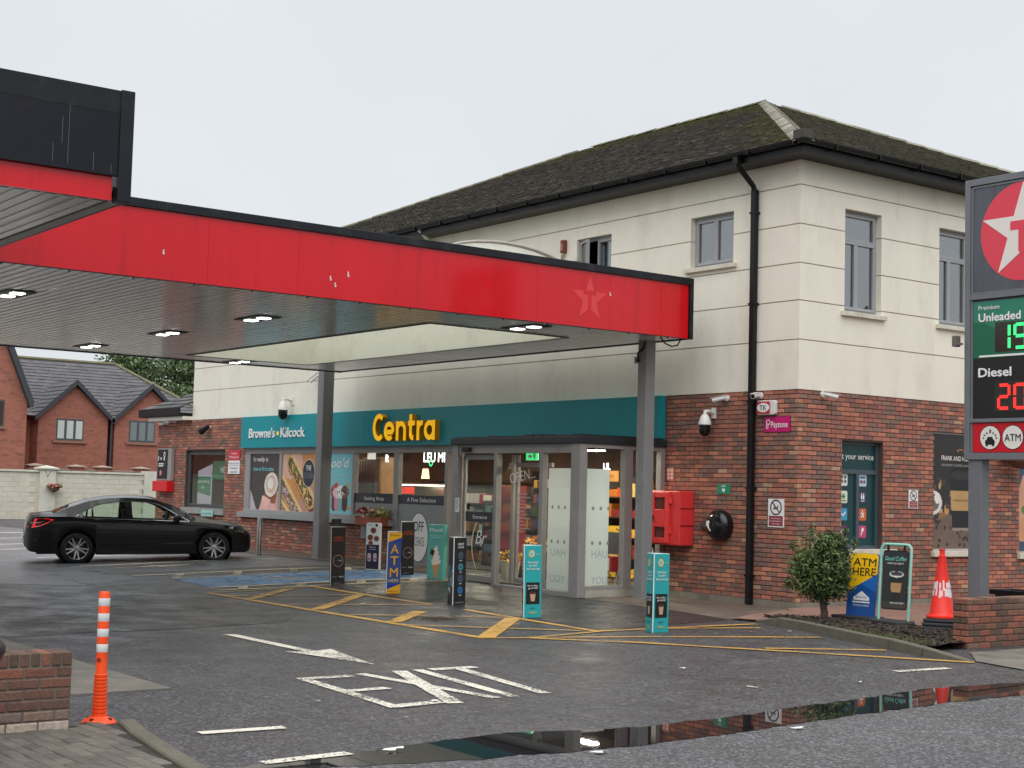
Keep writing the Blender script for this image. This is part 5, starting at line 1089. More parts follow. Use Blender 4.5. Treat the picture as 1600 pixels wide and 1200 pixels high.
t = thing('wall_lamp', (-21.1, -.012, 3.28), 'small dark spotlight above the left window', 'lamp'); m = MB(); m.cyl((0, 0, 0), (0, -.1, .02), .03); m.build('arm', WHITEP, t, local=True); m = MB(); m.cyl((.03, -.08, .03), (-.22, -.2, -.13), .05, .10, 12); m.build('shade', BLACKM, t, local=True)
# red fire cabinet
t = thing('fire_cabinet', (-2.6, 0, .93), 'red wall cabinet with two small windows beside the porch', 'cabinet'); RED = mat('red_moulded_plastic', C(222, 56, 58), .4, var=.08, vs=4)
m = MB(); m.box(-.44, -.34, 0, .3, -.005, .92); m.build('body', RED, t, local=True, bevel=.02); T = FA(-3.03, -.345, .95)
m = MB(FA(-.44, -.34, 0)); 
for r in rects_minus(.03, .03, .50, .89, [(.14, .60, .40, .80), (.14, .12, .40, .30)]): m.box(r[0], r[1], 0, r[2], r[3], .035)
m.build('door', RED, t, local=True, bevel=.008); 
for z in (.60, .12): m = MB(FA(-.44, -.34, 0)); m.box(.14, z, .002, .40, z + (.20 if z > .5 else .18), .008); m.build('pane', mat('red_tinted_window', C(96, 40, 36), .15), t, local=True)
m = MB(FA(-.44, -.34, 0)); m.box(.06, .42, .035, .12, .50, .055); m.build('latch', mat('dark_red_plastic', C(120, 20, 26), .4), t, local=True)
for z in (.2, .7): m = MB(); m.cyl((.09, -.36, z), (.09, -.36, z + .1), .025); m.build('hinge', RED, t, local=True)
for z in (.33, .62): m = MB(); m.box(.31, -.34, z, .304, -.01, z + .012); m.build('seam', MATS['dark_red_plastic'], t, local=True)
# defibrillator
t = thing('defibrillator_case', (-1.62, 0, 1.02), 'round black defibrillator case with a white heart beside the red cabinet', 'defibrillator')
m = MB(); m.lathe([(.25, 0), (.26, .06), (.245, .14), (.18, .2), (.08, .22), (.001, .222)], 26, (0, -.01, .28), axis='y'); m.build('case', mat('black_shell', C(22, 22, 24), .18), t, local=True, autosmooth=50)
m = MB(); m.box(-.34, -.14, .22, -.22, -.01, .34); m.box(-.46, -.1, .24, -.36, -.02, .31); m.build('side_lock', GREYD, t, local=True, bevel=.01)
heart = [(0, -.08), (.075, .0), (.07, .045), (.035, .06), (0, .035), (-.035, .06), (-.07, .045), (-.075, 0)]
m = MB(FA(-.07, -.226, .28) @ Matrix.Scale(1.3, 4)); m.poly(heart, .0); m.build('heart', WHITE, t, local=True); m = MB(FA(-.07, -.228, .28)); m.poly([(.01, .03), (-.02, -.01), (0, -.01), (-.01, -.05), (.02, .0), (.0, .0)], 0); m.build('bolt', BLACKP, t, local=True)
def plate(name, loc, w, h, label, m_, cat='sign', T=None, d=.012, rim=None):
    t = thing(name, loc, label, cat); T = T or FA(*loc); q = MB(T); q.box(0, 0, 0, w, h, d); q.build('plate', m_, t); return t, T
AEDG = mat('green_sign', C(30, 140, 110), .4); t, T = plate('defibrillator_sign', (-1.75, -.002, 1.82), .29, .16, 'small green heart sign above the round black case', AEDG)
text('lettering', 'AED', .04, T @ Matrix.Translation((.145, .11, .014)), WHITE, t, align='CENTER'); q = MB(T @ Matrix.Translation((.145, .06, .014)) @ Matrix.Scale(.5, 4)); q.poly(heart, 0); q.build('heart', WHITE, t)
t, T = plate('red_notice', (-3.0, -.002, 2.02), .19, .23, 'tiny red notice with white print on the brick edge above the red cabinet', mat('dull_red_print', C(180, 96, 92), .5))
for i in range(6): q = MB(T); q.rect(.02 + (i % 2) * .09, .03 + (i // 2) * .065, .08 + (i % 2) * .09, .075 + (i // 2) * .065, .014); q.build('print_block', mat('pale_red_print', C(222, 180, 172), .5), t)
t = thing('service_plate', (-.83, -.002, 3.1), 'white box sign with red panel and black letters TK right of the downpipe', 'sign'); T = FA(-.83, -.002, 3.1)
q = MB(T); q.rrect(0, 0, .40, .235, .04, .07, z0=0); q.build('box', WHITEP, t, bevel=.01); q = MB(T); q.rect(.02, .02, .30, .215, .083); q.build('red_panel', mat('sign_red', C(196, 44, 54), .4), t); q = MB(T); q.ell(.16, .118, .135, .075, .086); q.build('oval', WHITE, t); text('lettering', 'TK', .085, T @ Matrix.Translation((.16, .075, .089)), BLACKP, t, bold=.004, align='CENTER')
MAG = mat('magenta_sign', C(198, 22, 112), .4); t, T = plate('payment_sign', (-.71, -.002, 2.83), .55, .24, 'magenta sign with white lettering near the building corner', MAG)
q = MB(T); q.box(-.012, -.012, -.001, .562, .252, .006); q.build('rim', mat('dark_magenta', C(110, 16, 66), .4), t); text('lettering', 'Payzone', .10, T @ Matrix.Translation((.15, .07, .015)), WHITE, t, bold=.014, fit=.36)
q = MB(T); q.ring(.09, .155, .045, .045, .015, .015); q.seg(.052, .05, .06, .15, .016, .0155); q.seg(.085, .04, .09, .11, .012, .016); q.build('emblem', WHITE, t)
PUR = mat('maroon_print', C(150, 56, 70), .5); DKR = mat('dark_ring_print', C(70, 60, 70), .5)
def nosmoke(loc, T, w, h, label):
    t = thing('no_smoking_sign', loc, label, 'sign', 'no smoking signs'); q = MB(T); q.box(0, 0, 0, w, h, .01); q.build('plate', WHITE, t); q = MB(T); q.rect(w * .06, h * .04, w * .94, h * .40, .012); q.build('print_panel', PUR, t)
    for i, s in enumerate(('Smoking is', 'prohibited in', 'this area')): text('lettering', s, h * .05, T @ Matrix.Translation((w / 2, h * (.29 - .095 * i), .014)), WHITE, t, align='CENTER', fit=w * (.62, .74, .5)[i])
    q = MB(T); q.ring(w / 2, h * .70, w * .37, w * .37, w * .07, .013); q.seg(w * .27, h * .70 + w * .24, w * .73, h * .70 - w * .24, w * .06, .0135); q.build('ring', DKR, t)
    q = MB(T); q.seg(w * .33, h * .64, w * .66, h * .70, w * .06, .0125); q.seg(w * .36, h * .72, w * .44, h * .67, w * .04, .0128); q.seg(w * .58, h * .78, w * .66, h * .72, w * .03, .0128); q.build('cigarette', DKR, t)
nosmoke((-.60, -.002, 1.31), FA(-.60, -.002, 1.31), .34, .45, 'larger white no smoking sign beside the building corner'); nosmoke((.002, 2.72, 1.66), FB(.002, 2.72, 1.66), .24, .31, 'smaller no smoking sign between the teal window and the coffee cup poster')
# left price board and parking notices
t = thing('price_board', (-23.9, -.01, 1.5), 'black price panel with white marks in a grey frame above a red box', 'sign'); T = FA(-24.33, -.01, 1.5)
q = MB(T); q.box(0, .31, 0, .95, 1.22, .10); q.build('frame', GREYF, t, bevel=.008); q = MB(T); q.box(.04, .36, .10, .72, 1.19, .106); q.build('panel', BLACKP, t); q = MB(T); q.box(-.02, .0, 0, .98, .30, .22); q.build('red_box', mat('bright_red_box', C(214, 24, 34), .35), t, bevel=.015)
q = MB(T); q.ring(.5, 1.05, .06, .08, .03, .108); q.rect(.09, .88, .13, 1.0, .108); q.rect(.24, .9, .31, .97, .108); q.rect(.46, .88, .53, .98, .108); q.rect(.12, .77, .48, .80, .108); q.rect(.12, .71, .45, .74, .108); q.build('marks', WHITE, t)
q = MB(T @ Matrix.Translation((.28, .53, .109)) @ Matrix.Scale(.32, 4)); 
for k in range(10): q.add([(*star[k], 0), (*star[(k + 1) % 10], 0), (0, 0, 0)], [(2, 0, 1)])
q.build('star', mat('pink_star', C(226, 150, 150), .5), t)
t = thing('parking_notice', (-19.95, -.01, 2.03), 'red and white parking notices stacked on the brick right of the left window', 'sign'); T = FA(-19.95, -.01, 2.03)
q = MB(T); q.box(0, .36, 0, .66, .62, .012); q.build('red_plate', mat('notice_red', C(206, 40, 62), .4), t); q = MB(T); q.box(.0, .0, 0, .66, .35, .012); q.build('white_plate', WHITE, t); q = MB(T); q.rect(.02, .222, .64, .23, .014); q.build('rule', DKR, t)
for s, z, h, m_ in (('Customer', .51, .07, WHITE), ('Parking Only', .41, .07, WHITE), ('Max stay 2hrs', .26, .05, DKR), ('Clamping in', .13, .06, BLACKP), ('operation', .03, .06, BLACKP)): text('lettering', s, h, T @ Matrix.Translation((.33, z, .015)), m_, t, align='CENTER', fit=.045 * len(s))
t, T = plate('small_notice', (-21.35, -.075, .88), .72, .17, 'small pale aqua notice hanging at the left window sill', mat('pale_aqua_plate', C(160, 206, 202), .5)); text('lettering', 'no parking', .07, T @ Matrix.Translation((.36, .05, .015)), mat('teal_print', C(60, 130, 130), .5), t, align='CENTER', fit=.6)
t = thing('alarm_box', (-5.95, -.01, 6.2), 'small rusty brown alarm box on the render left of the open window', 'alarm'); q = MB(); q.box(-.055, -.09, .12, .055, -.0, .37); q.build('box', mat('rusty_alarm', C(120, 66, 50), .8, var=.3, vs=18), t, local=True, bevel=.012); q = MB(); q.box(-.035, -.1, .17, .035, -.09, .3); q.build('window', mat('alarm_face', C(170, 110, 96), .6), t, local=True); q = MB(); q.cyl((.02, -.05, .0), (.02, -.05, .12), .012); q.cyl((-.07, -.03, -.7), (-.07, -.03, .1), .014); q.build('stalk', mat('rust_pipe', C(150, 130, 112), .8), t, local=True)
# ------------------------------------------------------------------ side wall: service window and posters
TEALD = mat('dark_teal_film', C(22, 62, 66), .25)
sw = win(FB(0, 1.05, .98), 1.01, 1.75, [], frame_m=mat('slate_frame', C(70, 84, 92), .4), sill=False, room=False)
q = MB(FB(0, 1.05, .98)); q.box(.05, .05, -.13, .96, 1.70, -.122); q.build('film_panel', TEALD, sw); q = MB(FB(0, 1.05, .98)); q.box(.05, 1.22, -.122, .96, 1.29, -.09); q.box(.46, .05, -.122, .53, 1.22, -.09); q.build('transom', MATS['slate_frame'], sw)
s = MB(FB(0, 1.05, .98)); s.box(-.05, -.10, -.2, 1.32, -.002, .07); s.build('sill', SILLM, sw, bevel=.006)
text('lettering', 'At your service', .10, FB(-.115, 1.08, 2.44), WHITE, sw, bold=.006, fit=.88)
ic = [(C(226, 230, 226), 0), (C(190, 210, 228), 1), (C(226, 234, 214), 2), (C(60, 56, 96), 3), (C(60, 160, 200), 4), (C(206, 104, 56), 5), (C(110, 56, 100), 6), (C(196, 70, 116), 7)]
STK = mat('sticker_print', attr=True, rough=.35)
for c_, i in ic:
    col_, row = i % 2, i // 2; T = FB(-.118, 1.13 + col_ * .47, 1.98 - row * .28 + .02); q = MB(T); q.rrect(0, 0, .19, .20, .03, .002, c=c_); lum = sum(c_) / 3; k = C(240, 240, 240) if lum < .35 else [C(90, 90, 90), C(60, 90, 130), C(90, 150, 60), 0, 0, 0, 0, 0][i]
    if i == 0: [q.rect(.03 + (j % 2) * .08, .05 + (j // 2) * .07, .08 + (j % 2) * .08, .10 + (j // 2) * .07, .004, c=k) for j in range(4)]
    elif i == 1: q.rect(.03, .13, .16, .16, .004, c=k); q.rect(.03, .05, .09, .10, .004, c=C(170, 60, 60)); q.rect(.11, .05, .16, .10, .004, c=k)
    elif i == 2: [q.seg(.095, .11, .095 + .05 * math.cos(a * 1.05), .11 + .05 * math.sin(a * 1.05), .02, .004, c=k) for a in range(6)]; q.rect(.03, .03, .16, .045, .004, c=C(60, 90, 60))
    elif i == 3: [(q.ell(x, .155, .014, .014, .004, 10, c=k), q.rect(x - .018, .07, x + .018, .135, .004, c=k)) for x in (.07, .12)]; q.rect(.05, .035, .14, .048, .004, c=k)
    elif i == 4: q.seg(.05, .11, .09, .08, .025, .004, c=k); q.seg(.085, .075, .15, .14, .025, .0042, c=k)
    elif i == 5: q.ell(.095, .16, .016, .016, .004, 10, c=k); q.seg(.06, .05, .12, .13, .02, .004, c=k); q.seg(.13, .05, .09, .12, .02, .0042, c=k); q.seg(.05, .12, .14, .12, .016, .0044, c=k)
    elif i == 6: [q.seg(.05 + j * .045, .06, .05 + j * .045, .15, .016, .004, c=k) for j in range(3)]; q.seg(.05, .1, .14, .1, .02, .0042, c=k)
    else: q.ell(.10, .13, .03, .04, .004, 12, c=k, rot=-.5); q.seg(.06, .04, .09, .10, .02, .0042, c=k)
    q.build('service_sticker', STK, sw)
pf_ = win(FB(0, 3.40, .95), 1.35, 2.03, [], frame_m=mat('silver_frame', C(178, 178, 174), .4), sill=False, room=False, fw=.03, dep=.06)
s = MB(FB(0, 3.40, .95)); s.box(-.06, -.10, -.2, 1.4, -.002, .07); s.build('sill', SILLM, pf_, bevel=.006)
cv = Canvas(80, 120, C(46, 43, 42)); cv.rect(0, 0, 1, .30, C(112, 96, 84)); cv.ell(.0, .40, .2, .16, C(226, 220, 210)); cv.ell(.0, .40, .16, .1, C(120, 112, 104)); cv.ell(.0, .30, .15, .08, C(56, 54, 54)); cv.cap(.3, .33, .3, .36, .05, C(196, 150, 96)); cv.cap(.22, .3, .24, .3, .03, C(160, 110, 70))
for _ in range(26): cv.ell(random.uniform(0, 1), random.uniform(.02, .24), .03, .022, random.choice([C(58, 40, 32), C(74, 52, 40), C(44, 32, 28)]), random.random() * 3)
[cv.ell(random.uniform(-.05, .45), random.uniform(.28, .62), random.uniform(.02, .06), random.uniform(.02, .05), random.choice([C(150, 110, 70), C(96, 84, 76), C(190, 160, 120), C(70, 62, 58)])) for _ in range(16)]; cv.ell(.0, .40, .2, .16, C(226, 220, 210)); cv.ell(-.02, .40, .16, .12, C(110, 104, 98)); cv.ell(.1, .44, .06, .07, C(236, 232, 226)); cv.poly([(.42, .17), (.86, .17), (.92, .66), (.36, .66)], C(28, 27, 30)); cv.poly([(.395, .335), (.885, .335), (.905, .51), (.375, .51)], C(186, 150, 98)); cv.ell(.64, .66, .29, .09, C(30, 29, 32)); cv.ell(.64, .645, .26, .06, C(52, 50, 52)); cv.cap(.44, .17, .84, .17, .02, C(150, 136, 120)); cv.ell(.6, .86, .09, .02, C(190, 130, 90)); cv.ell(.6, .86, .07, .012, C(46, 43, 42)); cv.grain(.12)
cv.build('poster_print', FB(-.05, 3.43, .98), 1.29, 1.97, PRINT, pf_)
text('lettering', 'FRANK AND HONEST', .085, FB(-.046, 3.66, 2.50), WHITE, pf_, bold=.006, fit=.95); text('lettering', 'GOURMET COFFEE COMPANY', .04, FB(-.046, 3.66, 2.40), MATS['thin_white_print'], pf_, fit=.92); text('lettering', 'FRANK AND HONEST', .035, FB(-.046, 4.0, 1.80), MATS['oak_inset'], pf_, fit=.42)
pg = win(FB(0, 5.84, .90), 1.36, 1.85, [], frame_m=MATS['silver_frame'], sill=False, room=False, fw=.03, dep=.06); s = MB(FB(0, 5.84, .9)); s.box(-.06, -.1, -.2, 1.42, -.002, .07); s.build('sill', SILLM, pg, bevel=.006)
cv = Canvas(50, 70, C(60, 76, 100)); cv.cap(-.05, .3, .2, .7, .12, C(214, 160, 130)); cv.cap(.1, .2, .6, .6, .14, C(206, 150, 110)); cv.ell(.15, .42, .08, .06, C(96, 130, 60)); cv.ell(.3, .3, .1, .08, C(170, 60, 50)); cv.grain(.1); cv.build('poster_print', FB(-.05, 5.87, .93), 1.3, 1.79, PRINT, pg)
# hanging basket on the side wall
t = thing('hanging_basket', (.35, 5.4, 2.42), 'brown hanging basket with trailing greenery behind the tall price sign', 'hanging basket'); q = MB(); q.lathe([(.02, -.02), (.14, .0), (.25, .1), (.29, .2)], 18, caps=False); q.build('bowl', mat('coir_bowl', C(104, 74, 56), .9, var=.3, vs=20), t, local=True); flowers(t, .35, 5.4, 2.58, .34, .16, [C(120, 130, 60), C(150, 150, 80), C(196, 120, 110)], 240); q = MB(); q.tube([(-.35, 0, .75), (-.05, 0, .78), (0, 0, .7)], .012, 6); q.tube([(0, 0, .7), (.2, .1, .2)], .005, 5); q.tube([(0, 0, .7), (-.2, .1, .2)], .005, 5); q.tube([(0, 0, .7), (0, -.25, .2)], .005, 5); q.build('bracket', BLACKM, t, local=True)
t = thing('flower_trough', (-12.35, -.16, 1.06), 'terracotta trough of pink and cream flowers on the sill under the seating area window', 'flowers'); q = MB(); q.box(-.55, -.16, -.14, .55, .12, .06); q.build('trough', mat('terracotta', C(160, 88, 66), .8, var=.15, vs=8), t, local=True, bevel=.02)
for k in range(4): flowers(t, -12.75 + k * .27, -.18, 1.1, .2, .22, [[C(190, 70, 80), C(150, 50, 60)], [C(206, 90, 96), C(226, 190, 180)], [C(230, 222, 196), C(214, 200, 150)], [C(196, 190, 110), C(170, 150, 90)]][k], 90)
# ================================================================== free standing bollard signs
def rot2(v, a): return Vector((v.x * math.cos(a) - v.y * math.sin(a), v.x * math.sin(a) + v.y * math.cos(a), 0))
TEALS = mat('teal_card', C(44, 168, 172), .4, var=.04, vs=3); CARDW = mat('white_card_edge', C(230, 236, 236), .6); BLKC = mat('black_card', C(34, 33, 36), .45, var=.08, vs=4); BLUEC = mat('blue_card', C(52, 78, 140), .45); YELC = mat('yellow_card', C(240, 176, 40), .45)
def tri_sign(E_, a, s, h, label, body, left=None):
    """three-sided card column: E_ near edge, a turns it, returns frames of the right and left faces"""
    Ev = Vector((E_[0], E_[1], GZ(*E_))); v = Ev - CAMP; v.z = 0; v.normalize()
    dr = rot2(v, -R(a)); dl = rot2(v, R(60 - a)); t = thing('bollard_sign', Ev, label, 'sign', 'card bollard covers in front of the shop'); q = MB()
    P = [(0, 0), (dr.x * s, dr.y * s), (dl.x * s, dl.y * s)]; q.prism(P, .0, h); q.build('column', body, t, local=True, bevel=.006)
    q = MB(); k = .94; q.prism([(p[0] * k + (P[1][0] + P[2][0]) * .02, p[1] * k + (P[1][1] + P[2][1]) * .02) for p in P], h, h + .006); q.build('top', CARDW, t, local=True)
    q = MB(); q.cyl((0, 0, .004), (0, 0, h + .001), .007, n=6); q.build('edge', CARDW, t, local=True)
    t.rotation_euler = (R(random.uniform(-1.2, 1.2)), R(random.uniform(-1.2, 1.2)), 0)
    up = Vector((0, 0, 1)); fr = frame(dr, up, dr.cross(up), Ev + dr.cross(up) * .0025); nl = (-dl).cross(up); fl = frame(-dl, up, nl, Ev + dl * s + nl * .0025); return t, fr, fl
def rect_on(t, T, x0, y0, x1, y1, m_, z=0.0, name='print_panel'): q = MB(T); q.rect(x0, y0, x1, y1, z); return q.build(name, m_, t)
def line(t, T, s, x, y, h, m_, fit=None, bold=.004, align='CENTER', z=.003): return text('lettering', s, h, T @ Matrix.Translation((x, y, z)), m_, t, bold=bold, align=align, fit=fit)
def app_face(t, T, s):
    q = MB(T); q.ell(s * .42, .885, .052, .052, .002); q.build('logo_ring', mat('yellow_print', C(232, 200, 90), .5), t); q = MB(T); q.ell(s * .42, .885, .038, .038, .003); q.build('logo_disc', TEALS, t); q = MB(T); q.ring(s * .42, .885, .03, .03, .01, .004); q.build('logo_letter', WHITE, t)
    line(t, T, 'Centra', s * .78, .875, .018, MATS['yellow_print'], .07); 
    for i, (x, f) in enumerate((('Download', .17), ('Our NEW', .14), ('My Centra App', .22))): line(t, T, x, s * .5, .755 - i * .045, .028, WHITE, f, .012)
    rect_on(t, T, s * .12, .19, s * .88, .49, BLACKP, .001); line(t, T, 'Buy 6 coffees,', s * .5, .435, .022, WHITE, .18, .012); line(t, T, 'get 7th FREE', s * .5, .40, .022, WHITE, .16, .012)
    q = MB(T); q.poly([(s * .38, .23), (s * .60, .23), (s * .65, .34), (s * .34, .34)], .003); q.build('cup', mat('cup_print', C(196, 160, 126), .5), t); q = MB(T); q.ell(s * .495, .345, s * .175, .018, .004); q.build('cup_lid', mat('cup_lid_print', C(70, 48, 36), .5), t)
    line(t, T, 'Join Us', s * .5, .125, .024, MATS['navy_print'], .09, .01); line(t, T, 'Centra', s * .5, .06, .036, MATS['yellow_print'], .13, .012)
for E_, a, lab in (((1.92, -4.74), 41.5, 'teal card bollard nearest the kerb, right of the porch'), ((-.44, -5.0), 55, 'teal card bollard in front of the porch corner')):
    t, fr, fl = tri_sign(E_, a, .30, 1.0, lab, TEALS); app_face(t, fr, .30); app_face(t, fl, .30)
t, fr, fl = tri_sign((-2.61, -4.70), 44, .28, 1.02, 'black card bollard with a column of round icons in front of the sliding door', BLKC)
line(t, fr, 'MINT', .15, .90, .04, WHITE, .13, .012); line(t, fr, 'RANGE', .15, .86, .028, WHITE, .12, .015)
for i, c_ in enumerate((C(90, 104, 124), C(70, 160, 176), C(90, 104, 130), C(60, 130, 196))):
    q = MB(fr); y_ = .75 - i * .175; q.ring(.15, y_, .055, .055, .01, .002); q.ell(.15, y_, .038, .038, .002); q.build('icon', mat(f'icon_{i}', c_, .5), t); q = MB(fr); q.rect(.135, y_ - .018, .165, y_ + .018, .004); q.build('icon_mark', BLACKP, t); rect_on(t, fr, .12, y_ - .085, .18, y_ - .07, MATS['thin_white_print'], .002)
rect_on(t, fr, .05, .03, .24, .045, MATS['grey_print'], .002); cv = Canvas(12, 40, C(30, 34, 38)); cv.grain(.5, 3); cv.dots(.5, .1, .5, .6, .6, 40, .1, [C(60, 150, 160), C(200, 220, 220), C(30, 60, 70)]); cv.build('side_print', fl @ Matrix.Translation((.01, .02, .001)), .26, .95, PRINT, t)
# yellow and blue cash machine column
t, fr, fl = tri_sign((-4.75, -4.55), 57, .27, 1.01, 'blue and yellow card bollard reading ATM HERE', BLUEC); BL2 = mat('deep_blue_print', C(28, 60, 160), .45); w = .27
for pp, mm in (([(0, .84), (w, .92), (w, 1.005), (0, 1.005)], YELC), ([(0, .005), (w, .005), (w, .16), (0, .07)], YELC), ([(0, .84), (w, .86), (w, .92)], BL2), ([(0, .07), (w, .16), (0, .15)], BL2)): q = MB(fr); q.poly(pp, .001); q.build('corner_print', mm, t)
for s_, y_ in (('A', .66), ('T', .47), ('M', .28)): line(t, fr, s_, w / 2, y_, .15, YELC, .16, .012)
line(t, fr, 'HERE', w / 2, .19, .055, mat('pale_yellow_print', C(222, 200, 150), .5), .2, .012); line(t, fr, 'Euronet', w / 2, .945, .03, MATS['oak_inset'], .18); line(t, fr, 'Euronet', w / 2, .03, .03, MATS['oak_inset'], .18)
ORP = mat('orange_print', C(214, 84, 40), .5); PINKR = mat('pinkish_ring', C(176, 130, 124), .5)
def energy(E_, a, label, card):
    t, fr, fl = tri_sign(E_, a, .30, 1.0, label, BLKC); line(t, fr, 'THE ENERGY', .15, .80, .034, ORP, .20, .01); line(t, fr, 'COLLECTION', .15, .755, .034, ORP, .22, .01)
    q = MB(fr); q.ring(.15, .42, .105, .105, .012, .002, 36); q.build('ring', PINKR, t); line(t, fr, 'pure', .11, .415, .016, MATS['grey_print'], .05); line(t, fr, 'FREE', .19, .415, .02, WHITE, .06, .01); line(t, fr, 'brand', .08, .14, .02, MATS['thin_white_print'], .08); line(t, fr, 'PRICE', .22, .135, .024, WHITE, .09, .012); rect_on(t, fr, .06, .035, .2, .045, MATS['grey_print'], .002)
    q = MB(fr); q.seg(.02, .62, .18, .86, .004, .002); q.seg(.05, .55, .26, .80, .003, .002); q.build('streak', mat('dim_streak', C(84, 70, 66), .5), t)
    if card: q = MB(fr); q.rrect(.05, 1.01, .25, 1.14, .015, -.06, z0=-.075); q.build('top_card', BLACKP, t); line(t, fr @ Matrix.Translation((0, 0, -.06)), 'lovevery', .15, 1.035, .022, MATS['teal_print'], .15)
energy((-6.42, -4.63), 56, 'black card bollard with a small card on top, left of the ATM column', True); energy((-7.72, -2.38), 58, 'black card bollard with orange heading behind the ATM column', False)
# white pizza board and ice cream board
t = thing('pavement_board', (-9.35, -2.0, GZ(-9.35, -2.0)), 'white rounded board with pizza pictures standing before the brick', 'sign'); fT = Matrix.Translation((-9.35, -2.0, GZ(-9.35, -2))) @ Matrix.Rotation(R(38), 4, 'Z') @ FA(0, 0, 0) @ Matrix.Translation((-.14, 0, 0))
q = MB(fT); q.rrect(0, 0, .29, .93, .03, .02, z0=-.08); q.build('board', CARDW, t); q = MB(fT); q.rect(.01, .02, .28, .50, .022); q.build('dark_panel', mat('navy_purple_print', C(40, 34, 66), .5), t)
for x_, y_, r_ in ((.15, .78, .06), (.09, .64, .06), (.22, .62, .055), (.1, .53, .05)): q = MB(fT); q.ell(x_, y_, r_, r_, .0225); q.build('pizza', mat('pizza_crust', C(150, 96, 66), .6, var=.3, vs=40), t); q = MB(fT); q.ell(x_, y_, r_ * .75, r_ * .75, .024); q.build('topping', mat('pizza_top', C(126, 70, 50), .6, var=.4, vs=60), t)
line(t, fT, 'Fuel up', .145, .44, .025, WHITE, .13, .012, z=.025); line(t, fT, 'in minutes', .145, .40, .022, WHITE, .15, .008, z=.025); line(t, fT, 'Select & Go', .1, .88, .022, BLACKP, .12, z=.025); rect_on(t, fT, .19, .86, .24, .91, BLACKP, .024)
for x_ in (.08, .2): q = MB(fT); q.rrect(x_ - .035, .17, x_ + .035, .33, .02, .0235); q.build('cup', mat('pale_cup', C(206, 190, 196), .5), t); q = MB(fT); q.rect(x_ - .025, .2, x_ + .025, .24, .025); q.build('cup_band', mat('pink_band', C(176, 110, 130), .5), t)
t = thing('pavement_board', (-6.72, -2.28, GZ(-6.72, -2.28)), 'mint green board with a whipped ice cream cone beside the porch post', 'sign'); fT = Matrix.Translation((-6.72, -2.28, GZ(-6.72, -2.28))) @ Matrix.Rotation(R(33), 4, 'Z') @ FA(0, 0, 0) @ Matrix.Translation((-.15, 0, 0)); q = MB(fT); q.box(0, 0, -.2, .31, 1.0, 0); q.build('board', mat('mint_card', C(96, 176, 166), .45), t, bevel=.005)
line(t, fT, 'Mood', .16, .87, .07, WHITE, .24, .01); rect_on(t, fT, .04, .79, .28, .797, PALEA, .002); rect_on(t, fT, .06, .76, .26, .766, PALEA, .002)
q = MB(fT); q.poly([(.10, .30), (.24, .30), (.20, .03), (.15, .03)], .002); q.build('cone', mat('cone_print', C(206, 150, 92), .5), t); q = MB(fT)
for i in range(7): q.ell(.17 + .012 * (-1) ** i, .31 + i * .045, .095 - i * .012, .04, .003 + i * .0006, c=jit(C(236, 226, 212), .1), rot=.3)
q.build('cream_swirl', PRINTM, t); q = MB(fT); q.poly([(.05, .47), (.12, .42), (.15, .52), (.08, .56)], .009); q.build('chocolate_flake', mat('flake_print', C(56, 40, 34), .5), t)
# ================================================================== bollards
ORG_ = mat('orange_plastic', C(246, 78, 20), .4, var=.04, vs=6); REFL = mat('reflective_band', C(214, 216, 216), .3, var=.06, vs=40)
t = thing('flexible_bollard', (5.5, -13.42, 0), 'orange flexible bollard with four white bands beside the low wall', 'bollard')
m = MB(); m.lathe([(.125, 0), (.125, .012), (.10, .035), (.06, .05)] + [p for i in range(12) for p in ((.056 - i * .0007, .055 + i * .026), (.056 - i * .0007, .069 + i * .026), (.049 - i * .0006, .074 + i * .026), (.049 - i * .0006, .080 + i * .026))] + [(.041, .37), (.041, .515), (.0405, .94), (.034, .955), (.001, .957)], 26); m.build('post', ORG_, t, local=True, autosmooth=35)
for z0, z1 in ((.516, .575), (.628, .686), (.740, .798), (.852, .908)): m = MB(); m.lathe([(.0408, z0), (.0418, z0 + .002), (.0418, z1 - .002), (.0408, z1)], 26, caps=False); m.build('reflective_band', REFL, t, local=True, autosmooth=60)
for k in range(4): a = R(35 + 90 * k); m = MB(); m.cyl((math.cos(a) * .092, math.sin(a) * .092, .026), (math.cos(a) * .092, math.sin(a) * .092, .044), .016, n=6); m.build('bolt', mat('bolt_dark', C(70, 30, 20), .6), t, local=True)
q = MB(frame((.77, .64, 0), (0, 0, 1), (.64, -.77, 0), (.0268, -.0322, .46))); q.ring(0, 0, .016, .016, .005, .0005, 16); q.rect(-.008, -.004, .008, .003, .0005); q.build('stamp', BLACKP, t, local=True)
t = thing('steel_bollard', (-15.0, -1.59, GZ(-15, -1.59)), 'brushed steel bollard standing in front of the black car', 'bollard'); m = MB(); m.lathe([(.09, 0), (.09, .015), (.055, .016), (.055, .84), (.045, .865), (.001, .87)], 18); m.build('post', STEEL, t, local=True, autosmooth=40)
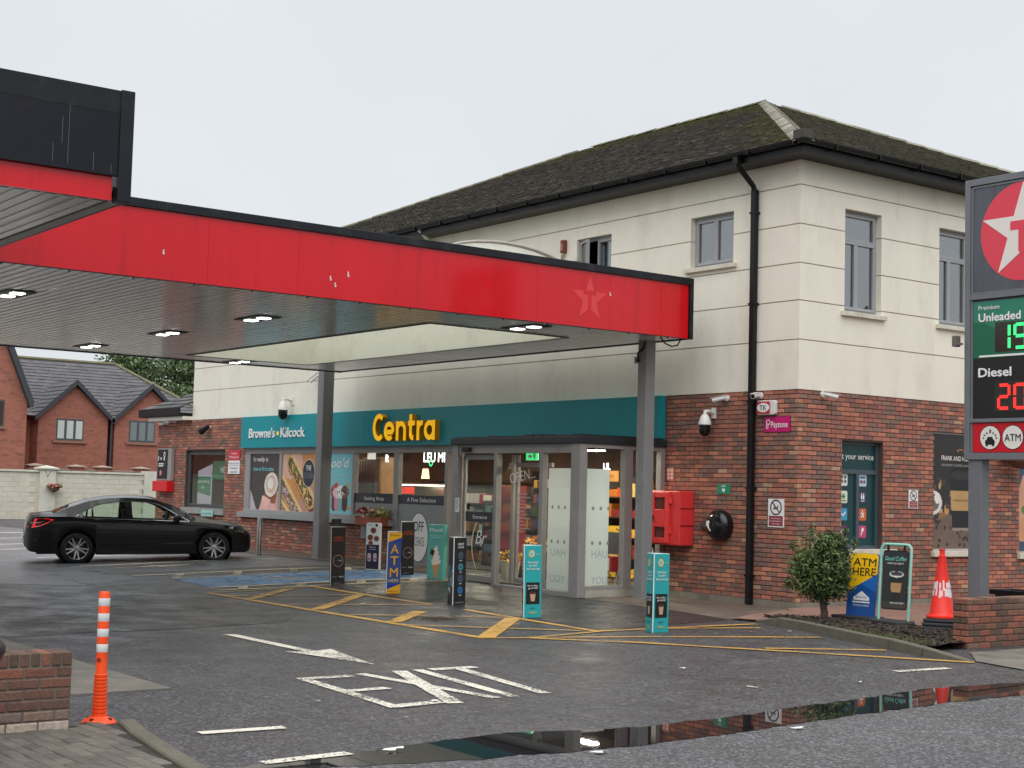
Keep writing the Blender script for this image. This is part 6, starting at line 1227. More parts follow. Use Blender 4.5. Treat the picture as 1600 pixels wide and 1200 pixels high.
# ================================================================== low brick walls
def low_wall(name, label, T, length, courses, thick, cols, top='rowlock', white=False, ends=False):
    """T: u along the visible face, v up, n out; bricks on the face, on the top and (ends) on the end at u = 0"""
    org = T.to_translation(); t = thing(name, org, label, 'wall'); ch, bl = .075, .225; H = courses * ch + (.105 if top == 'rowlock' else 0); q = MB(T); q.box(.008, 0, -thick + .008, length, H - .008, -.008); q.build('mortar_core', MORTAR if not white else mat('cement_mortar', C(112, 104, 94), .95, var=.2, vs=12), t)
    WB = mat('old_wall_brick', attr=True, rough=.85, var=.25, vs=30, bump=.6, bs=60, grime=C(70, 76, 54), gamt=.3, gs=5)
    def put(x0, y0, x1, y1, zb, zf, c):
        q = MB(T); q.cbox(x0 + .005, y0 + .005, zb, x1 - .005, y1 - .005, zf + random.uniform(-.003, .003), .007, c=c); q.build('brick', WB, t)
    for r in range(courses):
        x = -(bl / 2 if r % 2 else 0)
        while x < length - .03:
            a, b = max(x, 0), min(x + bl, length); x += bl
            c = jit(random.choice(cols), .15)
            if white and r == 0: c = tuple(.35 * p + .65 * q_ for p, q_ in zip(c, C(206, 198, 184)))
            elif white and r == 1: c = tuple(.8 * p + .2 * q_ for p, q_ in zip(c, C(190, 180, 170)))
            put(a, r * ch, b, (r + 1) * ch, -min(thick / 2, .1) if top == 'rowlock' else -.1, 0, c)
            if ends and a == 0:
                pass
        if ends:
            Te = T @ Matrix(((0, 0, -1, 0), (0, 1, 0, 0), (1, 0, 0, 0), (0, 0, 0, 1))); xx = -thick + (.0 if r % 2 else .0); cuts = [-thick, -thick / 2, -.0] if r % 2 == 0 else [-thick, 0]
            for a, b in zip(cuts, cuts[1:]):
                q = MB(Te); q.cbox(a + .005, r * ch + .005, -.1 + .002, b - .005, (r + 1) * ch - .005, .004 + random.uniform(-.002, .002), .007, c=jit(random.choice(cols), .15)); q.build('brick', WB, t)
    if top == 'rowlock':
        x = 0.0
        while x < length - .03:
            q = MB(T); b = min(x + .075, length); q.cbox(x + .005, courses * ch + .005, -thick, b - .005, courses * ch + .102, random.uniform(-.003, .003), .008, c=jit(random.choice(cols), .18)); q.build('brick', WB, t); x += .075
    else:
        x = 0.0
        while x < length - .03:
            q = MB(T); b = min(x + bl, length); q.box(x + .005, H - .012, -thick, b - .005, H - .001 + random.uniform(0, .003), -.012, c=jit(random.choice(cols), .15)); q.build('brick', WB, t); x += bl
    return t
low_wall('garden_wall', 'low brown brick wall with whitewashed bottom course at the lower left', FB(5.74, -16.205, .005), 2.475, 6, .22, [C(116, 82, 70), C(106, 78, 68), C(122, 80, 68), C(100, 78, 68), C(132, 84, 68), C(110, 84, 70)], white=True)
low_wall('garden_wall', 'low red brown brick wall in front of the tall price sign', FB(5.04, -2.52, .03), 3.6, 8, .225, [C(126, 84, 70), C(108, 78, 66), C(150, 90, 70), C(116, 90, 76), C(138, 86, 70), C(98, 74, 64), C(88, 70, 62)], top='flat', ends=True)
hb = thing('litter_bin', (6.52, -14.73, .012), 'dark cast iron litter bin cut off at the left edge', 'bin'); m = MB(); m.lathe([(.2, 0), (.21, .03), (.19, .06), (.19, .5), (.205, .52), (.2, .55), (.215, .60), (.25, .66), (.25, .70), (.22, .74), (.1, .80), (.001, .82)], 26); m.build('body', mat('cast_iron_paint', C(34, 36, 44), .4, var=.12, vs=6), hb, local=True, autosmooth=40)
for k in range(12): a = 2 * PI * k / 12; m = MB(); m.cyl((math.cos(a) * .19, math.sin(a) * .19, .08), (math.cos(a) * .19, math.sin(a) * .19, .48), .012, n=6); m.build('rib', MATS['cast_iron_paint'], hb, local=True)
# ================================================================== tall price sign
TX, TY = 3.55, -.6
tp = thing('price_totem', (TX + .15, TY, .04), 'tall grey petrol price sign with red star roundel and glowing digits', 'sign'); TG = mat('totem_grey_metal', C(112, 115, 120), .4, var=.05, vs=2, grime=C(80, 82, 86), gamt=.3)
T = FA(TX, TY, 0); TW = 1.82
for a in (.05, TW - .26): q = MB(T); q.box(a, 0.0, -.21, a + .21, 2.36, -.03); q.build('post', TG, tp, bevel=.01)
for a in (0, TW - .085): q = MB(T); q.box(a, 2.36, -.26, a + .085, 6.19, .0); q.build('upright', TG, tp, bevel=.006)
for a, b in ((6.10, 6.19), (4.53, 4.60), (2.86, 2.91), (2.36, 2.45)): q = MB(T); q.box(.085, a, -.26, TW - .085, b, -.004); q.build('crossbar', TG, tp, bevel=.004)
q = MB(T); q.box(.085, 2.45, -.24, TW - .085, 6.10, -.05); q.build('cabinet', GREYD, tp)
DKP = mat('weathered_dark_panel', C(84, 87, 96), .4, var=.10, vs=2, grime=C(56, 58, 64), gamt=.7, gs=3, stretch=(3, 3, .35))
def panel(z0, z1, m_, x0=.125, x1=TW - .125, zz=-.03, n='panel'): q = MB(T); q.box(x0, z0, -.05, x1, z1, zz); return q.build(n, m_, tp)
panel(4.63, 6.06, DKP); panel(3.73, 4.50, mat('green_price_panel', C(40, 128, 104), .3)); panel(2.92, 3.727, BLACKP); panel(2.46, 2.85, mat('red_service_panel', C(206, 18, 36), .35))
LSIL = mat('panel_edge', C(150, 153, 158), .4)
q = MB(T); 
for z0, z1 in ((4.61, 6.08), (3.72, 4.52), (2.91, 3.72), (2.45, 2.86)): q.box(.09, z0, -.045, .122, z1, -.02); q.box(TW - .122, z0, -.045, TW - .09, z1, -.02)
q.box(.122, 6.062, -.045, TW - .122, 6.09, -.02); q.box(.122, 4.605, -.045, TW - .122, 4.628, -.02); q.build('panel_edge', TG, tp)
cx, cz, rr_ = .905, 5.40, .665
q = MB(T); q.ell(cx, cz, rr_, rr_, -.027, 56); q.build('roundel', mat('roundel_red', C(226, 66, 84), .45, var=.04, vs=30), tp)
st_ = [(cx + (rr_ if k % 2 == 0 else rr_ * .385) * math.cos(PI / 2 + k * PI / 5), cz + (rr_ if k % 2 == 0 else rr_ * .385) * math.sin(PI / 2 + k * PI / 5)) for k in range(10)]
q = MB(T)
for k in range(10): q.add([(*st_[k], -.024), (*st_[(k + 1) % 10], -.024), (cx, cz, -.024)], [(2, 0, 1)])
q.build('star', mat('star_white', C(232, 226, 218), .5), tp)
q = MB(T); q.rect(cx - .20, cz + .02, cx + .20, cz + .14, -.021); q.rect(cx - .075, cz - .27, cx + .075, cz + .02, -.021); q.poly([(cx - .075, cz - .27), (cx, cz - .33), (cx + .075, cz - .27)], -.021); q.build('letter', MATS['roundel_red'], tp)
q = MB(T); P_ = [(.125, 3.735), (.125, 4.22)] + [(.125 + .45 * i / 8, 4.22 - .17 * (i / 8) ** 2) for i in range(1, 9)] + [(.575, 3.735)]; q.poly(P_[::-1], -.028); q.rect(.575, 3.735, TW - .125, 4.05, -.028); q.build('darker_wave', mat('deep_green_panel', C(18, 104, 76), .3), tp)
def tl(s, x, z, h, fit, m_=WHITE, bold=.028): return text('lettering', s, h, T @ Matrix.Translation((x, z, -.022)), m_, tp, bold=bold, fit=fit)
tl('Premium', .21, 4.385, .062, .33, bold=.006); tl('Unleaded', .21, 4.225, .115, .66); tl('Diesel', .21, 3.475, .125, .52)
q = MB(T); q.rect(.22, 3.74, TW - .2, 3.766, -.024); q.build('rule', WHITE, tp)
for z in (3.80, 3.0): q = MB(T); q.rect(.47, z, TW - .16, z + .40, -.026); q.build('display_window', mat('dark_display', C(52, 54, 52), .15, var=.3, vs=4), tp)
SEG = {'0': 'abcdef', '1': 'bc', '2': 'abged', '4': 'fgbc', '5': 'afgcd', '9': 'abcdfg', '7': 'abc'}
def digits(s, x, z, h, m_):
    w = h * .56
    for ch in s:
        q = MB(T); k = .028; L_ = {'a': (k, h - k / 2, w - k, h - k / 2), 'd': (k, k / 2, w - k, k / 2), 'g': (k, h / 2, w - k, h / 2), 'f': (k / 2, h / 2 + k / 2, k / 2, h - k / 2), 'b': (w - k / 2, h / 2 + k / 2, w - k / 2, h - k / 2), 'e': (k / 2, k / 2, k / 2, h / 2 - k / 2), 'c': (w - k / 2, k / 2, w - k / 2, h / 2 - k / 2)}
        for sgm in SEG[ch]:
            a = L_[sgm]; q.seg(x + a[0], z + a[1], x + a[2], z + a[3], .042, -.020)
        q.build('led_digit', m_, tp); x += w + .06
LG = mat('green_led', (.02, .3, .08), emit=(.04, 1.0, .22), es=1.2); LR = mat('red_led', (.3, .01, .01), emit=(1.0, .03, .02), es=1.15)
digits('194', .52, 3.83, .335, LG); digits('205', .52, 3.03, .335, LR)
for i, x in enumerate((.40, .75, 1.10, 1.43)):
    q = MB(T); q.ell(x, 2.655, .165, .165, -.026, 32); q.build('icon_rim', BLACKP, tp); q = MB(T); q.ell(x, 2.655, .155, .155, -.023, 32); q.build('icon_disc', mat('icon_disc', C(232, 228, 220), .5), tp)
    if i == 1: text('lettering', 'ATM', .10, T @ Matrix.Translation((x, 2.605, -.019)), BLACKP, tp, bold=.008, align='CENTER', fit=.25)
    elif i == 0:
        q = MB(T); q.rrect(x - .075, 2.56, x + .075, 2.625, .02, -.019); q.poly([(x - .055, 2.62), (x + .055, 2.62), (x + .035, 2.665), (x - .035, 2.665)], -.0195); q.rect(x - .065, 2.54, x - .035, 2.57, -.019); q.rect(x + .035, 2.54, x + .065, 2.57, -.019); q.build('car_icon', BLACKP, tp)
        q = MB(T); 
        for k in range(7): a = PI * k / 6; q.ell(x + .1 * math.cos(a), 2.65 + .075 * math.sin(a), .012, .012, -.019, 10)
        q.seg(x - .01, 2.76, x + .02, 2.74, .012, -.019); q.seg(x, 2.735, x + .01, 2.77, .01, -.0185); q.build('suds_icon', BLACKP, tp)
    else: q = MB(T); q.rrect(x - .06, 2.59, x + .06, 2.72, .03, -.019); q.build('icon_mark', BLACKP, tp)
t = thing('flood_lamp', (3.50, -.66, 3.9), 'small grey flood lamp fixed to the left edge of the price sign', 'lamp'); q = MB(); q.box(-.075, -.05, .0, .0, .05, .15); q.build('housing', mat('rusty_lamp', C(110, 100, 94), .7, var=.3, vs=20), t, local=True, bevel=.008); q = MB(); q.box(.0, -.03, .02, .05, .03, .05); q.build('bracket', TG, t, local=True)
# ================================================================== A-boards and cone in the planting bed
t = thing('a_board', (2.22, -1.16, .12), 'yellow and blue A-board reading ATM HERE, right of the round bush', 'sign'); fT = Matrix.Translation((2.02, -1.18, .14)) @ Matrix.Rotation(R(10), 4, 'Z') @ Matrix.Rotation(R(-8), 4, 'X') @ FA(0, 0, 0); w, h = .45, .90
q = MB(fT); q.rrect(0, 0, w, h, .03, .01, z0=-.01); q.build('board', mat('board_blue', C(24, 82, 158), .4), t); q = MB(fT); q.poly([(.003, .36), (w * .62, .52), (w - .003, .62), (w - .003, h - .035), (w - .035, h - .003), (.035, h - .003), (.003, h - .035)], .0115); q.build('yellow_print', mat('board_yellow', C(250, 198, 20), .4), t); q = MB(fT); q.poly([(w * .42, .47), (w - .003, .36), (w - .003, .62), (w * .62, .52)], .0118); q.build('light_blue_print', mat('board_sky_blue', C(36, 108, 190), .4), t)
for s, z in (('ATM', .72), ('HERE', .585)): text('lettering', s, .115, fT @ Matrix.Translation((w * .53, z, .013)), BLACKP, t, bold=.008, align='CENTER', fit=.36)
q = MB(fT); q.poly([(.10, .28), (.225, .37), (.35, .28), (.35, .24), (.10, .24)], .0125); q.rect(.09, .205, .36, .225, .0125); q.build('house_logo', WHITE, t); text('lettering', 'Euronet', .035, fT @ Matrix.Translation((.225, .27, .014)), MATS['board_blue'], t, align='CENTER', fit=.17); text('lettering', 'WORLDWIDE', .03, fT @ Matrix.Translation((.225, .155, .014)), WHITE, t, align='CENTER', fit=.25)
q = MB(); q.prism([(-.32, -.2), (.3, -.2), (.36, .0), (.3, .2), (-.28, .2), (-.34, 0)], .0, .045); q.build('foot', mat('dark_rubber', C(46, 47, 52), .7, var=.15, vs=8), t, local=True, bevel=.012)
t = thing('a_board', (2.98, -1.34, .12), 'dark coffee sign swinging in a mint tube frame beside the yellow A-board', 'sign'); MINT = mat('mint_tube', C(140, 206, 190), .35); fT = Matrix.Translation((2.74, -1.36, .14)) @ Matrix.Rotation(R(12), 4, 'Z') @ Matrix.Rotation(R(-5), 4, 'X') @ FA(0, 0, 0); w = .44
q = MB(); q.tube([tuple(fT @ Vector(p)) for p in [(0, 0, 0), (0, .55, 0), (0, .98, 0)] + [(.07 - .07 * math.cos(a), .98 + .07 * math.sin(a), 0) for a in (R(30), R(60), R(90))] + [(w - .07 + .07 * math.sin(a), .98 + .07 * math.cos(a), 0) for a in (0, R(30), R(60), R(90))] + [(w, .55, 0), (w, 0, 0)]], .019, 8); q.build('tube_frame', MINT, t, autosmooth=50)
cv = Canvas(44, 78, C(40, 44, 46)); cv.rect(0, 0, 1, .12, C(64, 62, 58)); cv.poly([(.38, .14), (.72, .14), (.82, .58), (.30, .58)], C(36, 34, 36)); cv.poly([(.36, .28), (.75, .28), (.79, .45), (.33, .45)], C(176, 138, 90)); cv.ell(.56, .60, .30, .1, C(206, 204, 204)); cv.ell(.56, .61, .25, .07, C(70, 58, 66)); cv.grain(.15); q = MB(fT); q.rrect(.035, .17, w - .035, .97, .03, .008, z0=-.008); q.build('board', BLACKP, t); cv.build('board_print', fT @ Matrix.Translation((.045, .19, .0095)), w - .09, .76, PRINT, t)
text('lettering', 'Good Coffee', .06, fT @ Matrix.Translation((w / 2, .83, .012)), mat('mint_print', C(130, 210, 190), .5), t, align='CENTER', shear=.3, fit=.31); text('lettering', 'WHEN YOU NEED IT', .025, fT @ Matrix.Translation((w / 2, .78, .012)), WHITE, t, align='CENTER', fit=.24); text('lettering', 'FRANK AND HONEST', .022, fT @ Matrix.Translation((w * .6, .25, .012)), WHITE, t, align='CENTER', fit=.2)
for x in (.1, w - .1): q = MB(fT); q.box(x - .012, .96, -.012, x + .012, 1.045, .012); q.build('hook', BLACKM, t)
q = MB(); q.prism([(-.3, -.16), (.2, -.2), (.32, .0), (.2, .2), (-.3, .16), (-.36, 0)], .0, .05); q.build('foot', MATS['dark_rubber'], t, local=True, bevel=.015)
t = thing('traffic_cone', (3.70, -1.25, .11), 'red traffic cone with a torn white collar behind the low wall', 'traffic cone'); CONE = mat('cone_red', C(240, 52, 40), .4, var=.06, vs=6)
m = MB(); 
for i, (r_, z_) in enumerate(((.24, 0), (.225, .05), (.21, .10))): m.T = Matrix.Translation((0, 0, z_)) @ Matrix.Rotation(R(28), 4, 'Z'); m.box(-r_, -r_, 0, r_, r_, .045)
m.T = None; m.build('rubber_base', MATS['dark_rubber'], t, local=True, bevel=.015)
m = MB(); m.lathe([(.19, .15), (.20, .155), (.20, .18), (.17, .19), (.155, .22), (.05, .93), (.052, .94), (.052, .96), (.035, .97), (.033, 1.03), (.042, 1.035), (.042, 1.05), (.001, 1.052)], 26); m.build('cone', CONE, t, local=True, autosmooth=35)
m = MB(); n = 30
for i in range(n):
    for (z0, z1) in ((.43, .53), (.53, .63)):
        if random.random() < .26: continue
        a0, a1 = 2 * PI * i / n, 2 * PI * (i + 1) / n; rz = lambda z: .155 - (.105) * (z - .22) / .71 + .003; z0j, z1j = z0 + random.uniform(-.02, .02), z1 + random.uniform(-.02, .02)
        m.add([(rz(z) * math.cos(a), rz(z) * math.sin(a), z) for z, a in ((z0j, a0), (z0j, a1), (z1j, a1), (z1j, a0))], [(0, 1, 2, 3)])
m.build('torn_collar', mat('torn_white_film', C(226, 214, 218), .5), t, local=True)
t = thing('planter_trough', (3.75, .75, .04), 'black plastic trough standing behind the low wall at the right edge', 'planter'); m = MB(); v = []
for z, a, b in ((0, .42, .16), (.46, .52, .2), (.46, .58, .24), (.53, .58, .24), (.53, .5, .18), (.45, .48, .16)): v += [(-a, -b, z), (a, -b, z), (a, b, z), (-a, b, z)]
m.add(v, [(k * 4 + i, k * 4 + (i + 1) % 4, k * 4 + 4 + (i + 1) % 4, k * 4 + 4 + i) for k in range(5) for i in range(4)] + [(20, 21, 22, 23)]); m.build('trough', BLACKM, t, local=True, bevel=.006)
# ================================================================== leaves, bush, trees
LEAF = mat('leaf', attr=True, rough=.5, spec=.4)
def leaf_crown(t, blobs, n, size, cols, name='crown', flat=.5, shell=.55, lf=2.4, seedz=0):
    """many small leaves spread through lumpy volumes; blobs: (x, y, z, rx, ry, rz)"""
    N_ = n; idx = rng.integers(0, len(blobs), N_); B = np.array(blobs)[idx]
    d = rng.normal(size=(N_, 3)); d /= np.linalg.norm(d, axis=1)[:, None]; rad = shell + (1 - shell) * rng.random(N_) ** .6
    rad *= 1 + .22 * np.sin(d[:, 0] * 5 + B[:, 0] * 3) * np.cos(d[:, 2] * 6 + B[:, 1] * 2) + .12 * rng.normal(size=N_)
    P = B[:, :3] + d * rad[:, None] * B[:, 3:6]
    ax = rng.normal(size=(N_, 3)) + d * .7; ax /= np.linalg.norm(ax, axis=1)[:, None]; up = rng.normal(size=(N_, 3)); sd = np.cross(ax, up); sd /= np.linalg.norm(sd, axis=1)[:, None]
    s = size * (.6 + .8 * rng.random(N_))[:, None]; nn = np.cross(ax, sd)
    V = np.stack([P - ax * s * lf * .5, P + sd * s * .5 + nn * s * .12, P + ax * s * lf * .5, P - sd * s * .5 + nn * s * .12], 1).reshape(-1, 3)
    org = np.array(ORG[t.name]); me = bpy.data.meshes.new(name); F = np.arange(N_ * 4).reshape(-1, 4)
    me.from_pydata((V - org).tolist(), [], F.tolist()); me.materials.append(LEAF)
    cc = np.array(cols)[rng.integers(0, len(cols), N_)] * (.7 + .6 * rng.random(N_))[:, None]; cc = np.concatenate([cc, np.ones((N_, 1))], 1)
    a = me.color_attributes.new('Col', 'FLOAT_COLOR', 'CORNER'); a.data.foreach_set('color', np.repeat(cc, 4, 0).astype(np.float32).ravel())
    o = bpy.data.objects.new(name, me); col.objects.link(o); o.parent = t; ORG[o.name] = ORG[t.name]
    if name == 'stray_shoots': o['kind'] = 'stuff'
    return o
BARK = mat('bark', C(84, 70, 60), .9, var=.35, vs=14, bump=.8, bs=30)
t = thing('round_bush', (1.96, -1.57, .1), 'round clipped green bush on a short crooked trunk in the bed', 'bush')
m = MB(); m.tube([(1.95, -1.57, .08), (1.97, -1.57, .2), (1.93, -1.56, .32), (1.97, -1.55, .46), (1.98, -1.55, .6)], .06, 9, r2=.03); m.build('trunk', BARK, t, autosmooth=60)
for a in range(7): m = MB(); an = a * .9; m.tube([(1.96, -1.55, .36 + .03 * a), (1.96 + .18 * math.cos(an), -1.55 + .18 * math.sin(an), .5 + .05 * a), (1.96 + .36 * math.cos(an), -1.55 + .34 * math.sin(an), .62 + .07 * a)], .016, 6, r2=.005); m.build('branch', BARK, t)
leaf_crown(t, [(1.92, -1.59, .80, .38, .38, .38), (2.06, -1.53, 1.0, .26, .26, .30), (1.80, -1.62, .72, .30, .30, .28), (2.0, -1.55, .55, .32, .32, .2), (2.10, -1.54, .74, .24, .24, .24), (2.02, -1.52, 1.12, .18, .18, .18)], 9500, .022, [C(66, 88, 50), C(54, 76, 42), C(80, 100, 56), C(46, 64, 38), C(92, 108, 64)], shell=.35, lf=3.3)
leaf_crown(t, [(2.02, -1.74, .92, .36, .22, .40), (1.8, -1.8, .72, .26, .16, .26)], 1500, .023, [C(108, 126, 76), C(92, 112, 64)], name='young_leaves', shell=.85, lf=3.0)
leaf_crown(t, [(1.96 + .5 * math.cos(a) * c_, -1.57 + .5 * math.sin(a) * c_, .82 + z_, .05, .05, .09) for a, c_, z_ in ((.3, .9, .35), (1.4, .7, .5), (2.2, 1.0, .1), (3.3, .95, -.1), (4.1, .9, .3), (4.8, .6, .52), (5.5, 1.0, .0), (5.9, .8, .42), (3.8, 1.0, -.25), (4.5, .95, .12))], 420, .021, [C(84, 104, 56), C(66, 86, 46)], name='stray_shoots', shell=.2, lf=3.2)
def tree(loc, h, blobs, label, n=9000, size=.16, cols=None, trunk=.18, group=None):
    t = thing('tree', loc, label, 'tree', group); x, y, z = loc; m = MB(); m.tube([(x, y, z), (x + .1, y, z + h * .25), (x - .05, y + .1, z + h * .5), (x, y, z + h * .75)], trunk, 9, r2=trunk * .35); m.build('trunk', BARK, t, autosmooth=60)
    for k, b in enumerate(blobs): m = MB(); m.tube([(x, y, z + h * (.3 + .3 * (k % 3) / 3)), ((x + b[0]) / 2 + .2, (y + b[1]) / 2, (z + h * .45 + b[2]) / 2), (b[0], b[1], b[2])], trunk * .4, 6, r2=.03); m.build('limb', BARK, t)
    leaf_crown(t, blobs, n, size, cols or [C(104, 124, 84), C(88, 110, 72), C(124, 142, 100), C(78, 96, 64)], shell=.3, lf=2.0); return t
tree((-70, 19.5, 0), 8, [(-70, 19.0, 7.2, 2.2, 2.4, 1.9), (-70, 17.2, 6.6, 1.5, 1.4, 1.3), (-69.5, 21.2, 6.8, 1.7, 1.7, 1.5), (-70, 19.4, 9.2, 2.0, 2.3, 1.5), (-70.5, 17.6, 8.6, 1.5, 1.5, 1.2), (-70, 21.8, 8.8, 1.6, 1.7, 1.3), (-70, 23, 7.2, 1.4, 1.6, 1.4)], 'leafy green tree rising behind the far houses', 16000, .13)
# ================================================================== parked car
car = thing('parked_car', (-14.68, -4.56, .06), 'black saloon car parked nose to the shop with silver alloy wheels', 'car', rot=PI / 2)
car.rotation_euler = (0, -R(1.2), PI / 2 - R(17)); car.scale = (1.0, 1.0, .975); ORG[car.name] = Vector((0, 0, 0))
PAINT = mat('black_car_paint', C(5, 5, 7), .3, spec=.2, coat=.5, coatr=.02); CARG = glass_mat('car_glass', (.80, .90, .83)); CHROME = mat('chrome', C(210, 210, 212), .12, metal=1.0); CBLK = mat('car_black_trim', C(14, 14, 15), .5)
KX = np.array([-2.45, -2.41, -2.34, -2.14, -1.93, -1.55, -1.19, -.8, -.4, 0, .165, .45, .75, 1.07, 1.3, 1.6, 1.9, 2.1, 2.2, 2.25])
def K(*v): return lambda x: float(np.interp(x, KX, v))
z_top = K(.66, .90, 1.055, 1.085, 1.10, 1.255, 1.375, 1.44, 1.455, 1.44, 1.42, 1.315, 1.16, .985, .95, .905, .845, .775, .69, .58)
z_blt = K(.64, .86, .97, 1.0, 1.0, .995, .975, .96, .945, .93, .925, .91, .895, .875, .855, .82, .765, .70, .63, .54)
w_max = K(.52, .66, .78, .875, .905, .915, .92, .92, .92, .92, .92, .92, .918, .912, .905, .895, .86, .79, .70, .58)
w_top = K(.46, .58, .70, .76, .72, .64, .60, .59, .59, .59, .60, .64, .68, .72, .74, .73, .70, .62, .52, .42)
z_sil = K(.42, .32, .26, .23, .22, .2, .19, .18, .18, .18, .18, .18, .18, .18, .19, .2, .2, .2, .22, .3)
DX = np.array([-1.42, -1.30, -1.12, -.93, -.6, -.286, .10, .30, .488, .66, .86]); DU = np.array([1.0, 1.09, 1.19, 1.255, 1.30, 1.31, 1.285, 1.215, 1.11, 1.0, .90])
AX = (-1.415, 1.415); AR = .385
def section(x):
    zb = z_sil(x)
    for a in AX:
        d = abs(x - a)
        if d < AR: zb = max(zb, .325 + math.sqrt(AR * AR - d * d))
    W, zt, zl = w_max(x), z_top(x), z_blt(x); wt = w_top(x)
    sh = min(zl - .13, .80) if zl > .9 else zl - .12
    sh = max(sh, zb + .02) if zb > .6 else sh
    zu = float(np.interp(x, DX, DU)) if DX[0] <= x <= DX[-1] else zl + .004; zu = max(zu, zl + .004)
    ze = max(zt - .055, zu + .004) if (zt - zl) > .12 else zl + (zt - zl) * .6
    wu = W - .045 - (zu - zl) * .62 if zu > zl + .02 else W - .06
    wu = max(wu, wt + .03)
    wl = W - .032
    return [(W - .05, zb), (W - .012, zb + (sh - zb) * .45), (W, sh), (W - .012, sh + (zl - sh) * .6), (wl, zl), (wu, zu), (wt, ze), (wt * .55, zt - .014), (0, zt)]
XS = sorted(set([round(v, 4) for v in np.linspace(-2.45, 2.25, 96)] + [round(a + s * AR * k, 4) for a in AX for s in (-1, 1) for k in (1.0001, .999, .97, .9, .8)] + [-1.42, .86, -.44, -.34, -.30, .18, 1.04, -1.9, -1.22, -1.13, -1.09]))
SEC = [section(x) for x in XS]; NR = 9
body = MB(); glass = MB()
for side in (1, -1):
    for mbx, cond in ((body, 0), (glass, 1)):
        vs = [(x, side * p[0], p[1]) for x, s in zip(XS, SEC) for p in s]; fs = []
        for i in range(len(XS) - 1):
            xm = (XS[i] + XS[i + 1]) / 2
            for r in range(NR - 1):
                k = 0
                if r == 4 and -1.42 < xm < .86: k = 1 if not (-.44 < xm < -.30 or -1.13 < xm < -1.09) else 0
                if r >= 6 and (.18 < xm < 1.04 or -1.9 < xm < -1.22): k = 1
                if k != cond: continue
                a = i * NR + r; f = (a, a + NR, a + NR + 1, a + 1); fs.append(f if side < 0 else f[::-1])
        mbx.add(vs, fs)
for i, s in ((0, 1), (len(XS) - 1, -1)):
    P = [(XS[i], p[0], p[1]) for p in SEC[i]] + [(XS[i], -p[0], p[1]) for p in reversed(SEC[i][:-1])]; body.add(P, [tuple(range(len(P)))[::s]])
def clean(o):
    bm = bmesh.new(); bm.from_mesh(o.data); bmesh.ops.remove_doubles(bm, verts=bm.verts[:], dist=.0005); bmesh.ops.delete(bm, geom=[v for v in bm.verts if not v.link_faces], context='VERTS'); bm.to_mesh(o.data); bm.free(); return o
bo = clean(body.build('body', PAINT, car, local=True)); 
for p_ in bo.data.polygons: p_.use_smooth = True
bo.data.set_sharp_from_angle(angle=R(32))
clean(glass.build('window_glass', CARG, car, local=True, smooth=True))
def side_y(x, z):
    s = section(x); zs = [p[1] for p in s]; ws = [p[0] for p in s]; return float(np.interp(z, zs, ws))
def patch(name, pts, m_, off=.006, par=car, both=True):
    """polygon (x,z) laid on the flank"""
    for sd_ in (-1, 1) if both else (-1,):
        mb = MB(); mb.add([(x, sd_ * (side_y(x, z) + off), z) for x, z in pts], [tuple(range(len(pts)))[::(-1 if sd_ > 0 else 1)]]); mb.build(name, m_, par, local=True)
def strip(name, pts, m_, r_=.006, off=.002, par=car):
    for sd_ in (-1, 1): mb = MB(); mb.tube([(x, sd_ * (side_y(x, z) + off), z) for x, z in pts], r_, 6); mb.build(name, m_, par, local=True)
strip('window_trim', [(-1.44, 1.0)] + [(x, float(np.interp(x, DX, DU)) + .012) for x in np.linspace(-1.38, .82, 26)] + [(.89, .895)], CHROME, .008); strip('belt_trim', [(x, z_blt(x) - .008) for x in np.linspace(-1.44, .88, 24)], CHROME, .007)
for pts in ([(-.38, .93), (-.38, .6), (-.37, .3)], [(.80, .86), (.85, .6), (.82, .3)], [(-1.2, .96), (-1.08, .8), (-1.02, .62), (-.9, .34)], [(-.38, .28), (.82, .28)]): strip('door_seam', pts, mat('seam_black', C(4, 4, 5), .8), .005, .0)
strip('sill_crease', [(x, .40 + .02 * math.sin(x)) for x in np.linspace(-.9, .95, 14)], PAINT, .010, -.002)
for x in (-.78, .12):
    for sd_ in (-1, 1): m = MB(); y_ = sd_ * (side_y(x, .83) + .02); m.tube([(x - .11, y_ - sd_ * .018, .83), (x - .08, y_, .832), (x + .08, y_, .832), (x + .11, y_ - sd_ * .018, .83)], .014, 7); m.build('door_handle', PAINT, car, local=True, smooth=True)
for sd_ in (-1, 1):
    m = MB(Matrix.Translation((.62, sd_ * 1.0, .96)) @ Matrix.Rotation(sd_ * R(8), 4, 'Z') @ Matrix.Diagonal((.09, .10, .075, 1))); n = 12
    m.lathe([(.01, -1), (.6, -.8), (.95, -.3), (1, .2), (.8, .75), (.3, .98), (.01, 1)], 14, caps=False); m.build('mirror', PAINT, car, local=True, smooth=True); m = MB(); m.tube([(.64, sd_ * .86, .90), (.63, sd_ * .96, .93)], .025, 6); m.build('mirror_arm', CBLK, car, local=True)
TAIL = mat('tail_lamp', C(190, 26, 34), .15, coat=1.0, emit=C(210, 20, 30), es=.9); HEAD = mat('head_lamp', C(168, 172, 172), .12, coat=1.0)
patch('tail_lamp', [(-2.39, .775), (-2.30, .77), (-2.20, .785), (-2.1, .82), (-2.0, .87), (-1.88, .935), (-2.0, .955), (-2.12, .96), (-2.25, .955), (-2.38, .945)], TAIL, .014); patch('tail_lamp_strip', [(-2.34, .855), (-2.18, .865), (-2.04, .90), (-2.18, .885), (-2.34, .875)], mat('tail_lamp_clear', C(226, 120, 116), .15, coat=1), .020)
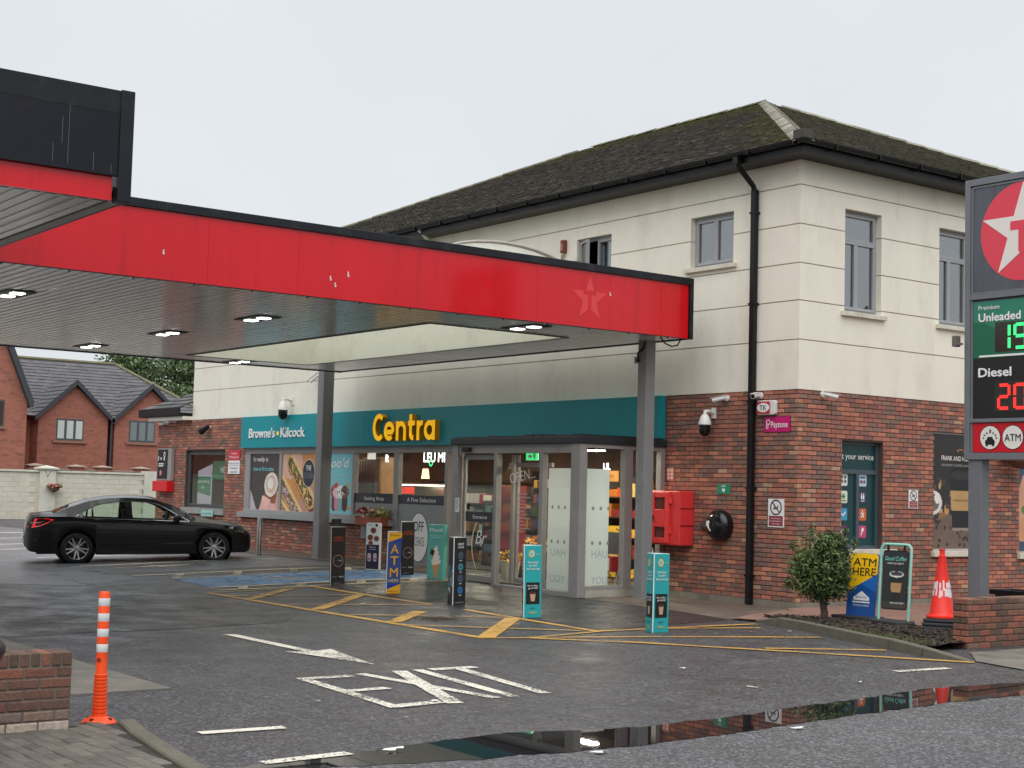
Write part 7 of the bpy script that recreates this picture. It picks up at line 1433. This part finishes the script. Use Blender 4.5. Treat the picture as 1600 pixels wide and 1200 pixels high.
patch('head_lamp', [(1.72, .745), (1.98, .66), (2.12, .60), (2.16, .66), (2.0, .735), (1.8, .775)], HEAD, .008); patch('head_lamp_inner', [(1.86, .72), (2.0, .67), (2.06, .665), (2.02, .71), (1.92, .735)], mat('head_lamp_dark', C(60, 64, 66), .1, coat=1), .011)
patch('bumper_reflector', [(-2.36, .50), (-2.22, .48), (-2.23, .52), (-2.36, .54)], mat('reflector_red', C(110, 20, 26), .2), .006)
m = MB(); m.box(-2.2, -.72, .20, 2.05, .78, .34); m.build('underbody', CBLK, car, local=True); m = MB(); m.box(-2.1, -.70, .34, 1.95, .70, .66); m.build('inner_shell', mat('car_inner', C(8, 8, 9), .9), car, local=True)
SEATM = mat('dark_seat', C(30, 30, 32), .8)
for x in (-1.0, .0):
    for y_ in (-.38, .38): m = MB(); m.box(x - .25, y_ - .24, .62, x + .25, y_ + .24, .72); m.add([(x - .32, y_ - .22, .7), (x - .16, y_ - .22, .7), (x - .30, y_ - .2, 1.12), (x - .42, y_ - .2, 1.12), (x - .32, y_ + .22, .7), (x - .16, y_ + .22, .7), (x - .30, y_ + .2, 1.12), (x - .42, y_ + .2, 1.12)], [(0, 1, 2, 3), (7, 6, 5, 4), (1, 5, 6, 2), (0, 3, 7, 4), (3, 2, 6, 7)]); m.box(x - .42, y_ - .1, 1.13, x - .33, y_ + .1, 1.26); m.build('seat', SEATM, car, local=True, bevel=.03)
m = MB(); m.box(.72, -.75, .62, 1.1, .75, .88); m.build('dashboard', SEATM, car, local=True, bevel=.05); m = MB(); m.lathe([(.18, -.012), (.195, 0), (.18, .012)], 18, (.55, .38, .92), axis='x'); m.build('steering_wheel', SEATM, car, local=True)
TYRE = mat('tyre_rubber', C(24, 24, 25), .75, var=.15, vs=12); ALLOY = mat('alloy_rim', C(176, 176, 174), .28, metal=.85)
for a in AX:
    for sd_ in (-1, 1):
        w_ = MB(); w_.T = Matrix.Translation((a, sd_ * .80, .325)) @ Matrix.Rotation(-sd_ * PI / 2, 4, 'X')
        w_.lathe([(.22, -.10), (.30, -.105), (.325, -.08), (.330, 0), (.325, .08), (.30, .105), (.24, .10), (.232, .085)], 40, caps=False); wo = w_.build('wheel', TYRE, car, local=True, autosmooth=50)
        r_ = MB(); r_.T = w_.T; r_.lathe([(.245, .088), (.236, .10), (.225, .09), (.215, .02), (.20, -.06)], 40, caps=False); r_.lathe([(.065, .03), (.06, .075), (.03, .082), (.001, .083)], 18)
        r_.build('rim', ALLOY, wo, local=True, autosmooth=40)
        for k in range(10):
            an = 2 * PI * k / 10 + (.10 if k % 2 else -.10); s_ = MB(); s_.T = w_.T @ Matrix.Rotation(an, 4, 'Z'); s_.add([(.05, -.020, .04), (.05, .020, .04), (.05, .017, .076), (.05, -.017, .076), (.232, -.016, .05), (.232, .016, .05), (.232, .013, .09), (.232, -.013, .09)], [(0, 1, 5, 4), (3, 7, 6, 2), (0, 4, 7, 3), (1, 2, 6, 5)]); s_.build('spoke', ALLOY, wo, local=True)
        d_ = MB(); d_.T = w_.T; d_.lathe([(.001, .0), (.15, .0), (.15, -.02)], 24, caps=False); d_.build('brake_disc', mat('brake_disc', C(70, 68, 66), .4, metal=.6), wo, local=True); d_ = MB(); d_.T = w_.T; d_.lathe([(.001, -.06), (.23, -.06)], 24, caps=False); d_.build('wheel_back', CBLK, wo, local=True)
        h_ = MB(); h_.T = Matrix.Translation((a, sd_ * .62, .33)) @ Matrix.Rotation(-sd_ * PI / 2, 4, 'X'); h_.lathe([(AR + .01, -.1), (AR + .01, .24)], 32, caps=False); h_.lathe([(.001, -.1), (AR + .01, -.1)], 32, caps=False); h_.build('wheel_arch', CBLK, car, local=True)
m = MB(); m.box(-2.465, -.26, .50, -2.452, .26, .60); m.build('number_plate', mat('plate_white', C(220, 220, 214), .5), car, local=True); m = MB(); m.tube([(.3, 0, 1.44), (-1.0, 0, 1.44)], .004); 

# ================================================================== boundary wall of painted blocks
BLKP = mat('cream_painted_block', attr=True, rough=.9, var=.08, vs=3, bump=.5, bs=40, grime=C(150, 144, 126), gamt=.4, gs=1.5)
bw = thing('boundary_wall', (-43.5, 4, 0), 'pale painted block wall with square piers behind the black car', 'wall'); q = MB(); q.box(-43.72, -14, 0, -43.512, 7.6, 2.04); q.build('core', mat('block_joint', C(196, 190, 174), .9), bw)
bmsh = [MB(FB(0, 0, 0)).cbox(-.215, -.096, -.05, .215, .096, 0, .008, c=tuple(k * v for v in C(206, 201, 186))).mesh('block', BLKP) for k in (.97, .99, 1.0, 1.02)]
for r in range(10):
    y = -2.0 - (.22 if r % 2 else 0)
    while y < 7.5:
        if not (3.0 < y < 3.95):
            o = bpy.data.objects.new('block', random.choice(bmsh)); col.objects.link(o); o.parent = bw; o.location = Vector((-43.5 + random.uniform(-.004, .004), y, .11 + r * .2)) - Vector((-43.5, 4, 0))
        y += .44
PIER = mat('pier_render', C(206, 204, 190), .9, var=.08, vs=3, grime=C(160, 154, 136), gamt=.5)
q = MB(); q.box(-43.78, -14, 2.04, -43.44, 7.6, 2.12); q.build('coping', PIER, bw)
for y0, y1, h in ((3.2, 3.84, 2.16), (7.64, 8.3, 2.2)): q = MB(); q.box(-43.85, y0, 0, -43.38, y1, h); q.build('pier', PIER, bw)
q = MB(); q.add([(-43.93, 3.1, 2.16), (-43.3, 3.1, 2.16), (-43.3, 3.94, 2.16), (-43.93, 3.94, 2.16), (-43.93, 3.1, 2.22), (-43.3, 3.1, 2.22), (-43.3, 3.94, 2.22), (-43.93, 3.94, 2.22), (-43.6, 3.52, 2.32)], [(0, 3, 2, 1), (0, 1, 5, 4), (1, 2, 6, 5), (2, 3, 7, 6), (3, 0, 4, 7), (4, 5, 8), (5, 6, 8), (6, 7, 8), (7, 4, 8)]); q.build('pier_cap', PIER, bw)
t = thing('wall_basket', (-43.2, 3.72, 1.3), 'small wall basket of red flowers hanging on the pier', 'flowers'); q = MB(); q.lathe([(.03, -.06), (.18, .02), (.26, .18)], 12, caps=False); q.build('bowl', mat('basket_brown', C(110, 90, 74), .9), t, local=True); flowers(t, -43.2, 3.72, 1.42, .3, .16, [C(170, 80, 64), C(150, 110, 84)], 80); q = MB(FB(-43.376, 3.5, 1.85)); q.seg(0, 0, -.1, .25, .02, 0); q.seg(0, 0, .12, .25, .02, 0.001); q.build('bracket', BLACKM, t)
# ================================================================== houses beyond the wall
def far_brick(name, c1, c2, mc):
    m = bpy.data.materials.new(name); m.use_nodes = True; N, L = m.node_tree.nodes, m.node_tree.links; p = N['Principled BSDF']; p.inputs['Roughness'].default_value = .9; g = N.new('ShaderNodeNewGeometry'); s = N.new('ShaderNodeSeparateXYZ'); L.new(g.outputs['Position'], s.inputs[0]); ad = N.new('ShaderNodeMath'); L.new(s.outputs[0], ad.inputs[0]); L.new(s.outputs[1], ad.inputs[1]); cb = N.new('ShaderNodeCombineXYZ'); L.new(ad.outputs[0], cb.inputs[0]); L.new(s.outputs[2], cb.inputs[1])
    b = N.new('ShaderNodeTexBrick'); b.inputs['Scale'].default_value = 1.0; b.inputs['Brick Width'].default_value = .225; b.inputs['Row Height'].default_value = .075; b.inputs['Mortar Size'].default_value = .006; b.inputs['Color1'].default_value = (*c1, 1); b.inputs['Color2'].default_value = (*c2, 1); b.inputs['Mortar'].default_value = (*mc, 1); b.inputs['Bias'].default_value = -.2; L.new(cb.outputs[0], b.inputs['Vector'])
    n = N.new('ShaderNodeTexNoise'); n.inputs['Scale'].default_value = 1.6; n.inputs['Detail'].default_value = 8; n.inputs['Roughness'].default_value = .75; mp = N.new('ShaderNodeMapping'); mp.inputs['Scale'].default_value = (1, 1, 3); L.new(g.outputs['Position'], mp.inputs[0]); L.new(mp.outputs[0], n.inputs['Vector']); r = N.new('ShaderNodeMapRange'); r.inputs[1].default_value = .55; r.inputs[2].default_value = .66; r.inputs[4].default_value = .75; L.new(n.outputs['Fac'], r.inputs[0]); x = N.new('ShaderNodeMixRGB'); L.new(r.outputs[0], x.inputs[0]); L.new(b.outputs['Color'], x.inputs[1]); x.inputs[2].default_value = (*C(96, 66, 60), 1); L.new(x.outputs[0], p.inputs['Base Color']); return m
HB = far_brick('far_house_brick', C(168, 104, 86), C(146, 86, 72), C(150, 116, 102)); BARGE = mat('dark_bargeboard', C(58, 62, 68), .5); DTILE = mat('dark_roof_tile', attr=True, rough=.8, var=.15, vs=6); tcols = [C(94, 92, 96), C(98, 96, 99), C(90, 88, 92)]
hs = thing('brick_house', (-51, 8, 0), 'red brick house with two dark gables behind the boundary wall', 'house')
q = MB(); q.box(-58, 1.5, 0, -51.0, 14.5, 4.75); q.build('wall', HB, hs)
for yc, w, za in ((6.93, 1.62, 6.2), (10.55, 1.68, 6.25)):
    q = MB(FB(-50, yc, 0)); q.prism([(-w, 0), (w, 0), (w, 4.68), (0, za - .15), (-w, 4.68)], -2.0, 0); q.build('gable_wall', HB, hs)
def slope(a, b, c_, d, par, n, wid=.30, exp=.30): 
    q = MB(); q.add([a, b, c_, d], [(0, 1, 2, 3)]); o = q.build(n, DTILE if False else mat('roof_felt', C(70, 68, 70), .9), par); q = MB(); tiles(q, Vector(a), Vector(b), Vector(c_), Vector(d), wid, exp, lambda P, t, c: jit(c, .06), tcols, .032); q.build('roof_tiles', DTILE, o, kind='stuff'); return o
slope((-50.6, 1.2, 4.6), (-50.6, 14.9, 4.6), (-55, 10.75, 7.5), (-55, 1.2, 7.5), hs, 'roof')
q = MB(); q.add([(-50.6, 14.9, 4.6), (-59.4, 14.9, 4.6), (-55, 10.75, 7.5)], [(0, 1, 2)]); q.build('hip_slope', mat('roof_felt'), hs); q = MB(); q.tube([(-55, 1.2, 7.53), (-55, 10.75, 7.53)], .09, 6); q.tube([(-55, 10.75, 7.53), (-50.6, 14.9, 4.65)], .09, 6); q.build('ridge', mat('mossy_ridge', C(120, 116, 92), .9, var=.2), hs)
for yc, w, za in ((6.93, 1.62, 6.2), (10.55, 1.68, 6.25)):
    e0 = 4.55; W_ = w + .22
    slope((-53.5, yc - W_, e0), (-49.75, yc - W_, e0), (-49.75, yc, za + .08), (-53.5, yc, za + .08), hs, 'gable_roof', .30, .30); slope((-49.75, yc + W_, e0), (-53.5, yc + W_, e0), (-53.5, yc, za + .08), (-49.75, yc, za + .08), hs, 'gable_roof', .30, .30)
    for sg_ in (-1, 1):
        q = MB(); P = [(yc, za + .10), (yc + sg_ * W_, e0 + .02), (yc + sg_ * W_, e0 - .20), (yc, za - .14)]; q.T = FB(-49.74, 0, 0); q.prism(P if sg_ < 0 else P[::-1], -.05, 0); q.build('bargeboard', BARGE, hs)
    q = MB(); q.add([(-50.05, yc - W_, 4.63), (-53.3, yc - W_ + .02, 4.66), (-53.3, yc - W_ + .1, 4.66), (-50.05, yc - W_ + .08, 4.66)], [(0, 1, 2, 3)]); q.build('gutter', BARGE, hs)
    q = MB(); q.tube([(-50.0, yc - W_ + .02, 4.6), (-52.9, yc - W_ + .02, 4.68)], .06, 6); q.build('gutter', mat('pale_verge', C(170, 170, 170), .6), hs)
def hwin(y0, y1, z0, z1, cur):
    q = MB(FB(-50, y0, z0)); w, h = y1 - y0, z1 - z0; q.box(0, 0, -.04, w, h, .01); wo = q.build('window', mat('house_window_frame', C(74, 80, 84), .5), hs)
    for k in range(3): q = MB(FB(-50, y0, z0)); a = w * k / 3 + .06; q.box(a, .08, .011, a + w / 3 - .12, h - .08, .016); q.build('pane', cur, wo)
    q = MB(FB(-50, y0, z0)); q.box(-.15, -.12, 0, w + .15, -.01, .09); q.build('sill', mat('house_sill', C(150, 110, 92), .8), wo); return wo
hwin(6.14, 7.40, 3.53, 4.50, mat('net_curtain', C(200, 208, 204), .15, spec=.6)); hwin(9.58, 10.84, 3.58, 4.58, mat('grey_net_curtain', C(124, 132, 134), .15, spec=.6))
q = MB(); q.cyl((-49.95, 8.70, 0), (-49.95, 8.70, 4.6), .05); q.build('downpipe', BARGE, hs)
lh = thing('brick_house', (-46, 0, 0), 'tall red brick gable at the left edge with a dark sloping verge', 'house'); q = MB(FB(-46, 0, 0)); q.prism([(-6, 0), (3.42, 0), (3.42, 4.95), (2.52, 7.15), (1.45, 9.7), (-3, 9.7), (-6, 6)], -6, 0); q.build('wall', HB, lh)
q = MB(FB(-46, 0, 0)); q.prism([(3.62, 4.75), (3.48, 4.72), (1.40, 9.7), (1.60, 9.75), (3.62, 5.0)], -6.2, .25); q.build('bargeboard', BARGE, lh); q = MB(FB(-46, 2.15, 3.88)); q.box(0, 0, -.05, .33, 1.1, .01); wo = q.build('window', MATS['house_window_frame'], lh); q = MB(FB(-46, 2.15, 3.88)); q.box(.05, .06, .011, .28, 1.04, .016); q.build('pane', mat('dark_pane', C(60, 50, 48), .2), wo); q = MB(FB(-46, 2.1, 3.78)); q.box(0, 0, 0, .45, .09, .09); q.build('sill', MATS['house_sill'], wo)
gw = thing('garden_wall', (-46.3, 6, 0), 'low brick garden wall with capped piers in front of the far houses', 'wall'); q = MB(); q.box(-46.4, 3.6, 0, -46.2, 9.4, 2.16); q.build('wall', HB, gw)
for y in (3.95, 5.75, 6.9, 8.65):
    q = MB(); q.box(-46.5, y - .27, 0, -46.05, y + .27, 2.30); q.build('pier', HB, gw); q = MB(); q.add([(-46.58, y - .36, 2.3), (-45.97, y - .36, 2.3), (-45.97, y + .36, 2.3), (-46.58, y + .36, 2.3), (-46.58, y - .36, 2.34), (-45.97, y - .36, 2.34), (-45.97, y + .36, 2.34), (-46.58, y + .36, 2.34), (-46.28, y, 2.42)], [(0, 1, 5, 4), (1, 2, 6, 5), (2, 3, 7, 6), (3, 0, 4, 7), (4, 5, 8), (5, 6, 8), (6, 7, 8), (7, 4, 8)]); q.build('pier_cap', mat('pier_cap', C(160, 140, 126), .8), gw)
q = MB(); q.box(-46.5, 3.6, 2.16, -46.1, 9.4, 2.22); q.build('coping', MATS['pier_cap'], gw)
# ================================================================== the far side of the street (seen mirrored in the glass)
for i, (x, y, h) in enumerate(((30, 30, 8.5), (27, 38, 9.5), (33, 46, 9), (34, 14, 8), (44, -2, 8.5))):
    tree((x, y, .05), h, [(x + random.uniform(-1.6, 1.6), y + random.uniform(-1.8, 1.8), h * random.uniform(.5, 1.0), random.uniform(1.1, 1.9), random.uniform(1.1, 1.9), random.uniform(.9, 1.5)) for _ in range(7)], ('street tree mirrored in the left upper side window', 'taller street tree mirrored in the upper side windows', 'furthest street tree mirrored in the side windows', 'street tree across the road opposite the shop side', 'street tree across the road opposite the canopy')[i], 3500, .24, group='street trees across the road')
PALR = mat('pale_house_render', C(196, 190, 178), .9, var=.05, vs=.6); GLD = mat('dark_house_glass', C(40, 46, 52), .1)
for i, (y0, y1) in enumerate(((-62, -48), (-46, -33), (-31, -20), (2, 14), (16, 26))):
    t = thing('street_house', (34, (y0 + y1) / 2, 0), ('cream rendered house far down the road', 'cream rendered house with six windows across the road', 'cream rendered house opposite the forecourt', 'cream rendered house opposite the shop', 'cream rendered house beyond the junction')[i], 'house', 'houses across the road'); q = MB(); q.box(34, y0, 0, 42, y1, 5.4); q.build('wall', PALR, t)
    q = MB(); q.add([(33.6, y0 - .3, 5.3), (42.4, y0 - .3, 5.3), (38, y0 - .3, 8.2), (33.6, y1 + .3, 5.3), (42.4, y1 + .3, 5.3), (38, y1 + .3, 8.2)], [(0, 2, 5, 3), (1, 4, 5, 2), (0, 1, 2), (3, 5, 4), (0, 3, 4, 1)]); q.build('roof', mat('roof_felt'), t)
    for k in range(3):
        for z in (1.0, 3.4): a = y0 + (y1 - y0) * (k + .5) / 3; q = MB(); q.box(33.97, a - .7, z, 34.0, a + .7, z + 1.3); q.build('window', GLD, t)
q = MB(); q.box(22.0, -70, 0, 22.3, 60, 1.1); tag(q.build('boundary_wall', PALR), 'low rendered wall along the far side of the road', 'wall')

# the housing estate to the south-west (mirrored in the shop windows)
for i, (x, y, w) in enumerate(((-52, -14, 9), (-58, -27, 10), (-50, -40, 10), (-64, -52, 12), (-46, -58, 10))):
    t = thing('estate_house', (x, y, 0), ('brick estate house left of the far gable', 'second brick estate house left of the far gable', 'third brick estate house left of the far gable', 'fourth brick estate house left of the far gable', 'last brick estate house beyond the forecourt')[i], 'house', 'estate houses beyond the forecourt'); q = MB(); q.box(-4, -w / 2, 0, 4, w / 2, 5.2); q.build('wall', HB, t, local=True)
    q = MB(); h = w / 2 + .3; q.add([(-4.4, -h, 5.1), (4.4, -h, 5.1), (0, -h, 8.0), (-4.4, h, 5.1), (4.4, h, 5.1), (0, h, 8.0)], [(0, 2, 5, 3), (1, 4, 5, 2), (0, 1, 2), (3, 5, 4), (0, 3, 4, 1)]); q.build('roof', mat('roof_felt'), t, local=True)
    for k in range(3):
        for z in (1.0, 3.3): a = -w / 2 + w * (k + .5) / 3; q = MB(); q.box(4.0, a - .6, z, 4.03, a + .6, z + 1.2); q.build('window', GLD, t, local=True)
q = MB(); q.box(-43.7, -75, 0, -43.5, -14, 2.0); tag(q.build('boundary_wall', PIER), 'pale block wall running on to the left of the forecourt', 'wall')
